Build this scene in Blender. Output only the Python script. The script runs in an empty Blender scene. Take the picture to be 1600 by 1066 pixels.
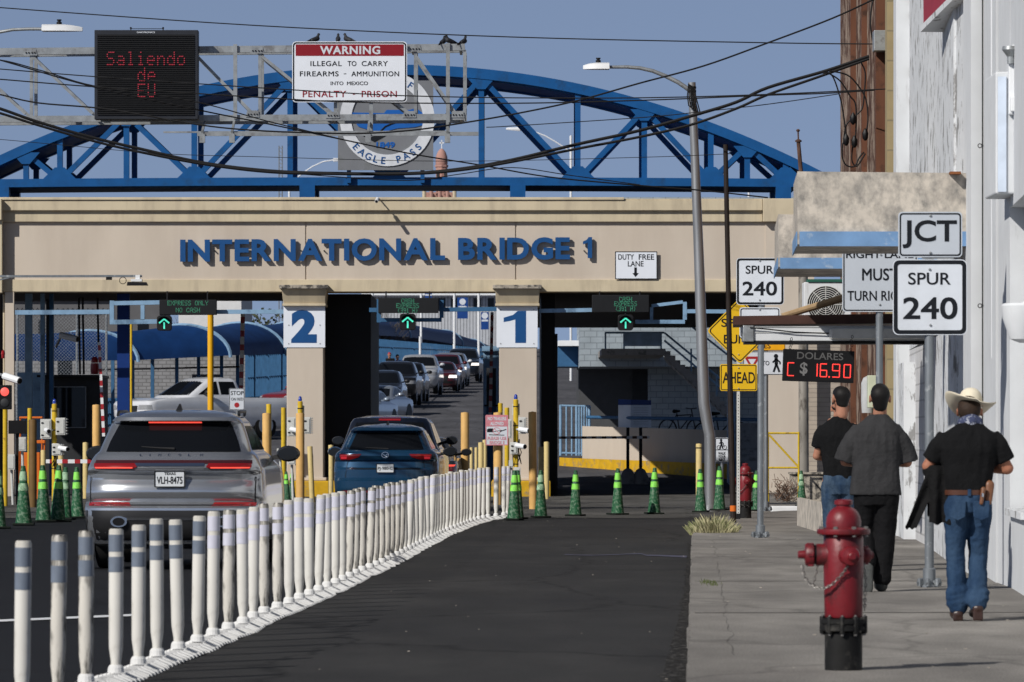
import bpy, bmesh, math, random
from mathutils import Vector, Matrix, noise
random.seed(7)
R = math.radians
SC = bpy.context.scene
COL = SC.collection
# ------------------------------------------------------------------ camera, sky, sun, exposure
F, H, HY = 8000.0, 1.42, 684.0            # focal length in photo pixels, eye height, horizon row
cam = bpy.data.cameras.new('camera'); cam_ob = bpy.data.objects.new('camera', cam); COL.objects.link(cam_ob)
cam_ob.location = (0, 0, H); cam_ob.rotation_euler = (R(90), 0, 0)
cam.sensor_width = 36; cam.lens = 36*F/1600; cam.shift_y = (HY-533)/1600
cam.dof.use_dof = True; cam.dof.focus_distance = 78; cam.dof.aperture_fstop = 11
cam.clip_start = 0.5; cam.clip_end = 9000
SC.camera = cam_ob
SUN = Vector((-1.0, -1.05, 1.0)).normalized()
w = bpy.data.worlds.new('World'); SC.world = w; w.use_nodes = True
nt = w.node_tree; nt.nodes.clear()
sky = nt.nodes.new('ShaderNodeTexSky'); sky.sky_type = 'NISHITA'; sky.sun_disc = False
sky.sun_elevation = math.asin(SUN.z); sky.sun_rotation = math.atan2(SUN.x, SUN.y)
sky.altitude = 200; sky.air_density = 1.3; sky.dust_density = 0.25; sky.ozone_density = 3.0
tcw = nt.nodes.new('ShaderNodeTexCoord'); va = nt.nodes.new('ShaderNodeVectorMath'); va.operation = 'ADD'; va.inputs[1].default_value = (0, 0, 0.30)
vn = nt.nodes.new('ShaderNodeVectorMath'); vn.operation = 'NORMALIZE'           # lifts the hazy brown band below the horizon
nt.links.new(tcw.outputs['Generated'], va.inputs[0]); nt.links.new(va.outputs[0], vn.inputs[0]); nt.links.new(vn.outputs[0], sky.inputs[0])
hs = nt.nodes.new('ShaderNodeHueSaturation'); hs.inputs['Saturation'].default_value = 0.75; hs.inputs['Value'].default_value = 1.0
mx = nt.nodes.new('ShaderNodeMix'); mx.data_type = 'RGBA'; mx.blend_type = 'MULTIPLY'; mx.inputs['Factor'].default_value = 1
mx.inputs['B'].default_value = (1.09, 1.11, 1.24, 1)
bg = nt.nodes.new('ShaderNodeBackground'); bg.inputs['Strength'].default_value = 0.077
wo = nt.nodes.new('ShaderNodeOutputWorld')
nt.links.new(sky.outputs[0], hs.inputs['Color']); nt.links.new(hs.outputs[0], mx.inputs['A'])
sx = nt.nodes.new('ShaderNodeSeparateXYZ'); nt.links.new(tcw.outputs['Generated'], sx.inputs[0])
mr = nt.nodes.new('ShaderNodeMapRange'); mr.inputs[1].default_value = .09; mr.inputs[2].default_value = .48; mr.inputs[3].default_value = 1.0; mr.inputs[4].default_value = .32   # hazy low sky, deeper towards the zenith
nt.links.new(sx.outputs[2], mr.inputs[0]); mg = nt.nodes.new('ShaderNodeVectorMath'); mg.operation = 'SCALE'
nt.links.new(mx.outputs['Result'], mg.inputs[0]); nt.links.new(mr.outputs[0], mg.inputs['Scale']); nt.links.new(mg.outputs[0], bg.inputs['Color']); nt.links.new(bg.outputs[0], wo.inputs[0])
sun = bpy.data.lights.new('sun', 'SUN'); sun.energy = 4.2; sun.angle = R(0.5); sun.color = (1, 0.955, 0.89)
sun_ob = bpy.data.objects.new('sun', sun); COL.objects.link(sun_ob)
sun_ob.rotation_euler = SUN.to_track_quat('Z', 'Y').to_euler(); sun_ob.location = (-60, -60, 60)
vs = SC.view_settings
vs.view_transform = 'Standard'; vs.look = 'None'; vs.gamma = 1; vs.exposure = 0.0; vs.use_curve_mapping = False
SC.render.engine = 'CYCLES'; SC.cycles.use_denoising = True
SC.cycles.max_bounces = 6

# ------------------------------------------------------------------ placing: photo pixel + depth -> metres
def X(px, d): return (px-800)*d/F
def Z(py, d): return H-(py-HY)*d/F
def W(px, py, d): return Vector((X(px, d), d, Z(py, d)))
def dep(py, z=0.0): return F*(H-z)/(py-HY)
KZ = 0.10                                 # pavement height
def kerb_x(d): return 1.021+0.0359*(d-29.7)
def wall_x(d): return 4.0+0.04*(d-40)
def ramp_z(d): return 0.030*max(0, min(d, 255)-130)+0.022*max(0, d-255)

# ------------------------------------------------------------------ mesh helpers
class MB:
    def __init__(s, org=(0, 0, 0)): s.bm = bmesh.new(); s.o = Vector(org)
    def v(s, p): return s.bm.verts.new(Vector(p)-s.o)
    def f(s, vs):
        try: return s.bm.faces.new(vs)
        except ValueError: return None
    def quad(s, a, b, c, d): return s.f([s.v(a), s.v(b), s.v(c), s.v(d)])
    def hexa(s, p):                       # p: 4 bottom then 4 top points
        q = [s.v(x) for x in p]
        for i in ((3,2,1,0),(4,5,6,7),(0,1,5,4),(1,2,6,5),(2,3,7,6),(3,0,4,7)): s.f([q[j] for j in i])
    def box(s, x0, x1, y0, y1, z0, z1):
        s.hexa([(x0,y0,z0),(x1,y0,z0),(x1,y1,z0),(x0,y1,z0),(x0,y0,z1),(x1,y0,z1),(x1,y1,z1),(x0,y1,z1)])
    def bar(s, a, b, w, h, up=(0,0,1)):   # square bar from a to b; w across, h along up
        a, b = Vector(a), Vector(b); d = (b-a).normalized(); u = Vector(up)
        sd = d.cross(u)
        if sd.length < 1e-4: sd = d.cross(Vector((0,1,0)))
        sd.normalize(); u = sd.cross(d).normalized(); sd *= w/2; u *= h/2
        s.hexa([a-sd-u, a+sd-u, b+sd-u, b-sd-u, a-sd+u, a+sd+u, b+sd+u, b-sd+u])
    def ring(s, c, u, v, n, ph=0): return [s.v(Vector(c)+u*math.cos(ph+2*math.pi*i/n)+v*math.sin(ph+2*math.pi*i/n)) for i in range(n)]
    def skin(s, r0, r1):
        n = len(r0)
        for i in range(n): s.f([r0[i], r0[(i+1)%n], r1[(i+1)%n], r1[i]])
    def tube(s, pts, r, n=8, cap=True):   # r: number or list
        pts = [Vector(p) for p in pts]; rings = []; k = len(pts)
        ref = Vector((0.31, 0.87, 0.4)).normalized()
        for i, p in enumerate(pts):
            d = (pts[min(i+1, k-1)]-pts[max(i-1, 0)]).normalized()
            if i == 0:
                u = d.cross(ref)
                if u.length < .1: u = d.cross(Vector((1,0,0)))
                u.normalize()
            else: u = (u-d*u.dot(d)).normalized()
            v = d.cross(u); rr = r[i] if isinstance(r, (list, tuple)) else r
            rings.append(s.ring(p, u*rr, v*rr, n))
        for a, b in zip(rings, rings[1:]): s.skin(a, b)
        if cap: s.f(rings[0][::-1]); s.f(rings[-1])
    def lathe(s, prof, c=(0,0,0), n=16, axis='z', sx=1, sy=1):   # prof: (radius, height)
        c = Vector(c)
        ax = {'z': (Vector((1,0,0)), Vector((0,1,0)), Vector((0,0,1))), 'x': (Vector((0,1,0)), Vector((0,0,1)), Vector((1,0,0))),
              'y': (Vector((0,0,1)), Vector((1,0,0)), Vector((0,1,0)))}[axis] if isinstance(axis, str) else axis
        rings = [s.ring(c+ax[2]*h, ax[0]*max(r, 1e-4)*sx, ax[1]*max(r, 1e-4)*sy, n) for r, h in prof]
        for a, b in zip(rings, rings[1:]): s.skin(a, b)
        s.f(rings[0][::-1]); s.f(rings[-1])
    def prism(s, poly, y0, y1):           # poly of (x, z), front at y0
        a = [s.v((x, y0, z)) for x, z in poly]; b = [s.v((x, y1, z)) for x, z in poly]
        s.f(a); s.f(b[::-1]); n = len(a)
        for i in range(n): s.f([a[i], b[i], b[(i+1)%n], a[(i+1)%n]])
    def frame(s, outer, inner, y0, y1):   # flat ring between two loops of (x, z)
        n = len(outer)
        L = [[s.v((x, y, z)) for x, z in lp] for y in (y0, y1) for lp in (outer, inner)]
        for i in range(n):
            j = (i+1)%n
            s.f([L[0][i], L[0][j], L[1][j], L[1][i]]); s.f([L[2][i], L[3][i], L[3][j], L[2][j]])
            s.f([L[0][i], L[2][i], L[2][j], L[0][j]]); s.f([L[1][i], L[1][j], L[3][j], L[3][i]])
    def grid(s, fn, nu, nv):
        g = [[s.v(fn(i/nu, j/nv)) for j in range(nv+1)] for i in range(nu+1)]
        for i in range(nu):
            for j in range(nv): s.f([g[i][j], g[i+1][j], g[i+1][j+1], g[i][j+1]])
    def cap(s, a, b, r0, r1, n=12, sx=1, sy=1, up=None):        # tapered capsule
        a, b = Vector(a), Vector(b); d = b-a; L = d.length; d.normalize()
        u = (Vector(up) if up else Vector((0,1,0)))
        u = u-d*u.dot(d)
        if u.length < 1e-3: u = Vector((1,0,0))-d*d.x
        u.normalize(); v = d.cross(u)
        prof = [(r0*math.sin(t), -r0*math.cos(t)) for t in (0.02, .4, .8, 1.2)]+[(r0, 0), (r1, L)]+[(r1*math.cos(t), L+r1*math.sin(t)) for t in (.4, .8, 1.2, 1.55)]
        s.lathe(prof, a, n, (u, v, d), sy, sx)
    def ell(s, c, rx, ry, rz, n=14, m=9):
        s.lathe([(math.sin(math.pi*i/m) if 0 < i < m else .001, -rz*math.cos(math.pi*i/m)) for i in range(m+1)], c, n, 'z', rx, ry)
    def build(s, name, mat, parent=None, smooth=False, bevel=0, ang=35):
        bm = s.bm
        bmesh.ops.recalc_face_normals(bm, faces=bm.faces[:])
        me = bpy.data.meshes.new(name); bm.to_mesh(me); bm.free()
        if smooth:
            me.polygons.foreach_set('use_smooth', [True]*len(me.polygons))
            me.set_sharp_from_angle(angle=R(ang))
        if mat: me.materials.append(mat)
        return link(name, me, parent, bevel)
def link(name, me, parent=None, bevel=0):
    o = bpy.data.objects.new(name, me); COL.objects.link(o)
    if parent: o.parent = parent
    if bevel:
        m = o.modifiers.new('bevel', 'BEVEL'); m.width = bevel; m.segments = 2; m.limit_method = 'ANGLE'
    return o
def tag(o, label, cat, group=None, kind=None):
    if label: o['label'] = label
    if cat: o['category'] = cat
    if group: o['group'] = group
    if kind: o['kind'] = kind
    return o
def thing(name, label, cat, loc=(0,0,0), rz=0, group=None):
    o = bpy.data.objects.new(name, None); COL.objects.link(o); o.empty_display_size = .2
    o.location = loc; o.rotation_euler = (0, 0, rz)
    return tag(o, label, cat, group)
KIDS = {}
def copy_tree(o, parent=None):
    c = o.copy(); COL.objects.link(c)
    if parent: c.parent = parent
    for ch in list(o.children): copy_tree(ch, c)
    return c
def structure(o): o['kind'] = 'structure'; return o
def rr(cx, cz, w, h, r, n=4):             # rounded rectangle of (x, z)
    out = []
    for sx, sz, a0 in ((1,1,0),(-1,1,90),(-1,-1,180),(1,-1,270)):
        for i in range(n+1):
            a = R(a0+90*i/n); out.append((cx+sx*(w/2-r)+r*math.cos(a), cz+sz*(h/2-r)+r*math.sin(a)))
    return out
ORD = ['first','second','third','fourth','fifth','sixth','seventh','eighth','ninth','tenth','eleventh','twelfth','thirteenth','fourteenth','fifteenth','sixteenth','seventeenth','eighteenth','nineteenth']
def ordinal(n):                            # 1-based
    if n < 20: return ORD[n-1]
    t = {2:'twent',3:'thirt',4:'fort',5:'fift',6:'sixt',7:'sevent'}[n//10]
    return t+'ieth' if n % 10 == 0 else t+'y-'+ORD[n%10-1]

# ------------------------------------------------------------------ lettering
def text_mesh(body, bold=0.0, spacing=1.0, lines=1.0):
    c = bpy.data.curves.new('lettering', 'FONT'); c.body = body; c.size = 1; fat = bold if ('M' in body or '4' in body) else 0; c.offset = 0 if fat else bold; c.space_character = spacing
    c.space_line = lines; c.align_x = 'CENTER'; c.extrude = 0.5; c.resolution_u = 4
    o = bpy.data.objects.new('lettering', c); COL.objects.link(o)
    bpy.context.view_layer.update()
    me = bpy.data.meshes.new_from_object(o.evaluated_get(bpy.context.evaluated_depsgraph_get()))
    bpy.data.objects.remove(o); bpy.data.curves.remove(c)
    if fat:                                  # these glyphs break when offset: thicken them with shifted copies
        b = bmesh.new()
        for dx, dy in ((1,1),(1,-1),(-1,1),(-1,-1)):
            n0 = len(b.verts); b.from_mesh(me); b.verts.ensure_lookup_table()
            for v in b.verts[n0:]: v.co.x += dx*fat; v.co.y += dy*fat; v.co.z += .02*(dx+2*dy)
        b.to_mesh(me); b.free()
    return me
def text(name, body, x0, x1, z0, z1, y, mat, parent=None, org=(0,0,0), thick=.003, bold=0.0, spacing=1.0, keep=False, slope=0, lines=1.0):
    """lettering that fills the rectangle x0..x1, z0..z1 and faces the camera (-y)"""
    me = text_mesh(body, bold, spacing, lines)
    xs = [v.co.x for v in me.vertices]; ys = [v.co.y for v in me.vertices]
    a, b, c, d = min(xs), max(xs), min(ys), max(ys)
    kx, kz = (x1-x0)/(b-a), (z1-z0)/(d-c)
    if keep: kx = min(kx, kz)
    for v in me.vertices:
        p = v.co.copy(); xx = (x0+x1)/2+(p.x-(a+b)/2)*kx
        v.co = (xx-org[0], y-(p.z+.5)*thick-org[1], z0+(p.y-c)*kz+slope*(xx-x0)-org[2])
    me.materials.clear(); me.materials.append(mat); me.name = name
    return link(name, me, parent)
FONT5 = {'S':'01111 10000 10000 01110 00001 00001 11110','a':'00000 00000 01110 00001 01111 10001 01111','l':'01100 00100 00100 00100 00100 00100 01110','i':'00100 00000 01100 00100 00100 00100 01110',
'e':'00000 00000 01110 10001 11111 10000 01110','n':'00000 00000 10110 11001 10001 10001 10001','d':'00001 00001 01101 10011 10001 10001 01111','o':'00000 00000 01110 10001 10001 10001 01110',
'E':'11111 10000 10000 11110 10000 10000 11111','U':'10001 10001 10001 10001 10001 10001 01110','X':'10001 10001 01010 00100 01010 10001 10001','P':'11110 10001 10001 11110 10000 10000 10000',
'R':'11110 10001 10001 11110 10100 10010 10001','O':'01110 10001 10001 10001 10001 10001 01110','N':'10001 11001 10101 10011 10001 10001 10001','L':'10000 10000 10000 10000 10000 10000 11111',
'Y':'10001 10001 01010 00100 00100 00100 00100','C':'01110 10001 10000 10000 10000 10001 01110','A':'01110 10001 10001 11111 10001 10001 10001','H':'10001 10001 10001 11111 10001 10001 10001',
'1':'00100 01100 00100 00100 00100 00100 01110','2':'01110 10001 00001 00010 00100 01000 11111','3':'11110 00001 00001 01110 00001 00001 11110','9':'01110 10001 10001 01111 00001 00001 01110','(':'00010 00100 01000 01000 01000 00100 00010',')':'01000 00100 00010 00010 00010 00100 01000',
'T':'11111 00100 00100 00100 00100 00100 00100','M':'10001 11011 10101 10101 10001 10001 10001',' ':'00000 '*7, '6':'00110 01000 10000 11110 10001 10001 01110','0':'01110 10001 10011 10101 11001 10001 01110','.':'00000 00000 00000 00000 00000 01100 01100'}
def dots(mb, body, cx, z_top, pitch_x, pitch_z, y, size, adv=6):
    n = len(body); x0 = cx-(n*adv-(adv-5)-1)*pitch_x/2
    for k, ch in enumerate(body):
        for r, row in enumerate(FONT5[ch].split()):
            for c, b in enumerate(row):
                if b == '1':
                    px, pz = x0+(k*adv+c)*pitch_x, z_top-r*pitch_z
                    mb.box(px-size/2, px+size/2, y-.004, y, pz-size/2, pz+size/2)

# ------------------------------------------------------------------ materials
MATS = {}
def mat(name, col, rough=.6, metal=0, var=.12, scale=4, stretch=(1,1,1), dirt=None, dirt_amt=.35, dirt_scale=2.0, dirt_stretch=(1,1,1), bump=0, bscale=40, coat=0, spec=None, detail=6, sharp=.12):
    if name in MATS: return MATS[name]
    m = bpy.data.materials.new(name); m.use_nodes = True; t = m.node_tree; N = t.nodes; L = t.links
    p = N['Principled BSDF']; p.inputs['Roughness'].default_value = rough; p.inputs['Metallic'].default_value = metal
    if spec is None and rough >= .5 and not metal: spec = .22
    if spec is not None: p.inputs['Specular IOR Level'].default_value = spec
    if coat: p.inputs['Coat Weight'].default_value = coat; p.inputs['Coat Roughness'].default_value = .05
    tc = N.new('ShaderNodeTexCoord')
    def nz(sc, st, det, rg=.55):
        mp = N.new('ShaderNodeMapping'); mp.inputs['Scale'].default_value = st; L.new(tc.outputs['Object'], mp.inputs[0])
        n = N.new('ShaderNodeTexNoise'); n.inputs['Scale'].default_value = sc; n.inputs['Detail'].default_value = det; n.inputs['Roughness'].default_value = rg
        L.new(mp.outputs[0], n.inputs[0]); return n
    base = None
    if var:
        n = nz(scale, stretch, detail); r = N.new('ShaderNodeValToRGB'); e = r.color_ramp.elements
        e[0].position = .3; e[1].position = .7
        e[0].color = [c*(1-var) for c in col]+[1]; e[1].color = [min(1, c*(1+var)) for c in col]+[1]
        L.new(n.outputs[0], r.inputs[0]); base = r.outputs[0]
    else: p.inputs['Base Color'].default_value = list(col)+[1]
    if dirt:
        n2 = nz(dirt_scale, dirt_stretch, 8, .65); r2 = N.new('ShaderNodeValToRGB'); e = r2.color_ramp.elements
        e[0].position = .70-.36*dirt_amt-sharp/2; e[1].position = e[0].position+sharp
        e[0].color = (0,0,0,1); e[1].color = (1,1,1,1); L.new(n2.outputs[0], r2.inputs[0])
        mm = N.new('ShaderNodeMix'); mm.data_type = 'RGBA'; L.new(r2.outputs[0], mm.inputs['Factor'])
        if base: L.new(base, mm.inputs['A'])
        else: mm.inputs['A'].default_value = list(col)+[1]
        mm.inputs['B'].default_value = list(dirt)+[1]; base = mm.outputs['Result']
    if base: L.new(base, p.inputs['Base Color'])
    if bump:
        n3 = nz(bscale, (1,1,1), 4); b = N.new('ShaderNodeBump'); b.inputs['Strength'].default_value = bump; b.inputs['Distance'].default_value = .02
        L.new(n3.outputs[0], b.inputs['Height']); L.new(b.outputs[0], p.inputs['Normal'])
    MATS[name] = m; return m
def emit(name, col, strength):
    if name in MATS: return MATS[name]
    m = bpy.data.materials.new(name); m.use_nodes = True; p = m.node_tree.nodes['Principled BSDF']
    p.inputs['Base Color'].default_value = [c*.3 for c in col]+[1]; p.inputs['Emission Color'].default_value = list(col)+[1]; p.inputs['Emission Strength'].default_value = strength
    MATS[name] = m; return m
def glass_mat(name, col=(.006,.007,.009), rough=.05):
    if name in MATS: return MATS[name]
    m = bpy.data.materials.new(name); m.use_nodes = True; p = m.node_tree.nodes['Principled BSDF']
    p.inputs['Base Color'].default_value = list(col)+[1]; p.inputs['Roughness'].default_value = rough; p.inputs['IOR'].default_value = 1.28
    MATS[name] = m; return m
def brick_mat(name, c1, c2, mortar, bw=.4, bh=.2, axis=0, ms=.012, rough=.8):
    m = bpy.data.materials.new(name); m.use_nodes = True; t = m.node_tree; N = t.nodes; L = t.links; p = N['Principled BSDF']; p.inputs['Roughness'].default_value = rough
    tc = N.new('ShaderNodeTexCoord'); sp = N.new('ShaderNodeSeparateXYZ'); cb = N.new('ShaderNodeCombineXYZ')
    L.new(tc.outputs['Object'], sp.inputs[0]); L.new(sp.outputs[axis], cb.inputs[0]); L.new(sp.outputs[2], cb.inputs[1])
    b = N.new('ShaderNodeTexBrick'); b.inputs['Scale'].default_value = 1; b.inputs['Brick Width'].default_value = bw; b.inputs['Row Height'].default_value = bh; b.inputs['Mortar Size'].default_value = ms
    b.inputs['Color1'].default_value = list(c1)+[1]; b.inputs['Color2'].default_value = list(c2)+[1]; b.inputs['Mortar'].default_value = list(mortar)+[1]
    L.new(cb.outputs[0], b.inputs[0])
    n = N.new('ShaderNodeTexNoise'); n.inputs['Scale'].default_value = 3; n.inputs['Detail'].default_value = 6; L.new(tc.outputs['Object'], n.inputs[0])
    r = N.new('ShaderNodeMapRange'); r.inputs[3].default_value = .75; r.inputs[4].default_value = 1.2; L.new(n.outputs[0], r.inputs[0])
    mm = N.new('ShaderNodeMix'); mm.data_type = 'RGBA'; mm.blend_type = 'MULTIPLY'; mm.inputs['Factor'].default_value = 1
    L.new(b.outputs[0], mm.inputs['A']); L.new(r.outputs[0], mm.inputs['B']); L.new(mm.outputs['Result'], p.inputs['Base Color'])
    bp = N.new('ShaderNodeBump'); bp.inputs['Strength'].default_value = .4; bp.inputs['Distance'].default_value = .01; bp.invert = True
    L.new(b.outputs['Fac'], bp.inputs['Height']); L.new(bp.outputs[0], p.inputs['Normal'])
    MATS[name] = m; return m

M = {}
M['beige'] = mat('beige_stucco', (.56,.49,.41), .85, 0, .07, .8, (1,1,.5), dirt=(.47,.40,.33), dirt_amt=.3, dirt_scale=.5, dirt_stretch=(1.5,1,.25), sharp=.4, bump=.15, bscale=60)
M['tan'] = mat('tan_stucco', (.57,.49,.35), .85, 0, .08, 1, (1,1,1), dirt=(.40,.34,.25), dirt_amt=.22, dirt_scale=1.6, dirt_stretch=(2,1,.4), sharp=.3, bump=.15, bscale=60)
M['grime'] = mat('weathered_stone', (.40,.36,.30), .9, 0, .2, 4, dirt=(.08,.075,.07), dirt_amt=.5, dirt_scale=6, sharp=.12)
M['blue'] = mat('truss_blue', (.006,.080,.25), .5, 0, .12, 3, dirt=(.010,.06,.17), dirt_amt=.25, dirt_scale=2)
M['letter_blue'] = mat('letter_blue', (.006,.068,.22), .4, 0, .05)
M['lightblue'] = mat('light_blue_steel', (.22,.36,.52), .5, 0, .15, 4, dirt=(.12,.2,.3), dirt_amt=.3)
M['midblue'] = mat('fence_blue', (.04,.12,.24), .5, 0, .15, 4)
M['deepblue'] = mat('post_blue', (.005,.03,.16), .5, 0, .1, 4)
M['canvas'] = mat('blue_canvas', (.006,.035,.13), .6, 0, .18, 2, bump=.4, bscale=5)
M['galv'] = mat('galvanised_steel', (.33,.35,.36), .45, .5, .2, 6, dirt=(.22,.22,.22), dirt_amt=.3, dirt_scale=5)
M['pole'] = mat('pole_steel', (.34,.35,.36), .42, .7, .2, 8, (1,1,.1))
M['signpole'] = mat('sign_pole_steel', (.20,.22,.24), .5, .5, .2, 8, (1,1,.3), dirt=(.45,.47,.48), dirt_amt=.16, dirt_scale=9)
M['dark'] = mat('dark_metal', (.012,.012,.014), .5, 0, .2)
M['black'] = mat('black_paint', (.006,.006,.007), .5, 0, .1)
M['charcoal'] = mat('charcoal_panel', (.03,.032,.036), .6, 0, .15)
M['white'] = mat('white_sign', (.62,.66,.72), .45, 0, .03, 3, dirt=(.5,.53,.57), dirt_amt=.2, sharp=.3)
M['signbright'] = mat('bright_sign_white', (.74,.78,.85), .45, 0, .03, 3)
M['whitepaint'] = mat('white_paint', (.74,.76,.78), .5, 0, .05)
M['signblack'] = mat('sign_black', (.008,.01,.014), .5, 0, 0)
M['signred'] = mat('sign_red', (.24,.012,.022), .5, 0, .05)
M['signyellow'] = mat('sign_yellow', (.74,.46,.006), .45, 0, .05, 3)
M['pink'] = mat('faded_red', (.58,.22,.26), .6, 0, .15, 12)
M['yellow'] = mat('post_yellow', (.62,.42,.03), .5, 0, .15, 6, dirt=(.35,.22,.03), dirt_amt=.25, dirt_scale=6)
M['amber'] = mat('bollard_amber', (.66,.40,.14), .55, 0, .10, 5, dirt=(.45,.27,.09), dirt_amt=.2, dirt_scale=5, dirt_stretch=(1,1,.3), sharp=.3)
M['cream'] = mat('bollard_cream', (.62,.49,.22), .55, 0, .12, 5, dirt=(.38,.28,.14), dirt_amt=.25, dirt_scale=5)
M['kerbyellow'] = mat('kerb_yellow', (.58,.34,.015), .7, 0, .15, 5, dirt=(.30,.22,.12), dirt_amt=.3, dirt_scale=4)
M['concrete'] = mat('old_concrete', (.30,.29,.28), .9, 0, .18, 3, dirt=(.16,.155,.15), dirt_amt=.35, dirt_scale=3)
M['led_board'] = mat('led_board', (.012,.013,.015), .55, 0, .1)
M['rubber'] = mat('tyre_rubber', (.012,.012,.012), .8, 0, .15)
M['rim'] = mat('alloy_rim', (.45,.46,.48), .3, .9, .05)
M['chrome'] = mat('chrome', (.75,.77,.8), .12, 1, 0)
M['blackplastic'] = mat('black_plastic', (.012,.012,.013), .45, 0, .1)
M['glass'] = glass_mat('dark_glass')
M['redlens'] = mat('red_lens', (.20,.006,.008), .15, 0, 0, coat=1)
M['redlit'] = emit('lit_red_lens', (1,.09,.06), 1.1)
M['redled'] = emit('red_led', (1,.05,.04), 1.5)
M['dimred'] = emit('dim_red_led', (.75,.04,.08), .30)
M['green_led'] = emit('green_led', (.10,.55,.32), .55)
M['arrow'] = emit('green_arrow', (.10,.9,.62), .95)
M['lamp_red'] = emit('red_signal', (1,.12,.10), 1.0)
M['headlamp'] = emit('headlamp', (1,.92,.85), 1.6)
M['skin'] = mat('skin', (.36,.17,.11), .55, 0, .08, 20)
M['hair'] = mat('black_hair', (.009,.008,.008), .6, 0, .3, 60)
M['grey_metal'] = mat('grey_cabinet', (.55,.56,.54), .5, 0, .08, 8, dirt=(.38,.38,.36), dirt_amt=.2)
M['orange'] = mat('orange_paint', (.65,.15,.02), .5, 0, .1)
M['red'] = mat('red_paint', (.35,.015,.02), .4, 0, .1)
M['brown_metal'] = mat('brown_metal', (.07,.035,.028), .55, 0, .2, 4)
M['rope'] = mat('cable_black', (.008,.008,.009), .6, 0, .1)
# ------------------------------------------------------------------ ground, roads, pavement
def road_mat(name, col, var=.25, blot=(.02,.02,.022), amt=.35, bump=.5, st=(1,.35,1), crack=.45):
    m = mat(name, col, .85, 0, var, 1.2, st, dirt=blot, dirt_amt=amt, dirt_scale=.5, dirt_stretch=st, bump=bump, bscale=90, sharp=.4)
    t = m.node_tree; N = t.nodes; L = t.links; p = N['Principled BSDF']; src = p.inputs['Base Color'].links[0].from_socket
    tc = N.new('ShaderNodeTexCoord'); n = N.new('ShaderNodeTexNoise'); n.inputs['Scale'].default_value = 70; n.inputs['Detail'].default_value = 3; L.new(tc.outputs['Object'], n.inputs[0])
    r = N.new('ShaderNodeMapRange'); r.inputs[1].default_value = .3; r.inputs[2].default_value = .7; r.inputs[3].default_value = .6; r.inputs[4].default_value = 1.45; L.new(n.outputs[0], r.inputs[0])
    mm = N.new('ShaderNodeMix'); mm.data_type = 'RGBA'; mm.blend_type = 'MULTIPLY'; mm.inputs['Factor'].default_value = 1
    L.new(src, mm.inputs['A']); L.new(r.outputs[0], mm.inputs['B'])
    # thin cracks
    v = N.new('ShaderNodeTexVoronoi'); v.feature = 'DISTANCE_TO_EDGE'; v.inputs['Scale'].default_value = .45
    mp = N.new('ShaderNodeMapping'); mp.inputs['Scale'].default_value = (1,.4,1); n4 = N.new('ShaderNodeTexNoise'); n4.inputs['Scale'].default_value = 1.5; n4.inputs['Detail'].default_value = 5
    L.new(tc.outputs['Object'], n4.inputs[0]); ad = N.new('ShaderNodeMix'); ad.data_type = 'RGBA'; ad.inputs['Factor'].default_value = .35
    L.new(tc.outputs['Object'], ad.inputs['A']); L.new(n4.outputs['Color'], ad.inputs['B']); L.new(ad.outputs['Result'], mp.inputs[0]); L.new(mp.outputs[0], v.inputs['Vector'])
    r2 = N.new('ShaderNodeMapRange'); r2.inputs[1].default_value = 0; r2.inputs[2].default_value = .012; r2.inputs[3].default_value = crack; r2.inputs[4].default_value = 1; L.new(v.outputs['Distance'], r2.inputs[0])
    m2 = N.new('ShaderNodeMix'); m2.data_type = 'RGBA'; m2.blend_type = 'MULTIPLY'; m2.inputs['Factor'].default_value = 1
    L.new(mm.outputs['Result'], m2.inputs['A']); L.new(r2.outputs[0], m2.inputs['B']); L.new(m2.outputs['Result'], p.inputs['Base Color'])
    return m
M['road'] = road_mat('asphalt', (.038,.037,.036), .28, (.021,.021,.022), .52)
M['road_dark'] = road_mat('dark_asphalt', (.011,.012,.015), .2, (.008,.009,.012), .4)  # darker, bluer asphalt for the lanes left of the delineators
M['road_old'] = road_mat('worn_asphalt', (.06,.058,.055), .3, (.15,.145,.135), .32)
M['deck'] = road_mat('bridge_deck', (.10,.10,.11), .25, (.05,.05,.055), .4)
M['pave'] = road_mat('pavement_concrete', (.25,.236,.217), .30, (.128,.120,.112), .46, .4, (1.1,.42,1), .72)
M['pave2'] = road_mat('kerb_concrete', (.20,.185,.17), .35, (.05,.047,.044), .45, .6)
M['dirt'] = mat('bare_ground', (.16,.13,.10), .95, 0, .25, .05)

b = MB(); b.quad((-2500,-300,-.05),(2500,-300,-.05),(2500,5000,-.05),(-2500,5000,-.05)); structure(b.build('ground', M['dirt']))
# delineator base line (photo pixels of the post feet) -> world x as a function of depth
DL = [(34,1116,26.3),(88,0,27.4),(135,0,28.6),(180,0,29.7),(216,1052,0),(245,1039,0),(275,1028,0),(304,1017,0),(331,1005,0),(355,995,0),(380,985,0),(404,971,0),(423,964,0),(443,956,0),(460,949,0),(475,942,0),(490,936,0),(504,929,0),(519,923,0),(533,916,0),(547,909,0),(558,903,0),(578,895,0),(598,886,0),(625,872,0),(651,858,0),(673,847,0),(691,837,0),(710,830,0),(729,822,0),(745,817,0),(762,813,0),(777,811,0),(792,809,0)]
DLP = []
for px, py, d in DL:
    d = d or dep(py)
    DLP.append((d, X(px, d)))
def delin_x(d):
    if d <= DLP[0][0]: return DLP[0][1]+.045*(d-DLP[0][0])
    for (a, xa), (c, xc) in zip(DLP, DLP[1:]):
        if d <= c: return xa+(xc-xa)*(d-a)/(c-a)
    return DLP[-1][1]
b = MB()
ds = [-30, 0, 20, 29.7, 40, 50, 60, 70, 80, 90, 104]
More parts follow.
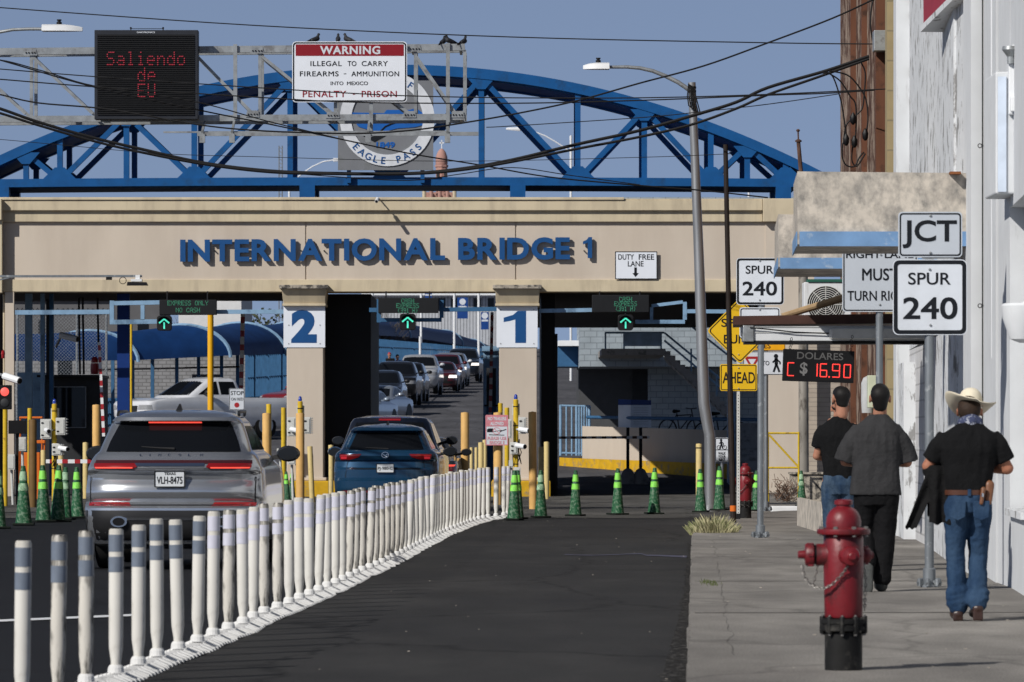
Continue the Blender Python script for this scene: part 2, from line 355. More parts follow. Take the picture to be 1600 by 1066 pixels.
for a, c in zip(ds, ds[1:]): b.quad((delin_x(a)+.02,a,0),(kerb_x(a)+3.5,a,0),(kerb_x(c)+3.5,c,0),(delin_x(c)+.02,c,0))
structure(b.build('road', M['road']))
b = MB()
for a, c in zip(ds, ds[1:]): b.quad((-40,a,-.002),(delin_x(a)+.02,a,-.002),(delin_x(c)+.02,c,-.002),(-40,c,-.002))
structure(b.build('road', M['road_dark']))
b = MB(); b.quad((-40,90.5,.004),(14,90.5,.004),(14,131,.004),(-40,131,.004)); structure(b.build('road', M['road_old']))
# white lane line, far left
b = MB(); b.quad((-5.4,37.4,.006),(-3.02,40.6,.006),(-3.02,41.1,.006),(-5.4,37.9,.006)); structure(b.build('road_marking', M['whitepaint']))
b = MB(); prev = None
for i in range(25):
    px = 882+8*i; y = 867+1.2*math.sin(i*.3)+(2.5 if i > 15 else 0); wd_ = .5+1.1*max(0, (i-12)/12)+.3*noise.noise((i*.7,0,0)); cur = [(X(px, dep(y-wd_)), dep(y-wd_), .005), (X(px, dep(y+wd_)), dep(y+wd_), .005)]
    if prev: b.quad(prev[1], cur[1], cur[0], prev[0])
    prev = cur
structure(b.build('road_marking', mat('worn_lavender_paint', (.075,.075,.11), .8, 0, .4, 6)))
# ramp of the bridge
b = MB()
rs = [129, 130, 160, 200, 255, 340, 460, 700]
for a, c in zip(rs, rs[1:]):
    ca, cc = .036*(a-245)-2.5, .036*(c-245)-2.5
    b.quad((ca-22,a,ramp_z(a)+.01),(ca+19,a,ramp_z(a)+.01),(cc+19,c,ramp_z(c)+.01),(cc-22,c,ramp_z(c)+.01))
structure(b.build('bridge_road', M['deck']))
# pavement on the right, its near edge broken, its far corner rounded off into the driveway
pl = []
d = -10
while d < 70:
    pl.append((kerb_x(d)+.03*noise.noise((0, d*1.7, 0)), d)); d += .35
pl += [(2.62,73),(2.80,76.5),(3.05,80),(3.35,83.5),(3.75,87),(4.2,90),(4.9,92.5),(6.0,93.6),(7.5,94)]
b = MB(); n = len(pl)
top = [b.v((x, y, KZ)) for x, y in pl]; low = [b.v((x, y, -.04)) for x, y in pl]
far = [b.v((wall_x(y)+6, y, KZ)) for x, y in pl]
for i in range(n-1):
    b.f([top[i], far[i], far[i+1], top[i+1]]); b.f([top[i], top[i+1], low[i+1], low[i]])
structure(b.build('pavement', M['pave']))
# crumbling gutter strip between the asphalt and the kerb
b = MB(); prev = None; d = 5
while d < 69:
    k = max(0, min(1, (46-d)/16)); wd = .05+.10*k+.05*abs(noise.noise((3, d*.9, 0)))
    cur = ((kerb_x(d)-wd+.02*noise.noise((9, d*3, 0)), d, .005), (kerb_x(d)+.04, d, .005))
    if prev: b.quad(prev[0], prev[1], cur[1], cur[0])
    prev = cur; d += .22
structure(b.build('gutter', mat('gutter_rubble', (.014,.013,.012), .95, 0, .5, 12, dirt=(.12,.115,.11), dirt_amt=.33, dirt_scale=14, sharp=.08, bump=.8, bscale=30)))
b = MB(); prev = None; d = 31
while d < 66:
    x = kerb_x(d)+.27+.05*noise.noise((4, d*.8, 0)); w_ = .0035*max(0, noise.noise((8, d*.5, 2))+.45); cur = ((x-w_, d, KZ+.003), (x+w_, d, KZ+.003))
    if prev: b.quad(prev[0], prev[1], cur[1], cur[0])
    prev = cur; d += .3
for dj in (38.5, 47, 56.5, 66): b.quad((kerb_x(dj)+.04,dj,KZ+.003),(wall_x(dj)-.05,dj+.1,KZ+.003),(wall_x(dj)-.05,dj+.19,KZ+.003),(kerb_x(dj)+.04,dj+.09,KZ+.003))
structure(b.build('pavement_joint', mat('joint_dark', (.10,.094,.086), .95, 0, .3, 6)))
# far forecourt pavement, with a pale low kerb, right of the portal lanes
b = MB()
b.hexa([(4.25,97,-.03),(20,97,-.03),(20,140,-.03),(5.6,124,-.03),(4.25,97,.09),(20,97,.09),(20,140,.09),(5.6,124,.09)])
structure(b.build('pavement', M['pave']))
b = MB(); b.box(X(1205,96.6), X(1300,96.6), 96.4, 96.9, -.02, .13); structure(b.build('kerb', M['whitepaint'], None, False, .02))

# ------------------------------------------------------------------ the portal building
PD = 124.0
def p(px): return X(px, PD)
def q(py): return Z(py, PD)
base = (p(600), PD, 0)
T = thing('bridge_portal', 'wide beige portal building spanning the lanes, lettered INTERNATIONAL BRIDGE 1', 'building', base)
def part(name, m, parent, fn, org, smooth=False, bevel=0):
    b = MB(org); fn(b); return b.build(name, m, parent, smooth, bevel)
part('wall', M['beige'], T, lambda b: (b.box(p(-160), p(478)-.02, PD, PD+1, q(437), q(347)), b.box(p(478)+.02, p(806)-.02, PD, PD+1, q(437), q(347)), b.box(p(806)+.02, p(1250), PD, PD+1, q(437), q(347)), b.box(p(-160), p(1250), PD+.03, PD+1.1, q(438), q(346))), base)
part('cornice', M['tan'], T, lambda b: (b.box(p(-160), p(1191), PD-.10, PD+1.05, q(347), q(331)), b.box(p(-160), p(1191), PD-.20, PD+1.06, q(329.5), q(313.5)), b.box(p(-160), p(1191), PD-.14, PD+1.04, q(331.2), q(329.2))), base, False, .012)
part('coping', M['tan'], T, lambda b: (b.box(p(-160), p(975), PD-.24, PD+1.2, q(313.2), q(309)), b.box(p(975), p(1191), PD-.12, PD+1.1, q(313.2), q(311))), base, False, .01)
part('lower_band', M['tan'], T, lambda b: b.box(p(-160), p(1196), PD-.05, PD+1.02, q(456), q(437)), base, False, .01)
part('end_pier', M['beige'], T, lambda b: (b.box(p(1196), p(1272), PD-.03, PD+1.5, -.05, q(347.5)), ), base)
part('end_pier', M['tan'], T, lambda b: (b.box(p(1191.5), p(1280), PD-.26, PD+1.6, q(347.2), q(311)),), base, False, .015)
part('end_pier', M['tan'], T, lambda b: (b.box(p(-160), p(5), PD-.42, PD-.06, q(345), q(312)), b.box(p(-160), p(5), PD-.3, PD-.06, q(458), q(345.5)), b.box(p(-160), p(6), PD+.2, PD+.8, -.05, q(458.5))), base, False, .01)
# roof over the lanes, flush with the beam; deeper over the right-hand lane
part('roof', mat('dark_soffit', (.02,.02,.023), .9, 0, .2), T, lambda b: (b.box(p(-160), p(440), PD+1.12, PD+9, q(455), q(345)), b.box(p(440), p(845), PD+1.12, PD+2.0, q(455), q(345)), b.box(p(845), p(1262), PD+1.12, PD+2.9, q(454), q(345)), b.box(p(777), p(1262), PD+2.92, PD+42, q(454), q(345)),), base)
part('pier', M['beige'], T, lambda b: b.box(p(8), p(22), PD-.04, PD+.15, -.05, q(456.5)), base)
# dark inspection lane walls behind the columns
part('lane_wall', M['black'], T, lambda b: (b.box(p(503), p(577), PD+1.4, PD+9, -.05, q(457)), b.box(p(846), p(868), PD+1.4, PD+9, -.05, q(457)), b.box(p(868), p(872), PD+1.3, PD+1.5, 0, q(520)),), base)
for x0, x1, c0, c1, s1 in ((449, 503, 438, 514, 515), (780, 836, 770, 846, 848)):
    cb = MB(base); cb.box(p(x0), p(s1-9), PD-.35, PD+.75, -.04, q(474)); col_ = cb.build('column', M['beige'], T, False, .02)
    cb = MB(base)
    a0, a1 = x0-5, s1-6
    cb.hexa([(p(a0),PD-.45,q(475)),(p(a1),PD-.45,q(475)),(p(a1),PD+.85,q(475)),(p(a0),PD+.85,q(475)),(p(c0+4),PD-.62,q(452.5)),(p(c1-3),PD-.62,q(452.5)),(p(c1-3),PD+1,q(452.5)),(p(c0+4),PD+1,q(452.5))])
    cb.box(p(a0-1), p(a1+1), PD-.5, PD+.9, q(479), q(475)); cb.build('capital', M['tan'], col_, False, .01)
    cb = MB(base); cb.box(p(c0), p(c1), PD-.72, PD+1.0, q(452.4), q(446.5)); cb.build('slab', M['grime'], col_, False, .01)
    cb = MB(base); cb.box(p(x0-4), p(s1-4), PD-.45, PD+.85, .38, q(746)); cb.build('plinth', M['beige'], col_, False, .02)
    cb = MB(base); cb.box(p(x0-12), p(s1+12), PD-.9, PD+3.3, -.03, .38); cb.build('kerb', M['kerbyellow'], col_, False, .03)
# raised lettering: every letter a part
L0, L1 = 282.0, 925.0
RT = thing('raised_lettering', 'raised blue capitals reading INTERNATIONAL BRIDGE 1 on the beige beam', 'lettering', (p(600), PD, q(392)))
me_all = []
body = 'INTERNATIONAL BRIDGE 1'
def one_mesh():
    o1 = MB(); o1.prism([(.02,.47),(.02,.57),(.14,.63),(.20,.72),(.31,.72),(.31,0),(.17,0),(.17,.53),(.10,.495)], 0, 1); oo = o1.build('lettering', None); me = oo.data; bpy.data.objects.remove(oo)
    for v in me.vertices: v.co = (v.co.x, v.co.z, .5-v.co.y)
    return me
meas = {ch: (one_mesh() if ch == '1' else text_mesh(ch, .036)) for ch in set(body) if ch != ' '}
def ext(me):
    xs = [v.co.x for v in me.vertices]; ys = [v.co.y for v in me.vertices]; return min(xs), max(xs), min(ys), max(ys)
adv = {'I': .0}
gap, spc = .075, .34
tot = 0; pos = []
for ch in body:
    if ch == ' ': tot += spc; pos.append(None); continue
    e = ext(meas[ch])
    if pos and body[len(pos)-1:len(pos)+1] in ('AT',): tot -= .10
    pos.append(tot); tot += (e[1]-e[0])+gap
tot -= gap
kx = (p(L1)-p(L0))/tot; kz = (q(374)-q(409))/(.73)
for ch, s0 in zip(body, pos):
    if s0 is None: continue
    me = meas[ch].copy(); e = ext(me); x00 = p(L0)+s0*kx
    zb = q(409)+(q(405)-q(409))*((x00-p(L0))/(p(L1)-p(L0)))
    for v in me.vertices:
        v.co = (x00+(v.co.x-e[0])*kx-RT.location.x, -.125+(.5-v.co.z)*.07, zb+(v.co.y+.03)*kz*.95-RT.location.z)
    me.materials.clear(); me.materials.append(M['letter_blue']); link('letter', me, RT)
# standoffs carrying the letters
b = MB(RT.location)
for ch, s0 in zip(body, pos):
    if s0 is None: continue
    e = ext(meas[ch]); xm = p(L0)+(s0+(e[1]-e[0])*.12)*kx
    b.box(xm-.012, xm+.012, PD-.085, PD+.01, q(392)-.012, q(392)+.012)
b.build('standoff', M['dark'], RT)

# ------------------------------------------------------------------ flat road signs
def sign_plate(t, org, x0, x1, z0, z1, y, face, edge, r=.05, bw=.012, inset=.012, thick=.004):
    b = MB(org); cx, cz, w, h = (x0+x1)/2, (z0+z1)/2, x1-x0, z1-z0
    b.prism(rr(cx, cz, w, h, r), y, y+thick); b.build('plate', face, t)
    if bw:
        b = MB(org); b.frame(rr(cx, cz, w-2*inset, h-2*inset, max(.005, r-inset*.6)), rr(cx, cz, w-2*inset-2*bw, h-2*inset-2*bw, max(.004, r-inset*.6-bw*.6)), y-.003, y-.0005)
        b.build('border', edge, t)
def bolts(t, org, pts, y, r=.011):
    b = MB(org)
    for x, z in pts: b.lathe([(r, 0), (r, .01), (r*.5, .014)], (x, y, z), 8, (Vector((1,0,0)), Vector((0,0,1)), Vector((0,-1,0))))
    b.build('bolt', M['galv'], t)
def sgn(name, label, x0, x1, y0, y1, d, face=None, edge=None, r=.05, bw=.014, inset=.012, cat='sign', group=None):
    org = ((X(x0,d)+X(x1,d))/2, d, (Z(y0,d)+Z(y1,d))/2)
    t = thing(name, label, cat, org, 0, group)
    sign_plate(t, org, X(x0,d), X(x1,d), Z(y1,d), Z(y0,d), d, face or M['white'], edge or M['signblack'], r, bw, inset)
    def tx(body, a, b_, c, e, m=None, bold=.012, sp=1.0, nm='legend'):
        return text(nm, body, X(a,d), X(b_,d), Z(e,d), Z(c,d), d-.0008, m or M['signblack'], t, org, .003, bold, sp)
    return t, org, tx
# column numbers and the duty free plate
t, o, tx = sgn('number_sign', 'square white sign with blue number 2 on the left portal column', 443, 508, 478, 543, PD-.372, M['signbright'], r=.01, bw=0)
tx('2', 455, 495, 484.5, 536, M['letter_blue'], .06); bolts(t, o, [(X(a,PD-.37), Z(c,PD-.37)) for a in (451,500) for c in (508,537)], PD-.373, .014)
t, o, tx = sgn('number_sign', 'square white sign with blue number 1 on the right portal column', 776, 840, 478, 543, PD-.372, M['signbright'], r=.01, bw=0)

me = one_mesh(); dd = PD-.372
for v in me.vertices: v.co = (X(787,dd)+(v.co.x-.02)*(X(822,dd)-X(787,dd))/.29-o[0], -.0008-(v.co.z+.5)*.003, Z(536,dd)+v.co.y*(Z(486,dd)-Z(536,dd))/.72-o[2])
me.materials.append(M['letter_blue']); link('legend', me, t)
bolts(t, o, [(X(a,PD-.37), Z(c,PD-.37)) for a in (782,834) for c in (484,537)], PD-.373, .014)
t, o, tx = sgn('lane_sign', 'white DUTY FREE LANE sign with down arrow on the beam', 961, 1027, 393, 436.5, PD-.03-.06, M['signbright'], r=.012, bw=.02, inset=.0)
tx('DUTY', 966, 990.5, 397.5, 406); tx('FREE', 998, 1022, 397.5, 406); tx('LANE', 981, 1005.5, 408, 416.5)
b = MB(o); dd = PD-.09
b.prism([(X(a,dd), Z(c,dd)) for a, c in ((991,418),(995,418),(995,427),(998,427),(993,433),(988,427),(991,427))], dd-.004, dd-.0008); b.build('arrow', M['signblack'], t)
b = MB(o); b.box(X(966,dd), X(1022,dd), dd+.005, PD, Z(433,dd), Z(397,dd)); b.build('backing', M['dark'], t)
# little camera on top of the beam, with its own shadow
def bullet_camera(name, label, loc, direction=(0,-1,-.25), s=1.0, mount=None):
    t = thing(name, label, 'camera', loc); dv = Vector(direction).normalized()
    b = MB(); b.tube([-dv*.02*s, dv*.30*s], .055*s, 10); b.build('housing', M['whitepaint'], t, True)
    b = MB(); b.tube([dv*.301*s, dv*.315*s], .042*s, 10); b.build('lens', M['black'], t, True)
    if mount: b = MB(); b.tube([(0,0,0), mount], .022*s, 8); b.build('bracket', M['galv'], t, True)
    return t
bullet_camera('security_camera', 'small white security camera on the top edge of the beam', W(590, 311, PD-.55), (-.1,-1,-.3), .8, (.05,.5,.02))
b = MB(W(596,306,PD)); b.box(p(591), p(601), PD+.1, PD+.3, q(309), q(300)); tag(b.build('junction_box', M['grey_metal']), 'small grey box on the beam coping behind the camera', 'electrical box')

# ------------------------------------------------------------------ the blue arch truss behind the beam
TD, TB = 127.0, 129.7
def u(px): return X(px, TD)
def vz(py): return Z(py, TD)
def arch_y(px): return 101.0+168*abs((px-616)/670.0)**2.05   # top edge row of the arch
bn = [-110, 93, 303, 608, 903, 1111, 1228]; tn = [-230, 40, 197, 453, 752, 1007, 1168]
TR = thing('arch_truss', 'blue steel arch truss with braced members rising behind the beam', 'truss', (u(616), TD, vz(300)))
org = TR.location
def arch_rib(b, d, t0, t1):
    N = 60; prev = None
    for i in range(N+1):
        px = -290+(1290+290)*i/N; x = u(px); z0 = vz(arch_y(px)+t1); z1 = vz(arch_y(px)+t0)
        cur = [(x,d,z0),(x,d,z1),(x,d+.3,z1),(x,d+.3,z0)]
        if prev: b.hexa([prev[0], cur[0], cur[3], prev[3], prev[1], cur[1], cur[2], prev[2]])
        prev = cur
b = MB(org); arch_rib(b, TD, 0, 16); b.build('arch_rib', M['blue'], TR)
b = MB(org); arch_rib(b, TB, -2, 20); b.build('arch_rib', M['blue'], TR)
b = MB(org); N = 60
for i in range(N):
    a, c = [-290+1580*k/N for k in (i, i+1)]
    za, zc = vz(arch_y(a)+10), vz(arch_y(c)+10)
    b.hexa([(u(a),TD+.31,za-.12),(u(c),TD+.31,zc-.12),(u(c),TB-.01,zc-.12),(u(a),TB-.01,za-.12),(u(a),TD+.31,za),(u(c),TD+.31,zc),(u(c),TB-.01,zc),(u(a),TB-.01,za)])
b.build('canopy', M['blue'], TR)
b = MB(org)
for a in range(-300, 1246, 103):
    c = min(a+103, 1246); za, zc = [Z(286.5-4.5*(1-((k-650)/650.0)**2)*.7, TD)-.09 for k in (a, c)]
    b.hexa([(u(a),TD+.33,za-.02),(u(c),TD+.33,zc-.02),(u(c),TB-.03,zc-.02),(u(a),TB-.03,za-.02),(u(a),TD+.33,za),(u(c),TD+.33,zc),(u(c),TB-.03,zc),(u(a),TB-.03,za)])
b.build('shade_plate', M['blue'], TR)  # added plate that shades the far chord into a dark underside
def chord_y(px): return 286.5-4.5*(1-((px-650)/650.0)**2)*.7
for d in (TD, TB):
    b = MB(org)
    for a in range(-300, 1246, 103):
        c = min(a+103, 1246); za, zc = vz(chord_y(a)), vz(chord_y(c)); h = .10
        b.hexa([(u(a),d-.02,za-h),(u(c),d-.02,zc-h),(u(c),d+.34,zc-h),(u(a),d+.34,za-h),(u(a),d-.02,za+h),(u(c),d-.02,zc+h),(u(c),d+.34,zc+h),(u(a),d+.34,za+h)])
    b.build('bottom_chord', M['blue'], TR)
    def pt(px, top): return Vector((u(px), d+.15, vz(arch_y(px)+14) if top else vz(chord_y(px)-3)))
    for px in bn+tn:
        b = MB(org); b.bar((u(px), d+.15, vz(chord_y(px)-6)), (u(px), d+.15, vz(arch_y(px)+14)), .135, .16, (0,1,0)); b.build('vertical', M['blue'], TR)
    seq = [bn[0], tn[1]]
    for i in range(len(bn)-1):
        b = MB(org); b.bar(pt(tn[i+1], 1), pt(bn[i], 0), .13, .14, (0,1,0)); b.build('diagonal', M['blue'], TR)
        b = MB(org); b.bar(pt(tn[i+1], 1), pt(bn[i+1], 0), .13, .145, (0,1,0)); b.build('diagonal', M['blue'], TR)
    b = MB(org)
    for px in bn:
        b.prism([(u(px)-.42, vz(chord_y(px)-5.5)), (u(px)+.42, vz(chord_y(px)-5.5)), (u(px)+.12, vz(chord_y(px)-24)), (u(px)-.12, vz(chord_y(px)-24))], d+.02, d+.06)
    for px in tn:
        b.prism([(u(px)-.35, vz(arch_y(px)+14)), (u(px)-.1, vz(arch_y(px)+32)), (u(px)+.1, vz(arch_y(px)+32)), (u(px)+.35, vz(arch_y(px)+14))], d+.02, d+.06)
    b.build('gusset_plate', M['blue'], TR)
for px in (2, 480, 809, 1224, -170):
    for d in (TD, TB):
        b = MB(org); b.box(u(px)-.19, u(px)+.19, d-.05, d+.33, q(346), vz(chord_y(px))-.1); b.build('post', M['blue'], TR)
b = MB(org)
for px in bn: b.bar((u(px), TD+.32, vz(chord_y(px))), (u(px), TB, vz(chord_y(px))), .1, .1)
b.build('cross_beam', M['blue'], TR)

# ------------------------------------------------------------------ city seal panel hung in the truss
SD = TD-.25
def s_(px): return X(px, SD)
def sz(py): return Z(py, SD)
SP = thing('seal_panel', 'grey panel behind the warning sign bearing a round EAGLE PASS seal', 'emblem', W(606, 190, SD)); org = SP.location
b = MB(org); b.box(s_(528), s_(677), SD, SD+.06, sz(266), sz(126)); b.build('panel', mat('grey_panel', (.17,.18,.20), .7, 0, .12, 1.5, dirt=(.15,.16,.17), dirt_amt=.3, dirt_scale=1.5), SP)
cx, cz = s_(605), sz(186)
ring = lambda r, n=48: [(cx+r*math.cos(2*math.pi*i/n), cz+r*math.sin(2*math.pi*i/n)) for i in range(n)]
k = SD/F
b = MB(org); b.frame(ring(74*k), ring(56*k), SD-.035, SD-.001); b.build('ring', mat('seal_white', (.58,.61,.66), .6), SP)
b = MB(org); b.prism([(s_(a), sz(c)) for a, c in ((545,180),(548,176),(600,177),(604,172),(640,172),(650,169),(657,174),(665,180),(660,196),(648,199),(620,201),(605,205),(590,212),(575,203),(560,198))], SD-.02, SD-.001); b.build('landscape', mat('seal_blue', (.01,.10,.38), .5), SP)
b = MB(org)
b.prism([(s_(a), sz(c)) for a, c in ((568,205),(580,214),(600,207),(603,212),(585,222),(566,212))], SD-.016, SD-.001)
b.tube([(s_(a), SD-.022, sz(c)) for a, c in ((594,206),(602,198),(611,194),(628,188),(636,191),(655,190))], .02, 5); b.build('river', M['signblack'], SP)
text('legend', '1849', s_(588), s_(617), sz(231), sz(222), SD-.002, mat('seal_blue', (.01,.10,.38)), SP, org, .01, .03)
tb = M['letter_blue']
def arc_text(body, a0, a1, rad, flip):
    n = len(body)
    for i, ch in enumerate(body):
        if ch == ' ': continue
        a = R(a0+(a1-a0)*i/(n-1)); me = text_mesh(ch, .02); e = ext(me); h = 11*k/.73
        co, si = math.cos(a), math.sin(a)
        rt, upv = (Vector((-si, 0, co)), Vector((-co, 0, -si))) if flip else (Vector((si, 0, -co)), Vector((co, 0, si)))
        c0 = Vector((cx+rad*co, SD-.036, cz+rad*si))
        for v in me.vertices:
            q3 = c0+rt*((v.co.x-(e[0]+e[1])/2)*h)+upv*((v.co.y-.365)*h); q3.y = SD-.036-(v.co.z+.5)*.006
            v.co = q3-org
        me.materials.clear(); me.materials.append(tb); link('letter', me, SP)
arc_text('EAGLE PASS', 222, 318, 65*k, True)
arc_text('CITY OF', 125, 55, 64*k, False)
b = MB(org)
for px in (545, 660): b.box(s_(px)-.05, s_(px)+.05, SD+.061, TD-.03, vz(chord_y(px))-.05, sz(200))
b.build('hanger', M['blue'], SP)

# ------------------------------------------------------------------ galvanised sign gantry over the left lanes
GD = 95.0
def g(px): return X(px, GD)
def gz(py): return Z(py, GD)
GT = thing('sign_gantry', 'galvanised steel overhead sign gantry crossing in front of the blue arch', 'gantry', (g(-120), GD, 0)); org = GT.location
for dy in (0, .9):
    b = MB(org); b.bar((g(-120),GD+dy,gz(82)+.03*(dy>0)), (g(726),GD+dy,gz(74)+.03*(dy>0)), .10, .125); b.build('chord', M['galv'], GT)
    b = MB(org); b.bar((g(-120),GD+dy,gz(187)), (g(726),GD+dy,gz(183)), .10, .115); b.build('chord', M['galv'], GT)
    nodes = [-90, 45, 150, 258, 366, 402, 520, 645, 722]
    for i, px in enumerate((45, 258, 402, 520, 645, 722)):
        b = MB(org); b.bar((g(px)+.05,GD+dy,gz(185)), (g(px)+.05,GD+dy,gz(78)), .06, .06, (0,1,0)); b.build('vertical', M['galv'], GT)
    for a, c in ((50,145),(-60,40),(308,395),(409,520),(650,712),(525,640)):
        b = MB(org); b.bar((g(a),GD+dy,gz(88)), (g(c),GD+dy,gz(178)), .055, .07, (0,1,0)); b.build('diagonal', M['galv'], GT)
b = MB(org)
for px in (45, 402, 520, 645, 720):
    b.bar((g(px),GD,gz(185)), (g(px),GD+.9,gz(185)), .05, .06); b.bar((g(px),GD,gz(78)), (g(px),GD+.9,gz(78)), .05, .06)
b.build('cross_brace', M['galv'], GT)
for px, py in ((48,83),(402,80),(395,179),(640,180),(715,180),(648,77),(520,181)):
    b = MB(org); b.prism([(g(px)-.13, gz(py)-.05), (g(px)+.13, gz(py)-.05), (g(px)+.1, gz(py)+.07), (g(px)-.1, gz(py)+.07)], GD-.066, GD-.056); gp = b.build('gusset_plate', M['galv'], GT)
    b = MB(org)
    for a in (-.08,-.03,.03,.08): b.box(g(px)+a-.011, g(px)+a+.011, GD-.085, GD-.067, gz(py)-.01, gz(py)+.012)
    b.build('bolt', M['dark'], gp)
for a, c, e in ((368,70,186),(700,68,208),(580,140,206)):
    b = MB(org); b.bar((g(a),GD-.085,gz(e)), (g(a),GD-.085,gz(c)), .07, .04, (0,1,0)); b.build('sign_bracket', M['galv'], GT)
b = MB(org)
b.bar((g(312),GD-.75,gz(213.5)), (g(748),GD-.75,gz(213)), .05, .07); b.bar((g(258),GD-.45,gz(209)), (g(700),GD-.45,gz(208)), .05, .03)
for px in (320, 366, 577, 700): b.bar((g(px),GD,gz(190)), (g(px),GD-.8,gz(211)), .04, .05); b.box(g(px)-.05, g(px)+.05, GD-.82, GD-.7, gz(227), gz(213))
b.build('catwalk_rail', M['galv'], GT)
b = MB(org); b.lathe([(.34,0),(.34,.06),(.24,.07),(.22,8.2),(.2,8.25)], (g(-120),GD+.45,0), 16); b.build('post', M['galv'], GT, True)
# warning sign
wd = GD-.14
t, o, tx = sgn('warning_sign', 'white WARNING sign with dark red band about carrying firearms into Mexico', 456.5, 636, 65, 160, wd, M['signbright'], r=.07, bw=.024, inset=.014)
b = MB(o); b.box(X(462,wd), X(631,wd), wd-.003, wd-.0005, Z(87.5,wd), Z(69.5,wd)); b.build('band', M['signred'], t)
text('legend', 'WARNING', X(500,wd), X(594,wd), Z(85,wd), Z(72,wd), wd-.0032, M['white'], t, o, .003, .03, 1.1)
tx('ILLEGAL', 485, 534, 95.5, 103.5, sp=1.1); tx('TO', 543, 557, 95.5, 103.5); tx('CARRY', 565, 606, 95.5, 103.5, sp=1.1)
tx('FIREARMS', 468.5, 529, 111.5, 119.5, sp=1.1); tx('-', 537, 541, 115, 116); tx('AMMUNITION', 549, 623.5, 111.5, 119.5, sp=1.1)
tx('INTO', 516.5, 536.5, 127.5, 133.2); tx('MEXICO', 542, 575, 127.5, 133.2)
tx('PENALTY', 473, 541, 142, 152, M['signred'], sp=1.1); tx('-', 551, 555, 146.5, 148, M['signred']); tx('PRISON', 565, 620, 142, 152, M['signred'], sp=1.1)
# message board
bd = GD-.45
BX = W(228, 117, bd)
VM = thing('message_board', 'black electronic message board spelling Saliendo de EU in dim red dots', 'message board', BX)
b = MB(BX); b.box(X(147.5,bd), X(309.5,bd), bd, bd+.32, Z(186.5,bd), Z(47,bd)); b.build('housing', mat('board_case', (.025,.028,.036), .5), VM, False, .01)
b = MB(BX); zt, zb = Z(54,bd), Z(180,bd); nl = 42
b.box(X(152,bd), X(304,bd), bd-.006, bd-.001, zb, zt)
for i in range(nl): z = zb+(zt-zb)*i/nl; b.box(X(152,bd), X(304,bd), bd-.022, bd-.0065, z, z+.010)
b.build('louvre_face', mat('louvre_black', (.009,.0095,.011), .6), VM)
text('legend', 'DAKTRONICS', X(214,bd), X(242,bd), Z(51.8,bd), Z(49.5,bd), bd-.0008, M['white'], VM, BX, .003, .03)
b = MB(BX); k = bd/F; pz = 20.5*k/6.4
for body, ccx, zt_ in (('Saliendo', 228, 82), ('de', 229, 107), ('EU', 229, 132)): dots(b, body, X(ccx,bd), Z(zt_,bd), 2.5*k, 3.2*k, bd-.024, 1.6*k, 6.3)
b.build('lit_text', M['dimred'], VM)
b = MB(BX)
for px in (203.5, 254): b.tube([(X(px,bd),bd+.15,Z(47,bd)), (X(px,bd),bd+.15,Z(43.5,bd))], .012, 6); b.lathe([(.02,-.01),(.02,.01)], (X(px,bd),bd+.15,Z(43,bd)), 10, 'y')
b.tube([(X(204,bd),bd+.15,Z(44,bd)), (X(254,bd),bd+.15,Z(44,bd))], .006, 5); b.build('lifting_eye', M['dark'], VM)
b = MB(BX); b.box(X(160,bd), X(170,bd), bd+.321, GD-.02, Z(190,bd), Z(60,bd)); b.box(X(288,bd), X(298,bd), bd+.321, GD-.02, Z(190,bd), Z(60,bd)); b.build('bracket', M['galv'], VM)
# pigeons
def pigeon(label, px, py, d, rz):
    o_ = W(px, py, d); t = thing('pigeon', label, 'bird', o_, rz, 'pigeons perched on the gantry'); t.scale = (.82, .82, .82)
    b = MB(); b.cap((0,0,.055), (.14,0,.10), .05, .058, 10); b.cap((.14,0,.11), (.17,0,.18), .045, .028, 8); b.ell((.18,0,.195), .034, .03, .032, 8, 6)
    b.cap((-.02,0,.055), (-.17,0,.0), .042, .022, 8, 1, .45)
    body = b.build('body', mat('pigeon_grey', (.028,.03,.036), .6, 0, .3, 20), t, True)
    b = MB(); b.lathe([(.008,0),(.001,.03)], (.205,0,.19), 6, 'x'); b.build('beak', M['dark'], t)
    b = MB(); b.tube([(.06,.02,.02),(.06,.02,-.02)], .006, 5); b.tube([(.06,-.02,.02),(.06,-.02,-.02)], .006, 5); b.build('leg', M['pink'], t)
pigeon('upright dark pigeon perched alone right of the warning sign', 690, 70.5, GD, R(70))
pigeon('dark pigeon at the gantry corner leaning its tail to the left', 708, 70, GD, R(-150))
pigeon('dark pigeon perched at the far right tip of the gantry', 721, 70.5, GD, R(60))
for i, px in enumerate((488, 528, 548)): pigeon('pigeon peeking over the warning sign, %s from the left' % ordinal(i+1), px, 66.8, GD+.1, R(40+50*i))
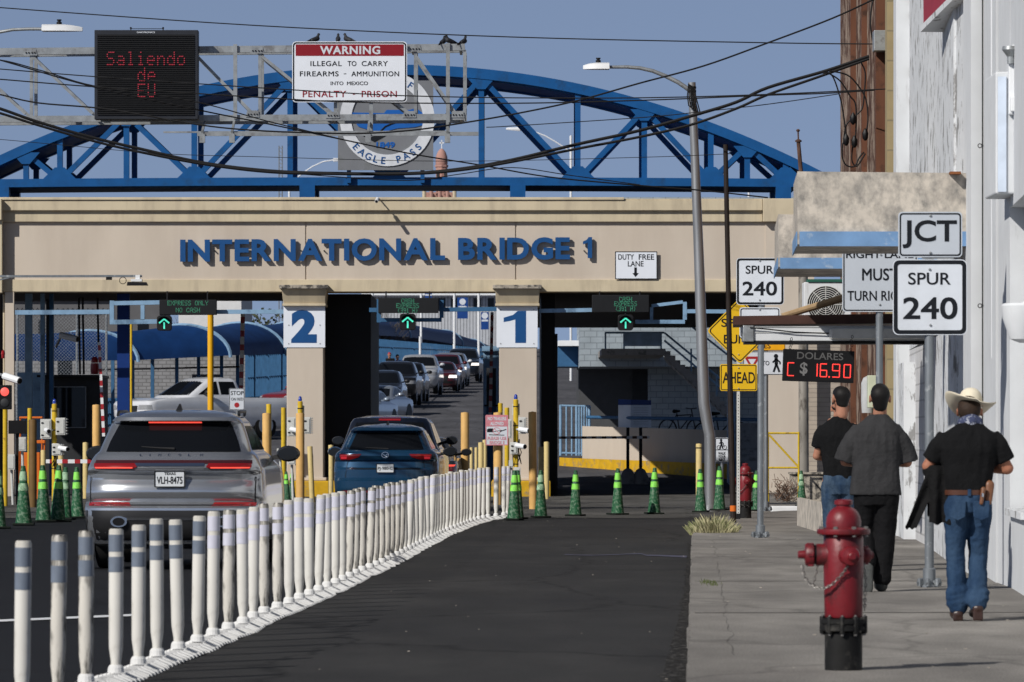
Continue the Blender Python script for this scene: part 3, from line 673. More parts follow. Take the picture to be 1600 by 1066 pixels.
# ------------------------------------------------------------------ vehicles: a body is a stack of horizontal slices (z, rear y, front y, half width, rear corner depth, front corner depth)
class Slices:
    def __init__(s, lv, k=3.0): s.lv = lv; s.k = k
    def at(s, z):
        L = s.lv
        if z <= L[0][0]: return L[0][1:]
        for a, b in zip(L, L[1:]):
            if z <= b[0]:
                t = (z-a[0])/(b[0]-a[0]); return tuple(p+(q_-p)*t for p, q_ in zip(a[1:], b[1:]))
        return L[-1][1:]
    def end_y(s, x, z, e=0, front=False):
        yR, yF, w_, rR, rF = s.at(z); t = min(1, abs(x)/w_); c = 1-(1-t**s.k)**(1/s.k)
        return yF-rF*c+e if front else yR+rR*c-e
    def outline(s, z, e=0):
        yR, yF, w_, rR, rF = s.at(z); w_ += e; yR -= e; yF += e; P = []
        T = [math.sin(-math.pi/2+math.pi*i/18) for i in range(19)]
        fc = lambda t: 1-(1-min(1, abs(t))**s.k)**(1/s.k)
        for t in T: P.append((w_*t, yR+rR*fc(t), z))
        a, b = yR+rR, yF-rF
        for i in range(1, 6): P.append((w_, a+(b-a)*i/6, z))
        for t in reversed(T): P.append((w_*t, yF-rF*fc(t), z))
        for i in range(1, 6): P.append((-w_, b+(a-b)*i/6, z))
        return P
    def body(s, mb, sub=3, z0=None, z1=None):
        zs = []
        for a, b in zip(s.lv, s.lv[1:]): zs += [a[0]+(b[0]-a[0])*i/sub for i in range(sub)]
        zs.append(s.lv[-1][0]); prev = None
        for z in zs:
            r = [mb.v(q_) for q_ in s.outline(z)]
            if prev: mb.skin(prev, r)
            else: mb.f(r[::-1])
            prev = r
        yR, yF = s.at(zs[-1])[:2]; c = mb.v((0, (yR+yF)/2, zs[-1]+.012)); n = len(prev)
        for i in range(n): mb.f([prev[i], prev[(i+1)%n], c])
    def strip(s, mb, rows, e=.005, front=False, n=10, m=4):
        """rows: [(x0, x1, z) ...] bands across the rear (or front) face"""
        def fn(a, b):
            t = b*(len(rows)-1); i = min(int(t), len(rows)-2); t -= i
            A, B = rows[i], rows[i+1]; x0 = A[0]+(B[0]-A[0])*t; x1 = A[1]+(B[1]-A[1])*t
            za = A[2]+(B[2]-A[2])*t; zb = (A[3] if len(A) > 3 else A[2]); zc = (B[3] if len(B) > 3 else B[2]); zb = zb+(zc-zb)*t
            x = x0+(x1-x0)*a; z = za+(zb-za)*a
            return (x, s.end_y(x, z, e, front), z)
        mb.grid(fn, n, m*(len(rows)-1))
    def side(s, mb, sgn_, rows, e=.005):
        """rows: [(y0, y1, z) ...] on a flank"""
        def fn(a, b):
            t = b*(len(rows)-1); i = min(int(t), len(rows)-2); t -= i
            A, B = rows[i], rows[i+1]; y0 = A[0]+(B[0]-A[0])*t; y1 = A[1]+(B[1]-A[1])*t; z = A[2]+(B[2]-A[2])*t
            return (sgn_*(s.at(z)[2]+e), y0+(y1-y0)*a, z)
        mb.grid(fn, 4, 4*(len(rows)-1))
def paint(name, col, metal=.5, rough=.32): return mat(name, col, rough, metal, .03, 6, coat=.8, dirt=[c*.75+.02 for c in col], dirt_amt=.12, dirt_scale=3, sharp=.4)
def wheel(t, x, y, r=.36, wd=.23):
    sd = 1 if x > 0 else -1
    b = MB(); b.lathe([(r-.06,-wd/2),(r-.01,-wd/2+.02),(r,-wd/2+.06),(r,wd/2-.06),(r-.01,wd/2-.02),(r-.07,wd/2)], (x-sd*wd/2, y, r), 28, 'x'); ty = b.build('wheel', M['rubber'], t, True)
    b = MB()
    xx = x+sd*.004
    b.lathe([(r*.66,-.02),(r*.66,.006),(r*.58,.006)], (xx-.0*sd, y, r), 24, (Vector((0,1,0)), Vector((0,0,1)), Vector((sd,0,0))))
    for i in range(5):
        a = 2*math.pi*i/5; b.bar((xx+sd*.012, y, r), (xx+sd*.012, y+r*.62*math.cos(a), r+r*.62*math.sin(a)), .05, .02, (sd,0,0))
    b.build('rim', M['rim'], ty)
def arch(mb, S, y, r=.40):
    for sd in (-1, 1):
        w_ = S.at(.5)[2]
        mb.lathe([(r, 0), (r, .006)], (sd*(w_-.0), y, .37), 24, (Vector((0,1,0)), Vector((0,0,1)), Vector((sd,0,0))))
def mirror(t, x, y, z, m, face_rear=True, s=1.0):
    b = MB(); sd = 1 if x > 0 else -1
    b.lathe([(.05,-.09),(.085,-.07),(.105,0),(.10,.06),(.07,.11),(.03,.13)], (x, y, z), 14, 'y', 1.3*s if False else .78*s, 1.15*s)
    b.bar((x-sd*.10, y+.02, z-.03), (x-sd*.24, y+.05, z-.06), .05, .05)
    o_ = b.build('mirror', m, t, True)
    b = MB(); b.lathe([(.085*s,0),(.085*s,.004)], (x, y-.094, z), 14, 'y', .75, 1.15); b.build('mirror_glass', glass_mat('mirror_glass', (.015,.017,.02), .03), o_)
SED = [(.20,.30,4.45,.78,.5,.6),(.30,.05,4.65,.88,.5,.7),(.50,0,4.70,.91,.5,.75),(.72,.02,4.67,.91,.5,.8),(.84,.05,4.55,.90,.5,.8),(.92,.12,4.15,.885,.5,.8),(.97,.55,3.55,.86,.45,.6),(1.0,.78,3.38,.82,.35,.5),(1.34,1.40,2.62,.66,.3,.42),(1.41,1.58,2.42,.60,.3,.4),(1.45,1.85,2.2,.40,.2,.3)]
SUVL = [(.24,.30,4.40,.80,.5,.6),(.34,.06,4.62,.92,.5,.7),(.60,0,4.70,.96,.45,.7),(.90,.04,4.68,.97,.45,.7),(1.0,.06,4.55,.96,.45,.7),(1.08,.08,4.2,.94,.45,.7),(1.14,.10,3.6,.92,.4,.6),(1.18,.14,3.38,.89,.4,.5),(1.62,.45,2.60,.74,.35,.45),(1.70,.55,2.42,.68,.3,.4),(1.75,.95,2.1,.45,.2,.3)]
PICK = [(.30,.30,5.5,.82,.3,.5),(.42,.06,5.68,.95,.25,.5),(.70,0,5.8,1.0,.22,.45),(1.05,.0,5.8,1.01,.2,.4),(1.14,.02,5.72,1.0,.2,.4),(1.22,.03,5.2,.98,.2,.4),(1.26,.05,4.35,.97,.2,.4)]
PCAB = [(1.20,1.95,4.45,.955,.25,.5),(1.30,1.98,4.30,.93,.25,.5),(1.76,2.10,3.50,.76,.25,.42),(1.84,2.2,3.3,.70,.25,.4),(1.89,2.5,3.0,.45,.2,.3)]
def vehicle(kind, name, label, cat, loc, rz, col, metal=.5, lit=False, group=None, flip=True, mir=None, scale=1.0):
    """a car in the queue; its front is local +y"""
    t = thing(name, label, cat, loc, rz, group); m = col if isinstance(col, bpy.types.Material) else paint(name+'_paint_%d' % len(MATS), col, metal)
    S = Slices({'sedan': SED, 'suv': SUVL, 'pickup': PICK}[kind]); b = MB(); S.body(b)
    if kind == 'pickup': b.build('body', m, t, True, ang=40); G = Slices(PCAB); b = MB(); G.body(b); b.build('cab', m, t, True, ang=40)
    else: b.build('body', m, t, True, ang=40); G = S
    gl = {'sedan': (1.02,1.36), 'suv': (1.22,1.63), 'pickup': (1.33,1.77)}[kind]; hz = {'sedan': .70, 'suv': .90, 'pickup': .96}[kind]; W_ = S.at(hz)[2]; yw = [1.0, 3.75] if kind != 'pickup' else [1.25, 4.75]
    b = MB(); wa, wb = G.at(gl[0])[2], G.at(gl[1])[2]
    G.strip(b, [(-wa*.90, wa*.90, gl[0]), (-wb*.88, wb*.88, gl[1])], .006, True, 14, 6); b.build('windscreen', M['glass'], t, True)
    b = MB(); G.strip(b, [(-wa*.86, wa*.86, gl[0]+.05), (-wb*.84, wb*.84, gl[1])], .006, False, 14, 6); b.build('rear_window', M['glass'], t, True)
    for sd in (-1, 1):
        def ys(z, f): a = G.at(z); return (a[0]+a[3]*.55, a[1]-a[4]*.75)[f]
        y0b, y1b, y0t, y1t = ys(gl[0],0), ys(gl[0],1), ys(gl[1],0), ys(gl[1],1); mid = (y0b+y1b)/2-.05
        for a0, a1, c0, c1 in ((y0b+.12, mid-.04, y0t+.10, mid-.04), (mid+.04, y1b-.1, mid+.04, y1t-.1)):
            b = MB(); G.side(b, sd, [(a0, a1, gl[0]+.02), (c0, c1, gl[1]-.02)]); b.build('side_window', M['glass'], t)
        b = MB()
        S.strip(b, [tuple(sorted((sd*W_*.55, sd*W_*.985)))+(hz-.08,), tuple(sorted((sd*W_*.60, sd*W_*.985)))+(hz+.06,)], .008, True, 8, 3); b.build('headlight', M['headlamp'] if lit and sd > -2 else mat('lamp_glass', (.5,.52,.55), .1, .5, .2, 30), t, True)
        b = MB(); S.strip(b, [tuple(sorted((sd*W_*.65, sd*W_*.98)))+(hz-.06,), tuple(sorted((sd*W_*.68, sd*W_*.98)))+(hz+.10,)], .008, False, 8, 3); b.build('taillight', M['redlens'], t, True)
        mirror(t, sd*(W_+.10), G.at(gl[0])[1]-.75, gl[0]+.08, mir or m)
        for y in yw: wheel(t, sd*(W_-.03), y, .37 if kind != 'pickup' else .41)
    b = MB(); S.strip(b, [(-W_*.5, W_*.5, hz-.26), (-W_*.55, W_*.55, hz+.04)], .007, True, 12, 4); b.build('grille', M['blackplastic'], t, True)
    b = MB(); S.strip(b, [(-W_*.9, W_*.9, .34), (-W_*.9, W_*.9, .46)], .007, True, 12, 2); b.build('bumper', M['chrome'] if kind == 'pickup' else M['blackplastic'], t, True)
    y = S.end_y(0, .52, .012, True); b = MB(); b.box(-.15, .15, y, y+.01, .47, .62); b.build('license_plate', M['white'], t)
    b = MB(); [arch(b, S, y) for y in yw]; b.build('wheel_arch', M['black'], t)
    t.scale = (scale, scale, scale)
    if kind == 'pickup': b = MB(); b.box(-.80, .80, .12, 1.85, 1.262, 1.27); b.build('cargo_bed', M['black'], t)
    return t

# ------------------------------------------------------------------ silver SUV, seen from behind
sd_ = 54.8; k_ = F/sd_
RZ = -R(1.2)
T = thing('sport_utility', 'silver SUV with a full-width tail light bar waiting beside the delineators', 'car', (X(267, sd_), sd_, 0), RZ)
silver = paint('silver_paint', (.50,.52,.55), .82, .25)
def lx(px): return (px-267)/k_
def lz(py): return H-(py-HY)/k_
LV = [(.22,.40,4.2,.78,.5,.6),(.28,.12,4.45,.88,.45,.7),(.40,.03,4.55,.935,.42,.7),(.56,0,4.58,.955,.42,.7),(.665,.01,4.59,.962,.42,.7),(.70,.05,4.59,.962,.42,.7),(.73,.125,4.58,.962,.42,.7),(.77,.095,4.58,.962,.42,.7),(.84,.078,4.56,.960,.44,.7),(.90,.092,4.55,.957,.45,.7),(.97,.135,4.5,.952,.46,.7),(1.03,.128,4.45,.947,.46,.7),(1.065,.075,4.4,.943,.47,.7),(1.10,.060,4.1,.935,.48,.68),(1.13,.072,3.9,.925,.48,.65),(1.19,.125,3.4,.898,.46,.6),(1.235,.165,3.15,.868,.44,.5),(1.275,.215,3.02,.825,.42,.5),(1.575,.50,2.35,.715,.34,.45),(1.60,.40,2.28,.70,.34,.45),(1.64,.42,2.15,.665,.34,.4),(1.69,.62,1.95,.56,.3,.4),(1.72,1.05,1.75,.36,.2,.3)]
S = Slices(LV, 3.1); b = MB(); S.body(b); b.build('body', silver, T, True, ang=30)
b = MB(); S.strip(b, [(lx(161), lx(373), lz(706)), (lx(166), lx(368), lz(690)), (lx(178), lx(357), lz(664)), (lx(183), lx(352), lz(657))], .006, n=20, m=5); rw = b.build('rear_window', M['glass'], T, True)
# seats and headrests faintly seen inside are left to the tinted glass; the brake light sits on the spoiler lip
b = MB(); S.strip(b, [(lx(226), lx(310), lz(661.2)), (lx(226), lx(310), lz(659.0))], .018, n=8, m=1); b.build('brake_light', M['redlit'], T, True)
b = MB(); S.strip(b, [(lx(144), lx(392), lz(724.5)), (lx(146), lx(391), lz(719))], .006, n=24, m=2); b.build('light_bar', mat('bar_dark', (.05,.012,.014), .15, 0, 0, coat=1), T, True)
b = MB(); S.strip(b, [(lx(209), lx(318), lz(728.5)), (lx(209), lx(319), lz(723.6))], .009, n=14, m=1); b.build('chrome_strip', M['chrome'], T, True)
for sg in (-1, 1):
    f = (lambda a: lx(a)) if sg < 0 else (lambda a: -lx(a))
    rows = [(f(207), f(146), lz(733)), (f(213), f(143), lz(729.5)), (f(209), f(143), lz(724))]
    rows = [(min(a, c), max(a, c), z) for a, c, z in rows]
    b = MB(); S.strip(b, rows, .012, n=12, m=3); tl = b.build('taillight', M['redlens'], T, True)
    rows = [(f(206), f(146), lz(732.2)), (f(206), f(145), lz(730.0))]; rows = [(min(a, c), max(a, c), z) for a, c, z in rows]
    b = MB(); S.strip(b, rows, .016, n=12, m=1); b.build('lit_tube', M['redlit'], tl, True)
    rows = [(f(150), f(168), lz(732)), (f(150), f(168), lz(726))]; rows = [(min(a, c), max(a, c), z) for a, c, z in rows]
    rows = [(f(204), f(135.5), lz(790.5)), (f(200), f(135.5), lz(785))]; rows = [(min(a, c), max(a, c), z) for a, c, z in rows]
    b = MB(); S.strip(b, rows, .008, n=10, m=1); b.build('reflector', mat('reflector_red', (.30,.01,.012), .2, 0, .2, 40, coat=1), T, True)
    mirror(T, sg*1.075, 2.85, 1.24, M['blackplastic'], s=1.12)
    for y in (.95, 3.72): wheel(T, sg*.885, y, .37, .24)
    b = MB(); b.lathe([(.045,0),(.06,0),(.062,.05),(.03,.06)], (sg*.56, -.01, .52), 18, 'y', 1, 1.5); ex = b.build('exhaust_tip', M['chrome'], T, True)
    b = MB(); b.lathe([(.044,-.003),(.044,.01)], (sg*.56, -.012, .52), 16, 'y', 1, 1.5); b.build('exhaust_hole', M['black'], ex)
    def sw(rows, nm): b = MB(); S.side(b, sg, rows, .005); b.build(nm, M['glass'], T)
    sw([(.70,1.72,1.29),(.95,1.72,1.55)], 'side_window'); sw([(1.80,2.55,1.29),(1.80,2.0,1.55)], 'side_window')
    b = MB(); b.tube([(sg*.66,.95,1.665),(sg*.655,1.0,1.70),(sg*.655,1.9,1.71),(sg*.64,2.0,1.67)], .018, 8); b.build('roof_rail', mat('rail_dark', (.05,.052,.056), .35, .6), T, True)
    b = MB(); S.side(b, sg, [(.4,4.0,.30),(.4,4.0,.48)], .006); b.build('sill', M['blackplastic'], T)
b = MB(); S.strip(b, [(-.90,.90,.255), (-.93,.93,.46), (-.93,.93,.64)], .006, n=20, m=3); b.build('bumper', M['blackplastic'], T, True)
b = MB(); S.strip(b, [(-.60,.60,.535), (-.62,.62,.565)], .014, n=16, m=1); b.build('chrome_trim', M['chrome'], T, True)
b = MB()
for z0, z1, a in ((.705,.700,.90),): S.strip(b, [(-.86,.86,.694), (-.86,.86,.704)], .004, n=16, m=1)
for sg in (-1, 1): S.strip(b, [(sg*.885,sg*.893,.72), (sg*.888,sg*.896,1.0)], .004, n=1, m=6)
b.build('tailgate_seam', M['black'], T)
b = MB(); S.strip(b, [(lx(209), lx(318), lz(738)), (lx(209), lx(318), lz(729.2))], .003, n=12, m=2); b.build('handle_recess', silver, T, True)
def fit_text(body, x0, x1, z0, z1, S, e, m, t, nm='letter', bold=.02, front=False):
    me = text_mesh(body, bold); E = ext(me)
    for v in me.vertices:
        x = x0+(v.co.x-E[0])*(x1-x0)/(E[1]-E[0]); z = z0+(v.co.y-E[2])*(z1-z0)/(E[3]-E[2]); v.co = (x, S.end_y(x, z, e, front)-v.co.z*.003, z)
    me.materials.clear(); me.materials.append(m); return link(nm, me, t)
for ch, px in zip('LINCOLN', (218, 232, 247.5, 262, 279, 294, 313)):
    w_ = 1.2 if ch == 'I' else 4.2; fit_text(ch, lx(px-w_/2), lx(px+w_/2), lz(713), lz(709.2), S, .006, M['chrome'], T)
def plate(t, S, x0, x1, z0, z1, line, top, mt, e=.02):
    yb = min(S.end_y(0, z0), S.end_y(0, z1))-e
    b = MB(); b.prism(rr((x0+x1)/2, (z0+z1)/2, x1-x0, z1-z0, .012), yb, yb+.008); pl_ = b.build('license_plate', mat('plate_white', (.62,.65,.68), .4, 0, .05), t)
    b = MB(); b.frame(rr((x0+x1)/2, (z0+z1)/2, x1-x0+.012, z1-z0+.012, .014), rr((x0+x1)/2, (z0+z1)/2, x1-x0-.01, z1-z0-.01, .01), yb-.006, yb-.001); b.build('plate_frame', M['dark'], pl_)
    hx = x1-x0; text('legend', line, x0+hx*.07, x1-hx*.07, z0+(z1-z0)*.2, z0+(z1-z0)*.66, yb-.0008, M['signblack'], pl_, (0,0,0), .003, .01)
    if top: text('legend', top, x0+hx*.32, x1-hx*.3, z0+(z1-z0)*.76, z0+(z1-z0)*.93, yb-.0008, M['signblack'], pl_, (0,0,0), .003, .02)
    return pl_
plate(T, S, lx(241), lx(287.5), lz(761), lz(736.5), 'VLH-8475', 'TEXAS', None)
b = MB(); b.hexa([(-.035,1.0,1.715),(.035,1.0,1.715),(.03,1.2,1.715),(-.03,1.2,1.715),(-.006,1.12,1.79),(.006,1.12,1.79),(.006,1.18,1.79),(-.006,1.18,1.79)]); b.build('antenna', M['blackplastic'], T)
b = MB(); b.tube([(.02, S.end_y(0,1.30,.02), 1.30), (-.10, S.end_y(-.1,1.31,.018), 1.305), (-.34, S.end_y(-.34,1.325,.014), 1.322)], [.014,.010,.006], 6); b.build('wiper', M['blackplastic'], T)
b = MB(); arch(b, S, .95, .42); arch(b, S, 3.72, .42); b.build('wheel_arch', M['black'], T)

# ------------------------------------------------------------------ blue hatchback SUV ahead of it
cd_ = 89.5; k_ = F/cd_; cxp = 601.5
T = thing('crossover', 'dark blue crossover with a winged round emblem queuing behind the delineators', 'car', (X(cxp, cd_), cd_, 0), -R(1.4))
bluep = paint('blue_car_paint', (.011,.060,.132), .5, .24)
lx = lambda px: (px-cxp)/k_
lz = lambda py: H-(py-HY)/k_
LV = [(.22,.35,4.2,.76,.5,.6),(.30,.10,4.4,.86,.45,.7),(.50,0,4.5,.90,.42,.7),(.66,.0,4.55,.915,.42,.7),(.72,.09,4.55,.92,.42,.7),(.86,.09,4.5,.92,.42,.7),(.90,.13,4.5,.92,.42,.7),(1.0,.15,4.45,.915,.42,.7),(1.04,.10,4.3,.91,.42,.7),(1.10,.07,3.7,.90,.42,.65),(1.14,.08,3.4,.885,.42,.6),(1.17,.11,3.1,.86,.42,.5),(1.22,.20,3.0,.79,.40,.5),(1.52,.48,2.3,.655,.34,.45),(1.545,.36,2.25,.645,.34,.45),(1.60,.42,2.1,.58,.34,.4),(1.645,.75,1.9,.42,.3,.4),(1.66,1.1,1.7,.25,.2,.3)]
S = Slices(LV, 3.0); b = MB(); S.body(b); b.build('body', bluep, T, True, ang=30)
b = MB(); S.strip(b, [(lx(543.5), lx(661), lz(703)), (lx(547), lx(658), lz(695)), (lx(555), lx(650), lz(676))], .006, n=18, m=5); b.build('rear_window', M['glass'], T, True)
b = MB(); b.tube([(.05, S.end_y(0,1.225,.02), 1.225), (-.35, S.end_y(-.35,1.24,.016), 1.245)], [.012,.006], 6); b.build('wiper', M['blackplastic'], T)
for sg in (-1, 1):
    f = (lambda a: lx(a)) if sg < 0 else (lambda a: -lx(a))
    so = lambda rows: [(min(a, c), max(a, c), z) for a, c, z in rows]
    b = MB(); S.strip(b, so([(f(546), f(531), lz(719)), (f(560), f(529.5), lz(714.5)), (f(564), f(529.5), lz(709.5))]), .01, n=10, m=3); tl = b.build('taillight', M['redlens'], T, True)
    b = MB(); S.strip(b, so([(f(540.5), f(532), lz(717.5)), (f(541.5), f(531), lz(711.5))]), .013, n=5, m=2); b.build('lamp', emit('soft_red_lens', (.8,.03,.05), .35), tl, True)
    b = MB(); S.strip(b, so([(f(575), f(536), lz(770)), (f(575), f(536), lz(766.5))]), .008, n=6, m=1); b.build('reflector', M['redlens'], T, True)
    mirror(T, sg*1.04, 2.75, 1.17, bluep if sg < 0 else M['blackplastic'], s=1.1)
    for y in (.92, 3.6): wheel(T, sg*.85, y, .36, .23)
    b = MB(); S.side(b, sg, [(.70,1.65,1.24),(.95,1.65,1.49)], .005); b.build('side_window', M['glass'], T)
    b = MB(); S.side(b, sg, [(1.72,2.5,1.24),(1.72,2.0,1.49)], .005); b.build('side_window', M['glass'], T)
b = MB(); S.strip(b, [(-.85,.85,.24), (-.87,.87,.50)], .006, n=16, m=2); b.build('bumper', M['blackplastic'], T, True)
b = MB(); S.strip(b, [(-.60,.60,.865), (-.62,.62,.885)], .004, n=12, m=1)
for sg in (-1, 1): S.strip(b, [(sg*.70,sg*.708,.72), (sg*.66,sg*.668,1.02)], .004, n=1, m=5)
b.build('tailgate_seam', M['black'], T)
plate(T, S, lx(588), lx(615), lz(738.5), lz(725), 'PJ-980-C', None, None, .03)
# emblem: ring with wings
b = MB(); yb = S.end_y(0, lz(711))-.012; cz_ = lz(711); rg = lambda r, n=24: [(r*1.2*math.cos(2*math.pi*i/n), cz_+r*math.sin(2*math.pi*i/n)) for i in range(n)]
b.frame(rg(.055), rg(.044), yb-.012, yb)
b.prism([(-.052,cz_+.015),(-.02,cz_+.012),(0,cz_-.014),(.02,cz_+.012),(.052,cz_+.015),(.03,cz_-.0),(0,cz_-.028),(-.03,cz_-.0)], yb-.011, yb-.001); b.build('emblem', M['chrome'], T)
fit_text('CX-5', lx(545.5), lx(556), lz(733), lz(730.2), S, .006, M['chrome'], T)
b = MB(); b.hexa([(-.03,.9,1.64),(.03,.9,1.64),(.03,1.1,1.645),(-.03,1.1,1.645),(-.006,1.02,1.72),(.006,1.02,1.72),(.006,1.08,1.72),(-.006,1.08,1.72)]); b.build('antenna', M['blackplastic'], T)
b = MB(); arch(b, S, .92); arch(b, S, 3.6); b.build('wheel_arch', M['black'], T)

# dark pickup ahead of the crossover (rear view), and the grey sedan beside it
navy = paint('navy_paint', (.006,.010,.022), .4, .25)
t = vehicle('suv', 'sport_utility', 'large near-black SUV seen from behind over the roof of the blue crossover', 'car', (X(607, 97), 97, 0), -R(1.4), navy, mir=M['blackplastic']); t.scale = (1.03, 1, 1.05)
b = MB(); G = Slices(SUVL); G.strip(b, [(-.20,.20,1.665), (-.20,.20,1.725)], .012, False, 8, 2); b.build('brake_light', mat('brake_red', (.28,.012,.016), .25, 0, .3, 30, coat=1), t, True)
t = vehicle('sedan', 'sedan', 'dark grey sedan with one brake light showing just right of the blue crossover', 'car', (X(647, 110), 110, 0), -R(2), (.07,.075,.085), .6, mir=M['blackplastic'])
b = MB(); SS = Slices(SED); SS.strip(b, [(.60,.85,.80), (.70,.88,.84)], .02, False, 6, 2); b.build('lit_tube', M['redlit'], t, True)
# white pickup crossing behind the yellow post, nose to the left
t = vehicle('pickup', 'pickup_truck', 'white pickup truck angled behind the silver SUV, next to the STOP ON RED sign', 'pickup truck', (X(437, 176), 176, ramp_z(176)+.012), R(180-51), paint('white_car_paint', (.72,.74,.78), .1, .3), mir=M['blackplastic'], scale=1.1)
# red car nose peeping out left of column 2
vehicle('suv', 'sport_utility', 'red SUV partly hidden by the left portal column behind the white pickup', 'car', (X(553, 198), 198, ramp_z(198)+.012), R(180-40), (.25,.01,.018), .3)
# the queue coming over the bridge
Q = 'cars queuing over the bridge'
def onbridge(px, d): return (X(px, d), d, ramp_z(d)+.012)
A_ = R(180-2.2)
for kind, nm, lab, px, d, ya, col, lit, mc in (
 ('sedan','sedan','pale blue sedan half hidden by the black lane wall at the head of the queue',588,186,R(180-12),(.30,.36,.44),0,None),
 ('sedan','sedan','silver-blue sedan with pale mirror turning out at the front of the bridge queue',614,194,R(180-14),(.34,.38,.44),0,None),
 ('suv','sport_utility','dark blue SUV with broad windscreen behind the silver sedan',601,210,A_,(.02,.028,.045),0,M['blackplastic']),
 ('pickup','pickup_truck','black pickup with bright chrome headlamp behind the dark blue SUV',626,224,A_,(.012,.013,.016),0,M['blackplastic']),
 ('suv','sport_utility','near-black SUV between the black pickup and the white truck',639,231,A_,(.012,.014,.018),0,M['blackplastic']),
 ('pickup','pickup_truck','white pickup with pale bonnet in the middle of the queue',661,245,A_,(.55,.57,.6),0,paint('white_mirror', (.55,.57,.6), .1)),
 ('sedan','sedan','dark red sedan with its headlight on beside the white pickup',692,253,A_,(.10,.012,.02),1,None),
 ('suv','sport_utility','maroon SUV behind the dark red sedan in the queue',698,262,A_,(.12,.014,.022),1,None),
 ('suv','sport_utility','silver SUV behind the maroon SUV near the end of the queue',707,275,A_,(.30,.31,.33),1,M['whitepaint']),
 ('pickup','pickup_truck','dark blue pickup at the far end of the visible queue',728,292,A_,(.02,.03,.05),1,None)):
    vehicle(kind, nm, lab, 'pickup truck' if kind == 'pickup' else 'car', onbridge(px, d), ya, col, .4, lit, Q, True, mc)
# ------------------------------------------------------------------ flexible delineator posts
M['post_white'] = mat('delineator_white', (.66,.645,.60), .55, 0, .07, 6, (1,1,.3), dirt=(.30,.275,.23), dirt_amt=.30, dirt_scale=5, dirt_stretch=(1.6,1.6,.5), sharp=.25)
M['post_scuffed'] = mat('delineator_scuffed', (.60,.575,.52), .6, 0, .1, 6, (1,1,.3), dirt=(.06,.056,.05), dirt_amt=.50, dirt_scale=6, dirt_stretch=(2,2,.45), sharp=.14)
M['band_grey'] = mat('band_grey', (.16,.19,.24), .35, 0, .12, 12)
M['band_pale'] = mat('band_pale', (.60,.60,.69), .35, 0, .06, 12)
M['base_white'] = mat('delineator_base', (.66,.66,.65), .65, 0, .08, 8, dirt=(.3,.3,.3), dirt_amt=.2, dirt_scale=6)
def make_delineator(band, pm):
    t = thing('delineator_post', None, 'delineator')
    hgt = .90; r = .0425
    b = MB(); b.lathe([(.030,.06),(.030,.12),(.041,.20),(r,.26),(r,hgt-.012),(r-.006,hgt),(r-.012,hgt)], (0,0,0), 20); b.build('post', pm, t, True)
    for z0, z1 in ((hgt-.135,hgt-.035),(hgt-.255,hgt-.165)):
        b = MB(); b.lathe([(r+.0015,z0),(r+.0015,z1)], (0,0,0), 20); b.build('reflective_band', band, t, True)
    b = MB()                                # low ribbed kerb unit, tapering to the sides
    L = .555; prof = [(-.12,0),(-.12,.012),(-.035,.045),(.035,.045),(.12,.012),(.12,0)]
    a = [b.v((x,-L,z)) for x, z in prof]; c = [b.v((x,L,z)) for x, z in prof]; n = len(prof)
    for i in range(n): b.f([a[i], a[(i+1)%n], c[(i+1)%n], c[i]])
    b.f(a[::-1]); b.f(c)
    for i in range(6):
        y = -.47+.19*i
        for s in (-1, 1): b.hexa([(s*.045,y-.03,.02),(s*.135,y-.03,.0),(s*.135,y+.03,.0),(s*.045,y+.03,.02),(s*.045,y-.01,.055),(s*.125,y-.01,.018),(s*.125,y+.01,.018),(s*.045,y+.01,.055)])
    b.lathe([(.05,.055),(.046,.085),(.036,.10)], (0,0,0), 16); b.build('base', M['base_white'], t)
    return t
protos = {}
i = 0; d = 26.3
pts = []
while d < 92.3: pts.append((delin_x(d), d)); d += 1.145
for i, (x, y) in enumerate(pts):
    key = ('g' if i < 8 else 'p', 's' if (i in (1,2,9,12,13) or 21 <= i <= 30) else 'w')
    if key not in protos: o = protos[key] = make_delineator(M['band_grey'] if key[0] == 'g' else M['band_pale'], M['post_scuffed'] if key[1] == 's' else M['post_white'])
    else: o = copy_tree(protos[key])
    y2 = y+.5; sl = (delin_x(y2)-x)/.5
    o.location = (x, y, .002); o.rotation_euler = (R(random.uniform(-1.2,1.2)), R(random.gauss(0, .6 if i < 20 else 1.0)), -math.atan(sl))
    o.rotation_euler[2] += 0
    o.scale = (1, 1, random.uniform(.985, 1.015))
    tag(o, '%swhite delineator post with %s bands, %s from the near end of the row' % ('scuffed ' if key[1] == 's' else '', 'grey' if key[0] == 'g' else 'lavender', ordinal(i+1)), 'delineator', 'white delineator posts dividing the lanes')

# ------------------------------------------------------------------ green traffic cones
M['cone'] = mat('cone_green', (.012,.085,.035), .55, 0, .3, 10, dirt=(.14,.22,.15), dirt_amt=.42, dirt_scale=22, sharp=.12)
M['cone_band'] = mat('cone_lime', (.25,.72,.10), .4, 0, .12, 10, dirt=(.12,.4,.08), dirt_amt=.2, dirt_scale=9)
M['cone_band_old'] = mat('cone_faded', (.33,.50,.33), .5, 0, .15, 10, dirt=(.14,.24,.14), dirt_amt=.35, dirt_scale=9)
def make_cone(bm_):
    t = thing('traffic_cone', None, 'cone')
    b = MB(); b.box(-.17,.17,-.17,.17,0,.035); b.build('base', mat('cone_base', (.008,.012,.009), .8, 0, .2), t, False, .012)
    b = MB(); b.lathe([(.135,.03),(.125,.07),(.045,.86),(.034,.925),(.020,.93)], (0,0,0), 20); b.build('cone_body', M['cone'], t, True)
    f = lambda z: .135-.09*(z-.03)/.86+.003
    for z0, z1 in ((.54,.655),(.70,.84)):
        b = MB(); b.lathe([(f(z0)-.006+.006,z0),(f(z1),z1)], (0,0,0), 20); b.build('reflective_collar', bm_, t, True)
    return t
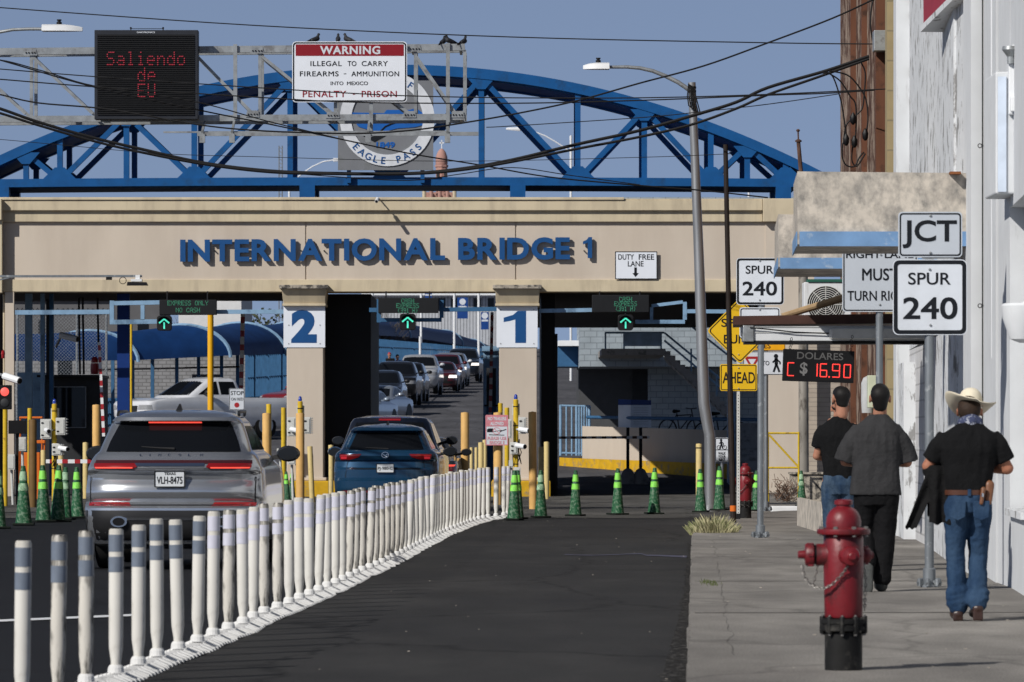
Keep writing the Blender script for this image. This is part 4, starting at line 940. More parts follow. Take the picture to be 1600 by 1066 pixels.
cp = {0: make_cone(M['cone_band']), 1: make_cone(M['cone_band_old'])}; used = set()
for px, top, bot, old, lab in ((-3,735,826,1,'cut off by the left edge of the photo'),(37,728,821,1,'just left of the shade-brown bollard'),(68,727,816,0,'just right of the shade-brown bollard, left of the SUV'),(90,727,815.5,0,'standing third from the silver SUV'),(101,730,812,1,'faded one behind the tight pair left of the SUV'),(121,730,810,0,'closest to the left side of the silver SUV'),
    (448,737,783,0,'left one of the pair between the silver SUV and the amber bollard'),(455.5,736,781,0,'right one of the pair beside the tall amber bollard'),(803,735,813,0,'touching the far end of the delineator row'),(808,735,811,0,'second one behind the far end of the delineators'),(845,735,809,1,'in front of the leaning amber bollard by column 1'),(899,735,806.5,0,'alone in the driveway, first right of column 1'),
    (965,732,804.5,0,'in the middle of the driveway opening'),(1022,731,803.5,0,'in the driveway below the sign board'),(1095,733,800.5,0,'beside the street lamp foot'),(1124,728,797,0,'under the WALK YOUR BIKE sign'),(1181,735,798,0,'half hidden behind the far red hydrant'),(1253,740,797.5,1,'faded, standing on the pale kerb by the yellow gate')):
    o = cp[old] if old not in used else copy_tree(cp[old]); used.add(old)
    dd = dep(bot, .004 if px < 1100 else KZ); hh = (bot-top)*dd/F
    if px > 1240: dd = 96.7
    o.location = (X(px, dd), dd, .006 if px < 1100 else (.131 if px > 1240 else (KZ+.001 if dd < 90 else .094)))
    sc = hh/.93; o.scale = (sc, sc, sc); o.rotation_euler = (R(random.uniform(-1,1)), R(random.uniform(-1.5,1.5)), random.uniform(0, 1.5))
    tag(o, '%s cone %s' % ('faded green' if old else 'green', lab), 'cone', 'green traffic cones across the lanes')

# ------------------------------------------------------------------ bollards and thin yellow posts
def bollard(label, px, y0, y1, wpx, m, d, lean=0, dome=True, group='round bollards by the toll lanes', name='bollard', zb=-.02):
    r = wpx*d/F/2; z1 = Z(y0, d); base = (X(px, d), d, zb); h = z1-zb
    b = MB(); b.lathe([(r,0),(r,h-r*.35),(r*.93,h-r*.12),(r*.6,h-.01),(r*.1,h)] if dome else [(r,0),(r,h-.004),(r*.9,h)], (0,0,0), 16)
    o = b.build(name, m, None, True); o.location = base; o.rotation_euler = (0, R(lean), random.random()*3)
    return tag(o, label, 'bollard' if name == 'bollard' else 'post', group)
brown = mat('bollard_shade_brown', (.16,.095,.035), .6, 0, .15)  # amber darkened to brown: this bollard's shade is put into its colour
for a in (('amber bollard coloured shade-brown with a pale patch among the left cones',51,655,800,13,brown,104,0,True),('tall amber bollard just behind the left edge of the SUV roof',150.5,632,0,12.5,M['amber'],112,0,True),
    ('short cream bollard left of the red and white barrier arm start',67.5,703,0,8,M['cream'],117,0,True),('short cream bollard behind the barrier arm',95,698,0,8.5,M['cream'],118,0,True),('short cream bollard nearest the SUV mirror',133.5,691,0,8.5,M['cream'],119,0,True),
    ('amber bollard right of the silver SUV, left of the taller one',416.5,645,0,13.5,M['amber'],112,0,True),('tall amber bollard in front of column 2',469,645,0,13.5,M['amber'],107,0,True),('leaning cream bollard at the foot of column 2',488,697,0,8.5,M['cream'],112,-3.0,True),
    ('cream bollard behind the mirror of the blue crossover',517,695,0,8,M['cream'],118,0,True),('tall amber bollard right of the blue crossover',726.5,644,0,13,M['amber'],113,0,True),('thin dull bollard tucked right of the tall amber one',736.5,699,0,5,M['cream'],120,0,True),
    ('thin cream bollard, right one of a close pair',744,699,0,5,M['cream'],121,0,True),('cream bollard left of the no trailers sign',751.5,691,0,8.5,M['cream'],116,0,True),('cream bollard half hidden by the no trailers sign',757.5,687,0,7,M['cream'],118,0,True),
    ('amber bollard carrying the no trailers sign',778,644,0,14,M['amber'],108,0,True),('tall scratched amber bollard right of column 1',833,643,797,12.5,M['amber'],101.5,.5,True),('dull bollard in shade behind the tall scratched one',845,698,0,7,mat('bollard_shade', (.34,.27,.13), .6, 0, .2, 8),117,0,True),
    ('cream bollard right of column 1',854,690,778,8.5,M['cream'],118,0,True),('cream bollard with a ring cap left of the street lamp',1092,693,768,9.5,M['cream'],126,0,True)): bollard(*a)
b = MB(); b.lathe([(.078,0),(.078,.03)], (X(1092,126),126,Z(701,126)), 16); tag(b.build('ring', M['dark']), 'dark band round the cream bollard by the street lamp', 'band')
TY = 'thin yellow posts by the toll lanes'
for a in (('thin yellow post at the far left beside the red signal',8,633,0,8,M['yellow'],106,0,False,TY,'post'),('thin yellow post behind the shade-brown bollard',46.5,638,0,7,M['yellow'],116,0,False,TY,'post'),('tall bright yellow post rising behind the white pickup',329,458,0,9.5,mat('bright_yellow', (.80,.42,.008), .45, 0, .05),138,0,False,TY,'post'),
    ('slim yellow pipe beside the deep blue post',205,501,0,4,M['yellow'],140,0,False,TY,'post'),('yellow post top behind the amber bollard beside the SUV',420,631,0,8,M['yellow'],120,0,True,TY,'post'),('yellow post just left of column 2',443,637,0,7.5,M['yellow'],117,0,False,TY,'post'),
    ('yellow post behind the no trailers sign',782,630,0,7,M['yellow'],116,0,False,TY,'post'),('yellow post right of the no trailers sign',792,637,0,7.5,M['yellow'],115,0,False,TY,'post')): bollard(*a)
# yellow equipment masts: beacon, cabinets, cameras
def cabinet(b, x0, x1, y0, y1, z0, z1, fins=0):
    b.box(x0, x1, y0, y1, z0, z1)
    for i in range(fins): z = z0+(z1-z0)*(i+.5)/fins; b.box(x1+.001, x1+.04, y0+.02, y1-.02, z-.012, z+.012)
def mast(label, px, ytop, d, boxes, cams, extra=None, w_=8):
    o_ = (X(px,d), d, 0); t = thing('equipment_mast', label, 'mast', o_, 0, 'yellow camera masts at the toll lanes'); r = w_*d/F/2
    b = MB(o_); b.lathe([(r,0),(r,Z(ytop+9,d)),(r*.7,Z(ytop+8,d))], o_, 14); b.build('pole', M['yellow'], t, True)
    b = MB(o_); z = Z(ytop+8,d); b.lathe([(.04,z),(.04,z+.05),(.03,z+.09),(.008,z+.11)], o_, 12); b.build('beacon', mat('beacon_blue', (.02,.05,.35), .2, 0, 0, coat=1), t, True)
    b = MB(o_); b.box(X(px-6,d), X(px+6,d), d+.08, d+.2, Z(ytop+33,d), Z(ytop+15,d)); b.build('antenna_box', M['grey_metal'], t)
    for x0, x1, y0, y1, f in boxes:
        b = MB(o_); cabinet(b, X(x0,d), X(x1,d), d-.16, d+.16, Z(y1,d), Z(y0,d), f); c_ = b.build('cabinet', M['grey_metal'], t, False, .012)
        b = MB(o_); b.box(X(x0,d)+.03, X(x1,d)-.03, d-.175, d-.161, Z(y1,d)+.03, Z(y0,d)-.03); b.build('cabinet_door', M['grey_metal'], c_, False, .006)
        b = MB(o_); b.box(X(x0+1.5,d), X(x0+5,d), d-.19, d-.176, Z(y0+7,d), Z(y0+5,d)); b.box(X(x0+1.5,d), X(x0+5,d), d-.19, d-.176, Z(y1-5,d), Z(y1-7,d)); b.build('latch', M['dark'], c_)
    for cx_, cy_, dx in cams:
        b = MB(o_); c0 = W(cx_, cy_, d-.2); b.tube([c0, c0+Vector((dx*.20,-.22,-.03))], .055, 10); cm = b.build('camera', M['whitepaint'], t, True)
        b = MB(o_); b.tube([c0+Vector((dx*.201,-.221,-.03)), c0+Vector((dx*.21,-.23,-.032))], .045, 10); b.build('lens', M['black'], cm)
        b = MB(o_); b.tube([c0, (X(px,d), d, c0.z)], .02, 6); b.build('camera_arm', M['grey_metal'], t)
    b = MB(o_); rnd = random.Random(px)
    for i in range(4):
        x = X(px+rnd.uniform(-6,6), d); z0 = Z(ytop+70+rnd.uniform(0,12), d); z1 = Z(ytop+105+rnd.uniform(0,14), d)
        b.tube([(x,d-.06,z0), (x+rnd.uniform(-.1,.1),d-.12,(z0+z1)/2), (x+rnd.uniform(-.06,.06),d-.06,z1)], .010, 5)
    for i in range(4): z = Z(ytop+20+i*30, d); b.lathe([(r+.006,0),(r+.006,.02)], (o_[0], d, z), 12)
    b.build('cable', M['rope'], t); return t
mast('yellow mast with grey cabinets left of the silver SUV', 85, 623, 114, [(64,81,655,686,0),(88,103,653,680,6),(82,98,693,712,4)], [(72,672,.4),(93,700,1)])
mast('yellow mast with finned cabinets in front of column 2', 469, 619, 111, [(449,463,652,682,0),(474,486,652,678,8),(448,458,697,717,5)], [(455,671,.8)])
mast('yellow mast with cameras and cabinets in front of column 1', 806, 616, 110, [(788,800,655,685,0),(810,822,652,678,8),(797,809,691,710,0)], [(812,671,1),(807,696,.9)])
# cabinets low down on the column masts
for px, py, d, w_, h_, lab in ((121-86,694,109,13,22,'pale grey cabinet low behind the far left cones'),(18,722,108,12,24,'grey terminal box on the far left yellow post'),(438,709,114,10,16,'small grey junction box left of the column 2 mast'),(456,717,110,12,18,'lower grey box of the column 2 mast'),(808,737,110,11,14,'white junction box low on the column 1 mast'),(799,725,111,8,12,'tangled camera box beside the column 1 mast')):
    b = MB(); b.box(X(px-w_/2,d), X(px+w_/2,d), d-.14, d+.14, Z(py+h_/2,d), Z(py-h_/2,d)); b.box(X(px-w_/2+1.5,d), X(px+w_/2-1.5,d), d-.15, d-.141, Z(py+h_/2-2,d), Z(py-h_/2+2,d))
    b.tube([(X(px,d),d,Z(py+h_/2,d)), (X(px+2,d),d+.05,-.02)], .03, 8)
    tag(b.build('junction_box', M['grey_metal'], None, False, .008), lab, 'electrical box', 'grey electrical boxes at the toll lanes')
# no trailers sign on its bollard
dn = 107.8
t, o, tx = sgn('no_trailers_sign', 'faded red and white NO TRAILERS ALLOWED sign on a bollard', 758.5, 794, 648.5, 696, dn, M['white'], M['pink'], .02, .02, .0)
b = MB(o); b.box(X(760,dn), X(792.5,dn), dn-.003, dn-.0006, Z(666.5,dn), Z(650,dn)); b.build('band', M['pink'], t)
text('legend', 'NO TRAILERS', X(762,dn), X(791,dn), Z(657,dn), Z(651.5,dn), dn-.0032, M['white'], t, o, .003, .03); text('legend', 'ALLOWED', X(766,dn), X(787,dn), Z(664.8,dn), Z(659.3,dn), dn-.0032, M['white'], t, o, .003, .03)
tx('PLEASE USE', 762, 791, 682.5, 687.5, M['pink'], .02); tx('BRIDGE II', 765, 788, 689, 694, M['pink'], .02)
b = MB(o); cxx, czz = X(776,dn), Z(673.5,dn); rg = lambda r: [(cxx+r*1.1*math.cos(i*.2618), czz+r*math.sin(i*.2618)) for i in range(24)]
b.frame(rg(.075), rg(.065), dn-.0035, dn-.001); b.bar((cxx-.055,dn-.003,czz+.05), (cxx+.055,dn-.003,czz-.05), .012, .004, (0,1,0)); b.build('ban_ring', M['pink'], t)
b = MB(o); b.prism([(X(a,dn), Z(c,dn)) for a, c in ((761,671),(764,669.5),(770,669.5),(771,673),(770,675.5),(761,675.5))], dn-.003, dn-.001)
b.bar((X(771,dn),dn-.002,Z(674.5,dn)), (X(784,dn),dn-.002,Z(672.5,dn)), .01, .003, (0,1,0)); b.bar((X(781,dn),dn-.002,Z(674.5,dn)), (X(791,dn),dn-.002,Z(671,dn)), .018, .003, (0,1,0)); b.bar((X(764,dn),dn-.002,Z(679.5,dn)), (X(788,dn),dn-.002,Z(680,dn)), .014, .003, (0,1,0)); b.build('drawing', M['signblack'], t)
# stop on red sign
ds_ = 122
t, o, tx = sgn('stop_sign', 'small white STOP ON RED sign in front of the white pickup', 358, 382, 607, 641, ds_, r=.02, bw=.012, inset=.006)
tx('STOP', 360.5, 380.5, 611, 617.5); tx('ON RED', 361, 380, 621.5, 626); b = MB(o); b.lathe([(.06,0),(.06,.003)], (X(370,ds_), ds_-.0005, Z(633,ds_)), 20, (Vector((1,0,0)), Vector((0,0,1)), Vector((0,-1,0)))); b.build('dot', M['red'], t)
b = MB(o); b.box(X(369,ds_), X(371.5,ds_), ds_+.006, ds_+.05, 0, Z(609,ds_)); b.build('post', M['galv'], t)
# barrier arms: raised white and red arms, one lowered
def barrier(label, a, c, w_, d, n, m2='red'):
    A, B = W(a[0], a[1], d), W(c[0], c[1], d); o_ = (A.x, d, min(A.z, B.z)); t = thing('lane_barrier', label, 'barrier', o_, 0, 'red and white barrier arms')
    b = MB(o_); b.bar(A, B, w_*d/F, .05, (0,1,0)); b.build('arm', M['whitepaint'], t)
    b = MB(o_); dv = (B-A)/(n*2)
    for i in range(n): b.bar(A+dv*(2*i+.6), A+dv*(2*i+1.5), w_*d/F*1.02, .056, (0,1,0))
    b.build('stripe', M[m2], t); return t
barrier('raised red and white barrier arm left of the sign with number 2', (376,640), (379.5,490), 6.5, 131, 7)
barrier('raised thin barrier arm beside the dark toll kiosk', (162,682), (155,535), 4.5, 126, 8)
barrier('raised red and white barrier arm left of column 1', (766,650), (769,488), 5, 134, 9)
barrier('lowered red and white barrier arm left of the silver SUV', (72,721), (150,721), 6, 116, 4)
barrier('lowered dark red barrier arm across the shaded driveway', (872,684), (1015,683.5), 4, 133, 9, 'brown_metal')
for px in (981, 1001):
    o_ = (X(px,136), 136, .14); t = thing('barrier_rest', 'concrete footed post holding the lowered barrier, %s one' % ('left' if px < 990 else 'right'), 'post', o_)
    b = MB(); b.lathe([(.32,0),(.28,.08),(.12,.42),(.06,.46)], (0,0,0), 16); b.build('foot', M['concrete'], t, True)
    b = MB(); b.tube([(0,0,.4),(0,0,Z(668,136)-.14)], .045, 8); b.build('pole', M['dark'], t)
    o_ = None

# ------------------------------------------------------------------ lane boards, lane arrows and the pale blue frames they hang on
LD = PD-.38
def lane_board(label, x0, x1, y0, y1, lines, ax, ay, asz):
    o_ = W((x0+x1)/2, (y0+y1)/2, LD); t = thing('lane_board', label, 'message board', o_, 0, 'dark green-lettered lane boards')
    b = MB(o_); b.box(X(x0,LD), X(x1,LD), LD, LD+.28, Z(y1,LD), Z(y0,LD)); b.build('housing', M['led_board'], t, False, .01)
    k = LD/F
    for body, yy, sc in lines:
        b = MB(o_); dots(b, body, X(ax if len(lines) > 2 else (x0+x1)/2-0, LD), Z(yy, LD), 1.02*k*sc, 1.05*k, LD-.002, .62*k); b.build('lit_text', M['green_led'], t)
    b = MB(o_)
    for a in (x0+12, x1-14): b.tube([(X(a,LD),LD+.1,Z(y0,LD)), (X(a,LD),LD+.1,Z(455,LD))], .02, 6)
    b.build('hanger', M['dark'], t)
    o2 = W(ax, ay, LD-.1); t2 = thing('lane_signal', 'lane signal with green up arrow %s' % label.split(' reading')[0].replace('dark lane board', 'under the lane board'), 'traffic light', o2, 0, 'green arrow lane signals')
    d2 = LD-.1; s_2 = asz*d2/F
    b = MB(o2); b.prism(rr(o2.x, o2.z, s_2*2, s_2*2.05, s_2*.35), d2, d2+.2); b.build('housing', M['dark'], t2, False, .01)
    b = MB(o2)
    for i in range(14):
        a0, a1 = R(20+10*i), R(30+10*i); f = lambda a, y: (o2.x+s_2*.9*math.cos(a), y, o2.z+s_2*.9*math.sin(a))
        b.quad(f(a0,d2), f(a1,d2), f(a1,d2-.16), f(a0,d2-.16))
    b.build('visor', M['charcoal'], t2)
    b = MB(o2); y = d2-.004
    for p0, p1 in (((0,.55),(-.68,0)),((0,.55),(.68,0)),((0,.1),(0,-.78))): b.bar((o2.x+p0[0]*s_2, y, o2.z+p0[1]*s_2), (o2.x+p1[0]*s_2, y, o2.z+p1[1]*s_2), s_2*.2, .006, (0,1,0))
    b.build('arrow', M['arrow'], t2)
    b = MB(o2); b.tube([(o2.x, d2+.1, o2.z+s_2), (o2.x, d2+.2, Z(y1, LD)+.05)], .02, 6); b.build('bracket', M['dark'], t2)
lane_board('dark lane board over the left lane reading EXPRESS ONLY NO CASH', 249, 338, 468.5, 492, [('EXPRESS ONLY',470.5,.88),('NO CASH',481.5,.9)], 256.5, 505, 11.5)
lane_board('dark lane board over the middle lane reading CASH EXPRESS', 591, 685, 465.5, 489, [('CASH',467,.85),('EXPRESS',474.6,.85),('(391 H)',482.2,.75)], 637, 503, 12.5)
lane_board('dark lane board over the right lane reading CASH EXPRESS', 925, 1014, 461, 488, [('CASH',464.5,.85),('EXPRESS',471.8,.85),('(391 H)',479.5,.75)], 977.5, 504, 12)
def blue_frame(label, bars, m='lightblue', d=LD+.36):
    (a, c) = bars[0][:2]; o_ = W(a[0], a[1], d); t = thing('overhead_rack', label, 'frame', o_, 0, 'pale blue frames under the portal')
    for a, c, w_ in bars: b = MB(o_); b.bar(W(a[0],a[1],d), W(c[0],c[1],d), w_*d/F, .14, (0,1,0)); b.build('tube', M[m], t)
blue_frame('pale blue steel frame with a long bar over the left lane', [((24,488.5),(171.5,487.5),7),((175,470),(175,507),6.5),((178.4,474),(262,472.5),6.5),((178.4,503.5),(250,502.5),7),((223,477),(223,500),6),((338,487.5),(449,487),6.5)])
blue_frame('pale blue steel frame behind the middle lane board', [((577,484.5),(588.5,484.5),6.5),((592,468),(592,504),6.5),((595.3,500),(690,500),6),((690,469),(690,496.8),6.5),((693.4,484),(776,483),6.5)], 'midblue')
blue_frame('pale blue steel frame behind the right lane board', [((842,486),(925,484.5),6),((992.5,503),(1070,503),6),((1070,472),(1070,499.8),6),((1018,478),(1066.8,472),5),((1018,480),(1018,499.8),5),((1073.2,486.5),(1150,487),6)])
# red signal at the far left edge on a dark post
b = MB(); o_ = (X(-2,92), 92, 0); t = thing('signal_post', 'black traffic signal post with lit red lamp at the left edge', 'traffic light', o_)
b = MB(); b.lathe([(.075,0),(.075,4.0)], (0,0,0), 14); b.build('pole', M['black'], t, True)
k = 92/F; xx = X(9.5,92)-o_[0]; b = MB(); b.box(xx-10*k, xx+9.5*k, -.25, -.02, Z(640,92), Z(602,92)); b.build('housing', M['black'], t, False, .01)
b = MB(); b.lathe([(6.8*k,0),(6.5*k,.01),(3*k,.025)], (xx,-.251,Z(612.5,92)), 20, (Vector((1,0,0)), Vector((0,0,1)), Vector((0,-1,0)))); b.build('red_lamp', M['lamp_red'], t, True)
b = MB(); b.lathe([(6.8*k,0),(6.5*k,.01),(3*k,.025)], (xx,-.251,Z(629.5,92)), 20, (Vector((1,0,0)), Vector((0,0,1)), Vector((0,-1,0)))); b.build('dark_lamp', M['charcoal'], t, True)
bullet_camera('security_camera', 'white security camera above the red signal at the left edge', W(8, 588, 91.8), (.8,-.6,-.25), 1.2, (-.15,.2,.05))
b = MB(); b.lathe([(.05,0),(.055,.06),(.03,.12)], W(3,560,92), 12); b.lathe([(.06,0),(.05,.06),(.02,.09)], W(3,554,92), 12); b.tube([W(3,600,92), W(3,560,92)], .02, 6); tag(b.build('beacon', M['red'], None, True), 'red beacon lamp at the left edge above the camera', 'lamp')
# camera arm across the beam, left
o_ = W(0, 432, 112); t = thing('lamp_boom', 'long thin grey arm with a flat lamp reaching across the left of the beam', 'arm', o_)
b = MB(o_); b.bar(W(-40,432,112), W(222,431.5,112), .05, .05); b.bar(W(-40,446,112), W(14,434,112), .03, .03); b.build('arm', M['signpole'], t)
b = MB(o_); d = 112; b.hexa([W(198,446.5,d-.2),W(232,446.5,d-.2),W(232,446.5,d+.2),W(198,446.5,d+.2),W(199,440.5,d-.2),W(229,441,d-.2),W(229,441,d+.2),W(199,440.5,d+.2)]); b.build('lamp_head', M['dark'], t, False, .01)
b = MB(o_); b.box(X(205,d), X(222,d), d-.12, d+.12, Z(440.2,d), Z(436.5,d)); b.box(X(212,d), X(219,d), d-.08, d+.08, Z(436.4,d), Z(430,d)); b.build('bracket', M['whitepaint'], t)
b = MB(o_); c0 = W(192,438.5,d-.05); b.tube([c0+Vector((.075*math.cos(i*.5),0,.075*math.sin(i*.5))) for i in range(14)], .008, 5); b.box(X(166,d), X(175,d), d-.06, d+.04, Z(437.5,d), Z(433,d)); b.build('cable', M['rope'], t)
# ------------------------------------------------------------------ right-hand buildings
M['oldwhite'] = mat('weathered_white_wall', (.62,.64,.66), .8, 0, .07, 3, (.6,.12,1.2), dirt=(.26,.26,.26), dirt_amt=.36, dirt_scale=7, dirt_stretch=(1,.35,.45), sharp=.06, bump=.15, bscale=50)
M['cleanwhite'] = mat('white_pilaster', (.62,.64,.66), .7, 0, .05, 3, dirt=(.50,.51,.52), dirt_amt=.16, dirt_scale=6, dirt_stretch=(2,2,.3), sharp=.1)
M['flaking'] = mat('flaking_brown_wall', (.085,.042,.028), .85, 0, .35, 3, (2,.35,.8), dirt=(.30,.23,.18), dirt_amt=.50, dirt_scale=6, dirt_stretch=(1,.22,.38), sharp=.10)
M['brownwood'] = mat('brown_trim', (.13,.055,.032), .8, 0, .15, 4, (1,1,.2), dirt=(.06,.03,.02), dirt_amt=.3, dirt_scale=3)
M['mildew'] = mat('mildewed_render', (.54,.49,.425), .9, 0, .14, 3, dirt=(.21,.20,.185), dirt_amt=.44, dirt_scale=6.5, dirt_stretch=(1,1,.75), sharp=.26, bump=.2)
M['stripe'] = mat('chalky_blue_stripe', (.15,.27,.46), .7, 0, .15, 4, dirt=(.35,.42,.5), dirt_amt=.2, dirt_scale=6)
M['block'] = brick_mat('white_block', (.60,.60,.60), (.55,.55,.56), (.40,.40,.40), .42, .21, 1)
T = thing('shop_building', 'white weathered shop building along the right edge with pilasters and blue-striped awnings', 'building', (5.2, 56, 0)); org = T.location
def wallseg(name, m, p0, p1, z0, z1, back=2.5):
    (x0, d0), (x1, d1) = [(X(px, d), d) for px, d in (p0, p1)]
    b = MB(org); b.hexa([(x0,d0,z0),(x0+back,d0,z0),(x1+back,d1,z0),(x1,d1,z0),(x0,d0,z1),(x0+back,d0,z1),(x1+back,d1,z1),(x1,d1,z1)]); return b.build(name, m, T)
ZT = 10.0
# boarded wall between the far and middle pilasters, block infill low down at its far end
wallseg('wall', M['oldwhite'], (1490,53), (1420,69), 2.6, ZT); wallseg('wall', M['block'], (1446,63.0), (1420,69), -.05, 2.59)
wallseg('wall', M['oldwhite'], (1490,53), (1447,62.9), -.05, 2.59); wallseg('wall', M['oldwhite'], (1519,51), (1494,53), -.05, ZT)
wallseg('pilaster', M['cleanwhite'], (1400,68.8), (1396,71.5), -.05, ZT); wallseg('pilaster', M['cleanwhite'], (1517,49.3), (1505,50.9), -.05, ZT)
wallseg('pilaster', M['cleanwhite'], (1459,60.0), (1456,60.7), -.05, 3.2, 1); wallseg('pilaster', M['cleanwhite'], (1488,53.6), (1484,54.4), -.05, 3.2, 1)
wallseg('downpipe', M['dark'], (1534.2,49.15), (1534.2,49.25), -.05, ZT, .012)
wallseg('wall', M['cleanwhite'], (1556,46.6), (1537,49.2), -.05, ZT)
# near bay with a tall recessed window
wallseg('wall', M['cleanwhite'], (1578,45.2), (1560,46.5), -.05, ZT); wallseg('wall', M['cleanwhite'], (1700,33), (1605,42.3), -.05, ZT)
wallseg('wall', M['cleanwhite'], (1604,42.35), (1579,45.15), -.05, .80); wallseg('wall', M['cleanwhite'], (1604,42.35), (1579,45.15), 3.45, ZT)
wallseg('recessed_panel', M['oldwhite'], (1640,42.3), (1612,45.1), .80, 3.45, 1.5)
b = MB(org); x0, x1 = X(1604,42.35), X(1579,45.15); b.hexa([(x0-.05,42.36,.74),(x0+.3,42.36,.74),(x1+.3,45.14,.74),(x1-.05,45.14,.74),(x0-.05,42.36,.80),(x0+.3,42.36,.82),(x1+.3,45.14,.82),(x1-.05,45.14,.80)]); b.build('sill', M['oldwhite'], T)
b = MB(org); b.hexa([(6.4,30,-.05),(16,30,-.05),(16,71.5,-.05),(7.4,71.5,-.05),(6.4,30,ZT-.05),(16,30,ZT-.05),(16,71.5,ZT-.05),(7.4,71.5,ZT-.05)]); b.build('building_core', M['cleanwhite'], T)
for px, dd in ((1455,61.0),(1472,56.9)): wallseg('board_seam', M['grey_metal'], (px-.2,dd-.02), (px-.35,dd+.03), -.05, ZT, .06)
for py in (228, 478):
    b = MB(org); c = W(1536, py, 49.2); b.tube([c+Vector((-.03+.02*math.cos(j*.9), 0, .02*math.sin(j*.9))) for j in range(8)], .005, 5, False); b.tube([c+Vector((-.01,0,0)), c+Vector((.04,0,0))], .006, 5); b.build('screw_eye', M['dark'], T)
b = MB(org); b.tube([W(1550,-40,47.4), W(1550.5,300,47.4), W(1551,560,47.4)], .014, 6); b.build('conduit', M['cleanwhite'], T, True)
# projecting boxed sign high up
b = MB(org); b.box(4.50, 5.2, 51.2, 56, 5.93, 9.4); b.build('sign_box', mat('sign_box_red', (.30,.03,.05), .6, 0, .1), T)
b = MB(org); b.box(4.47, 5.2, 51.15, 56.05, 5.86, 5.925); b.build('sign_trim', M['oldwhite'], T)
def awning(label_m, d0, d1, px, ya, yb, yc, xr, name='awning'):
    z1, z2, z3 = Z(ya,d0), Z(yb,d0), Z(yc,d0); xl = X(px,d0); k = .04*(d1-d0)
    b = MB(org); b.hexa([(xl,d0,z3+.02),(xr,d0,z3+.02),(xr,d1,z3+.02),(xl+k,d1,z3+.02),(xl,d0,z1),(xr,d0,z1-.02),(xr,d1,z1),(xl+k,d1,z1)]); a = b.build(name, M['mildew'], T)
    b = MB(org); b.box(xl+.02, xr-.01, d0-.025, d0-.002, z3, z2); b.build('stripe', M['stripe'], a)
    b = MB(org); b.hexa([(xl-.012,d0,z3),(xl-.002,d0,z3),(xl+k-.002,d1,z3),(xl+k-.012,d1,z3),(xl-.012,d0,z2),(xl-.002,d0,z2),(xl+k-.002,d1,z2),(xl+k-.012,d1,z2)]); b.build('stripe', M['stripe'], a)
awning('', 50.3, 52.9, 1246, 268, 362, 385, 4.9); awning('', 58, 61.6, 1216, 335, 403, 420, 5.4)
b = MB(org); b.box(X(1484,50.2), X(1501,50.2), 50.15, 50.29, Z(272.5,50.2), Z(268.5,50.2)); b.build('rust_bracket', mat('rust', (.20,.075,.03), .85, 0, .4, 12), T)
# low metal awning with shutter box
d = 61.8
b = MB(org); b.hexa([(X(1146,d),d,Z(507.5,d)),(5.3,d,Z(504,d)),(5.3,d+1.6,Z(504,d)),(X(1146,d)+.06,d+1.6,Z(507.5,d)),(X(1146,d),d,Z(494,d)),(5.3,d,Z(489,d)),(5.3,d+1.6,Z(489,d)),(X(1146,d)+.06,d+1.6,Z(494,d))]); a = b.build('low_awning', M['brown_metal'], T)
b = MB(org); b.box(X(1163,d), 5.2, d+.03, d+.35, Z(533,d), Z(509,d)); b.build('shutter_box', M['cleanwhite'], a, False, .01)
b = MB(org); b.box(X(1178,d), 5.2, d+.02, d+.029, Z(520,d), Z(519,d)); b.box(X(1178,d), 5.2, d+.02, d+.029, Z(511.5,d), Z(510.5,d)); b.build('shutter_slat', M['grey_metal'], a)
b = MB(org); b.box(X(1161,d), X(1178,d), d+.0, d+.4, Z(534,d), Z(508.5,d)); b.build('end_cap', M['galv'], a, False, .01)
b = MB(org); b.box(X(1164,d), 5.2, d+.02, d+.5, Z(537.5,d), Z(533.5,d)); b.build('shutter_rail', M['dark'], a)
b = MB(org); b.tube([W(1172,512,d-.01), W(1200,514.5,d-.01), W(1240,519,d-.01), W(1290,521,d-.01), W(1360,517,d-.01)], .008, 5); b.build('cable', M['rope'], a)
b = MB(org); b.box(X(1300,d-.6), 5.2, d-.62, d-.02, Z(529,d-.6), Z(514,d-.6)); b.build('junction_box', M['grey_metal'], a)
# shop doors in the shade under the low awning
wallseg('door', M['oldwhite'], (1412,66.5), (1404,68.5), .1, 2.4, .3)
# white electrical box with weatherhead on the near wall
d = 44.6; o_ = W(1580, 305, d); t = thing('meter_cabinet', 'white electrical cabinet high on the white wall at the right edge', 'electrical box', o_)
b = MB(o_); b.box(X(1555.5,d), X(1640,d), d, d+1.0, Z(303,d), Z(112,d)); b.build('cabinet', M['cleanwhite'], t, False, .015)
b = MB(o_); b.box(X(1575,d), X(1640,d), d-.08, d-.005, Z(180,d), Z(96,d)); b.box(X(1577,d), X(1600,d), d-.14, d-.085, Z(176,d), Z(152,d)); b.build('meter', M['whitepaint'], t, False, .01)
b = MB(o_); c = W(1579,96,d-.1); b.lathe([(.03,-.02),(.03,.04),(.075,.10),(.07,.13)], c, 14); b.build('weatherhead', M['galv'], t, True)
b = MB(o_); b.box(X(1559,d), X(1572,d), d-.02, d-.004, Z(300,d), Z(120,d)); b.build('cabinet_door', mat('pale_blue_door', (.60,.68,.80), .5), t)
b = MB(o_); b.tube([W(1590,70,d-.05), W(1592,150,d-.05)], .05, 10); b.build('conduit', M['cleanwhite'], t, True)
o_ = W(1590,520,41.5); b = MB(); b.lathe([(.02,-.30),(.10,-.27),(.16,-.10),(.17,0),(.15,.02)], (0,0,0), 16); b.tube([(0,0,.0),(.3,.2,.12)], .03, 8); o = b.build('wall_lamp', M['cleanwhite'], None, True); o.location = (X(1597,41.5), 41.5, Z(478,41.5)); tag(o, 'round white lamp shade on the wall at the right edge', 'lamp')
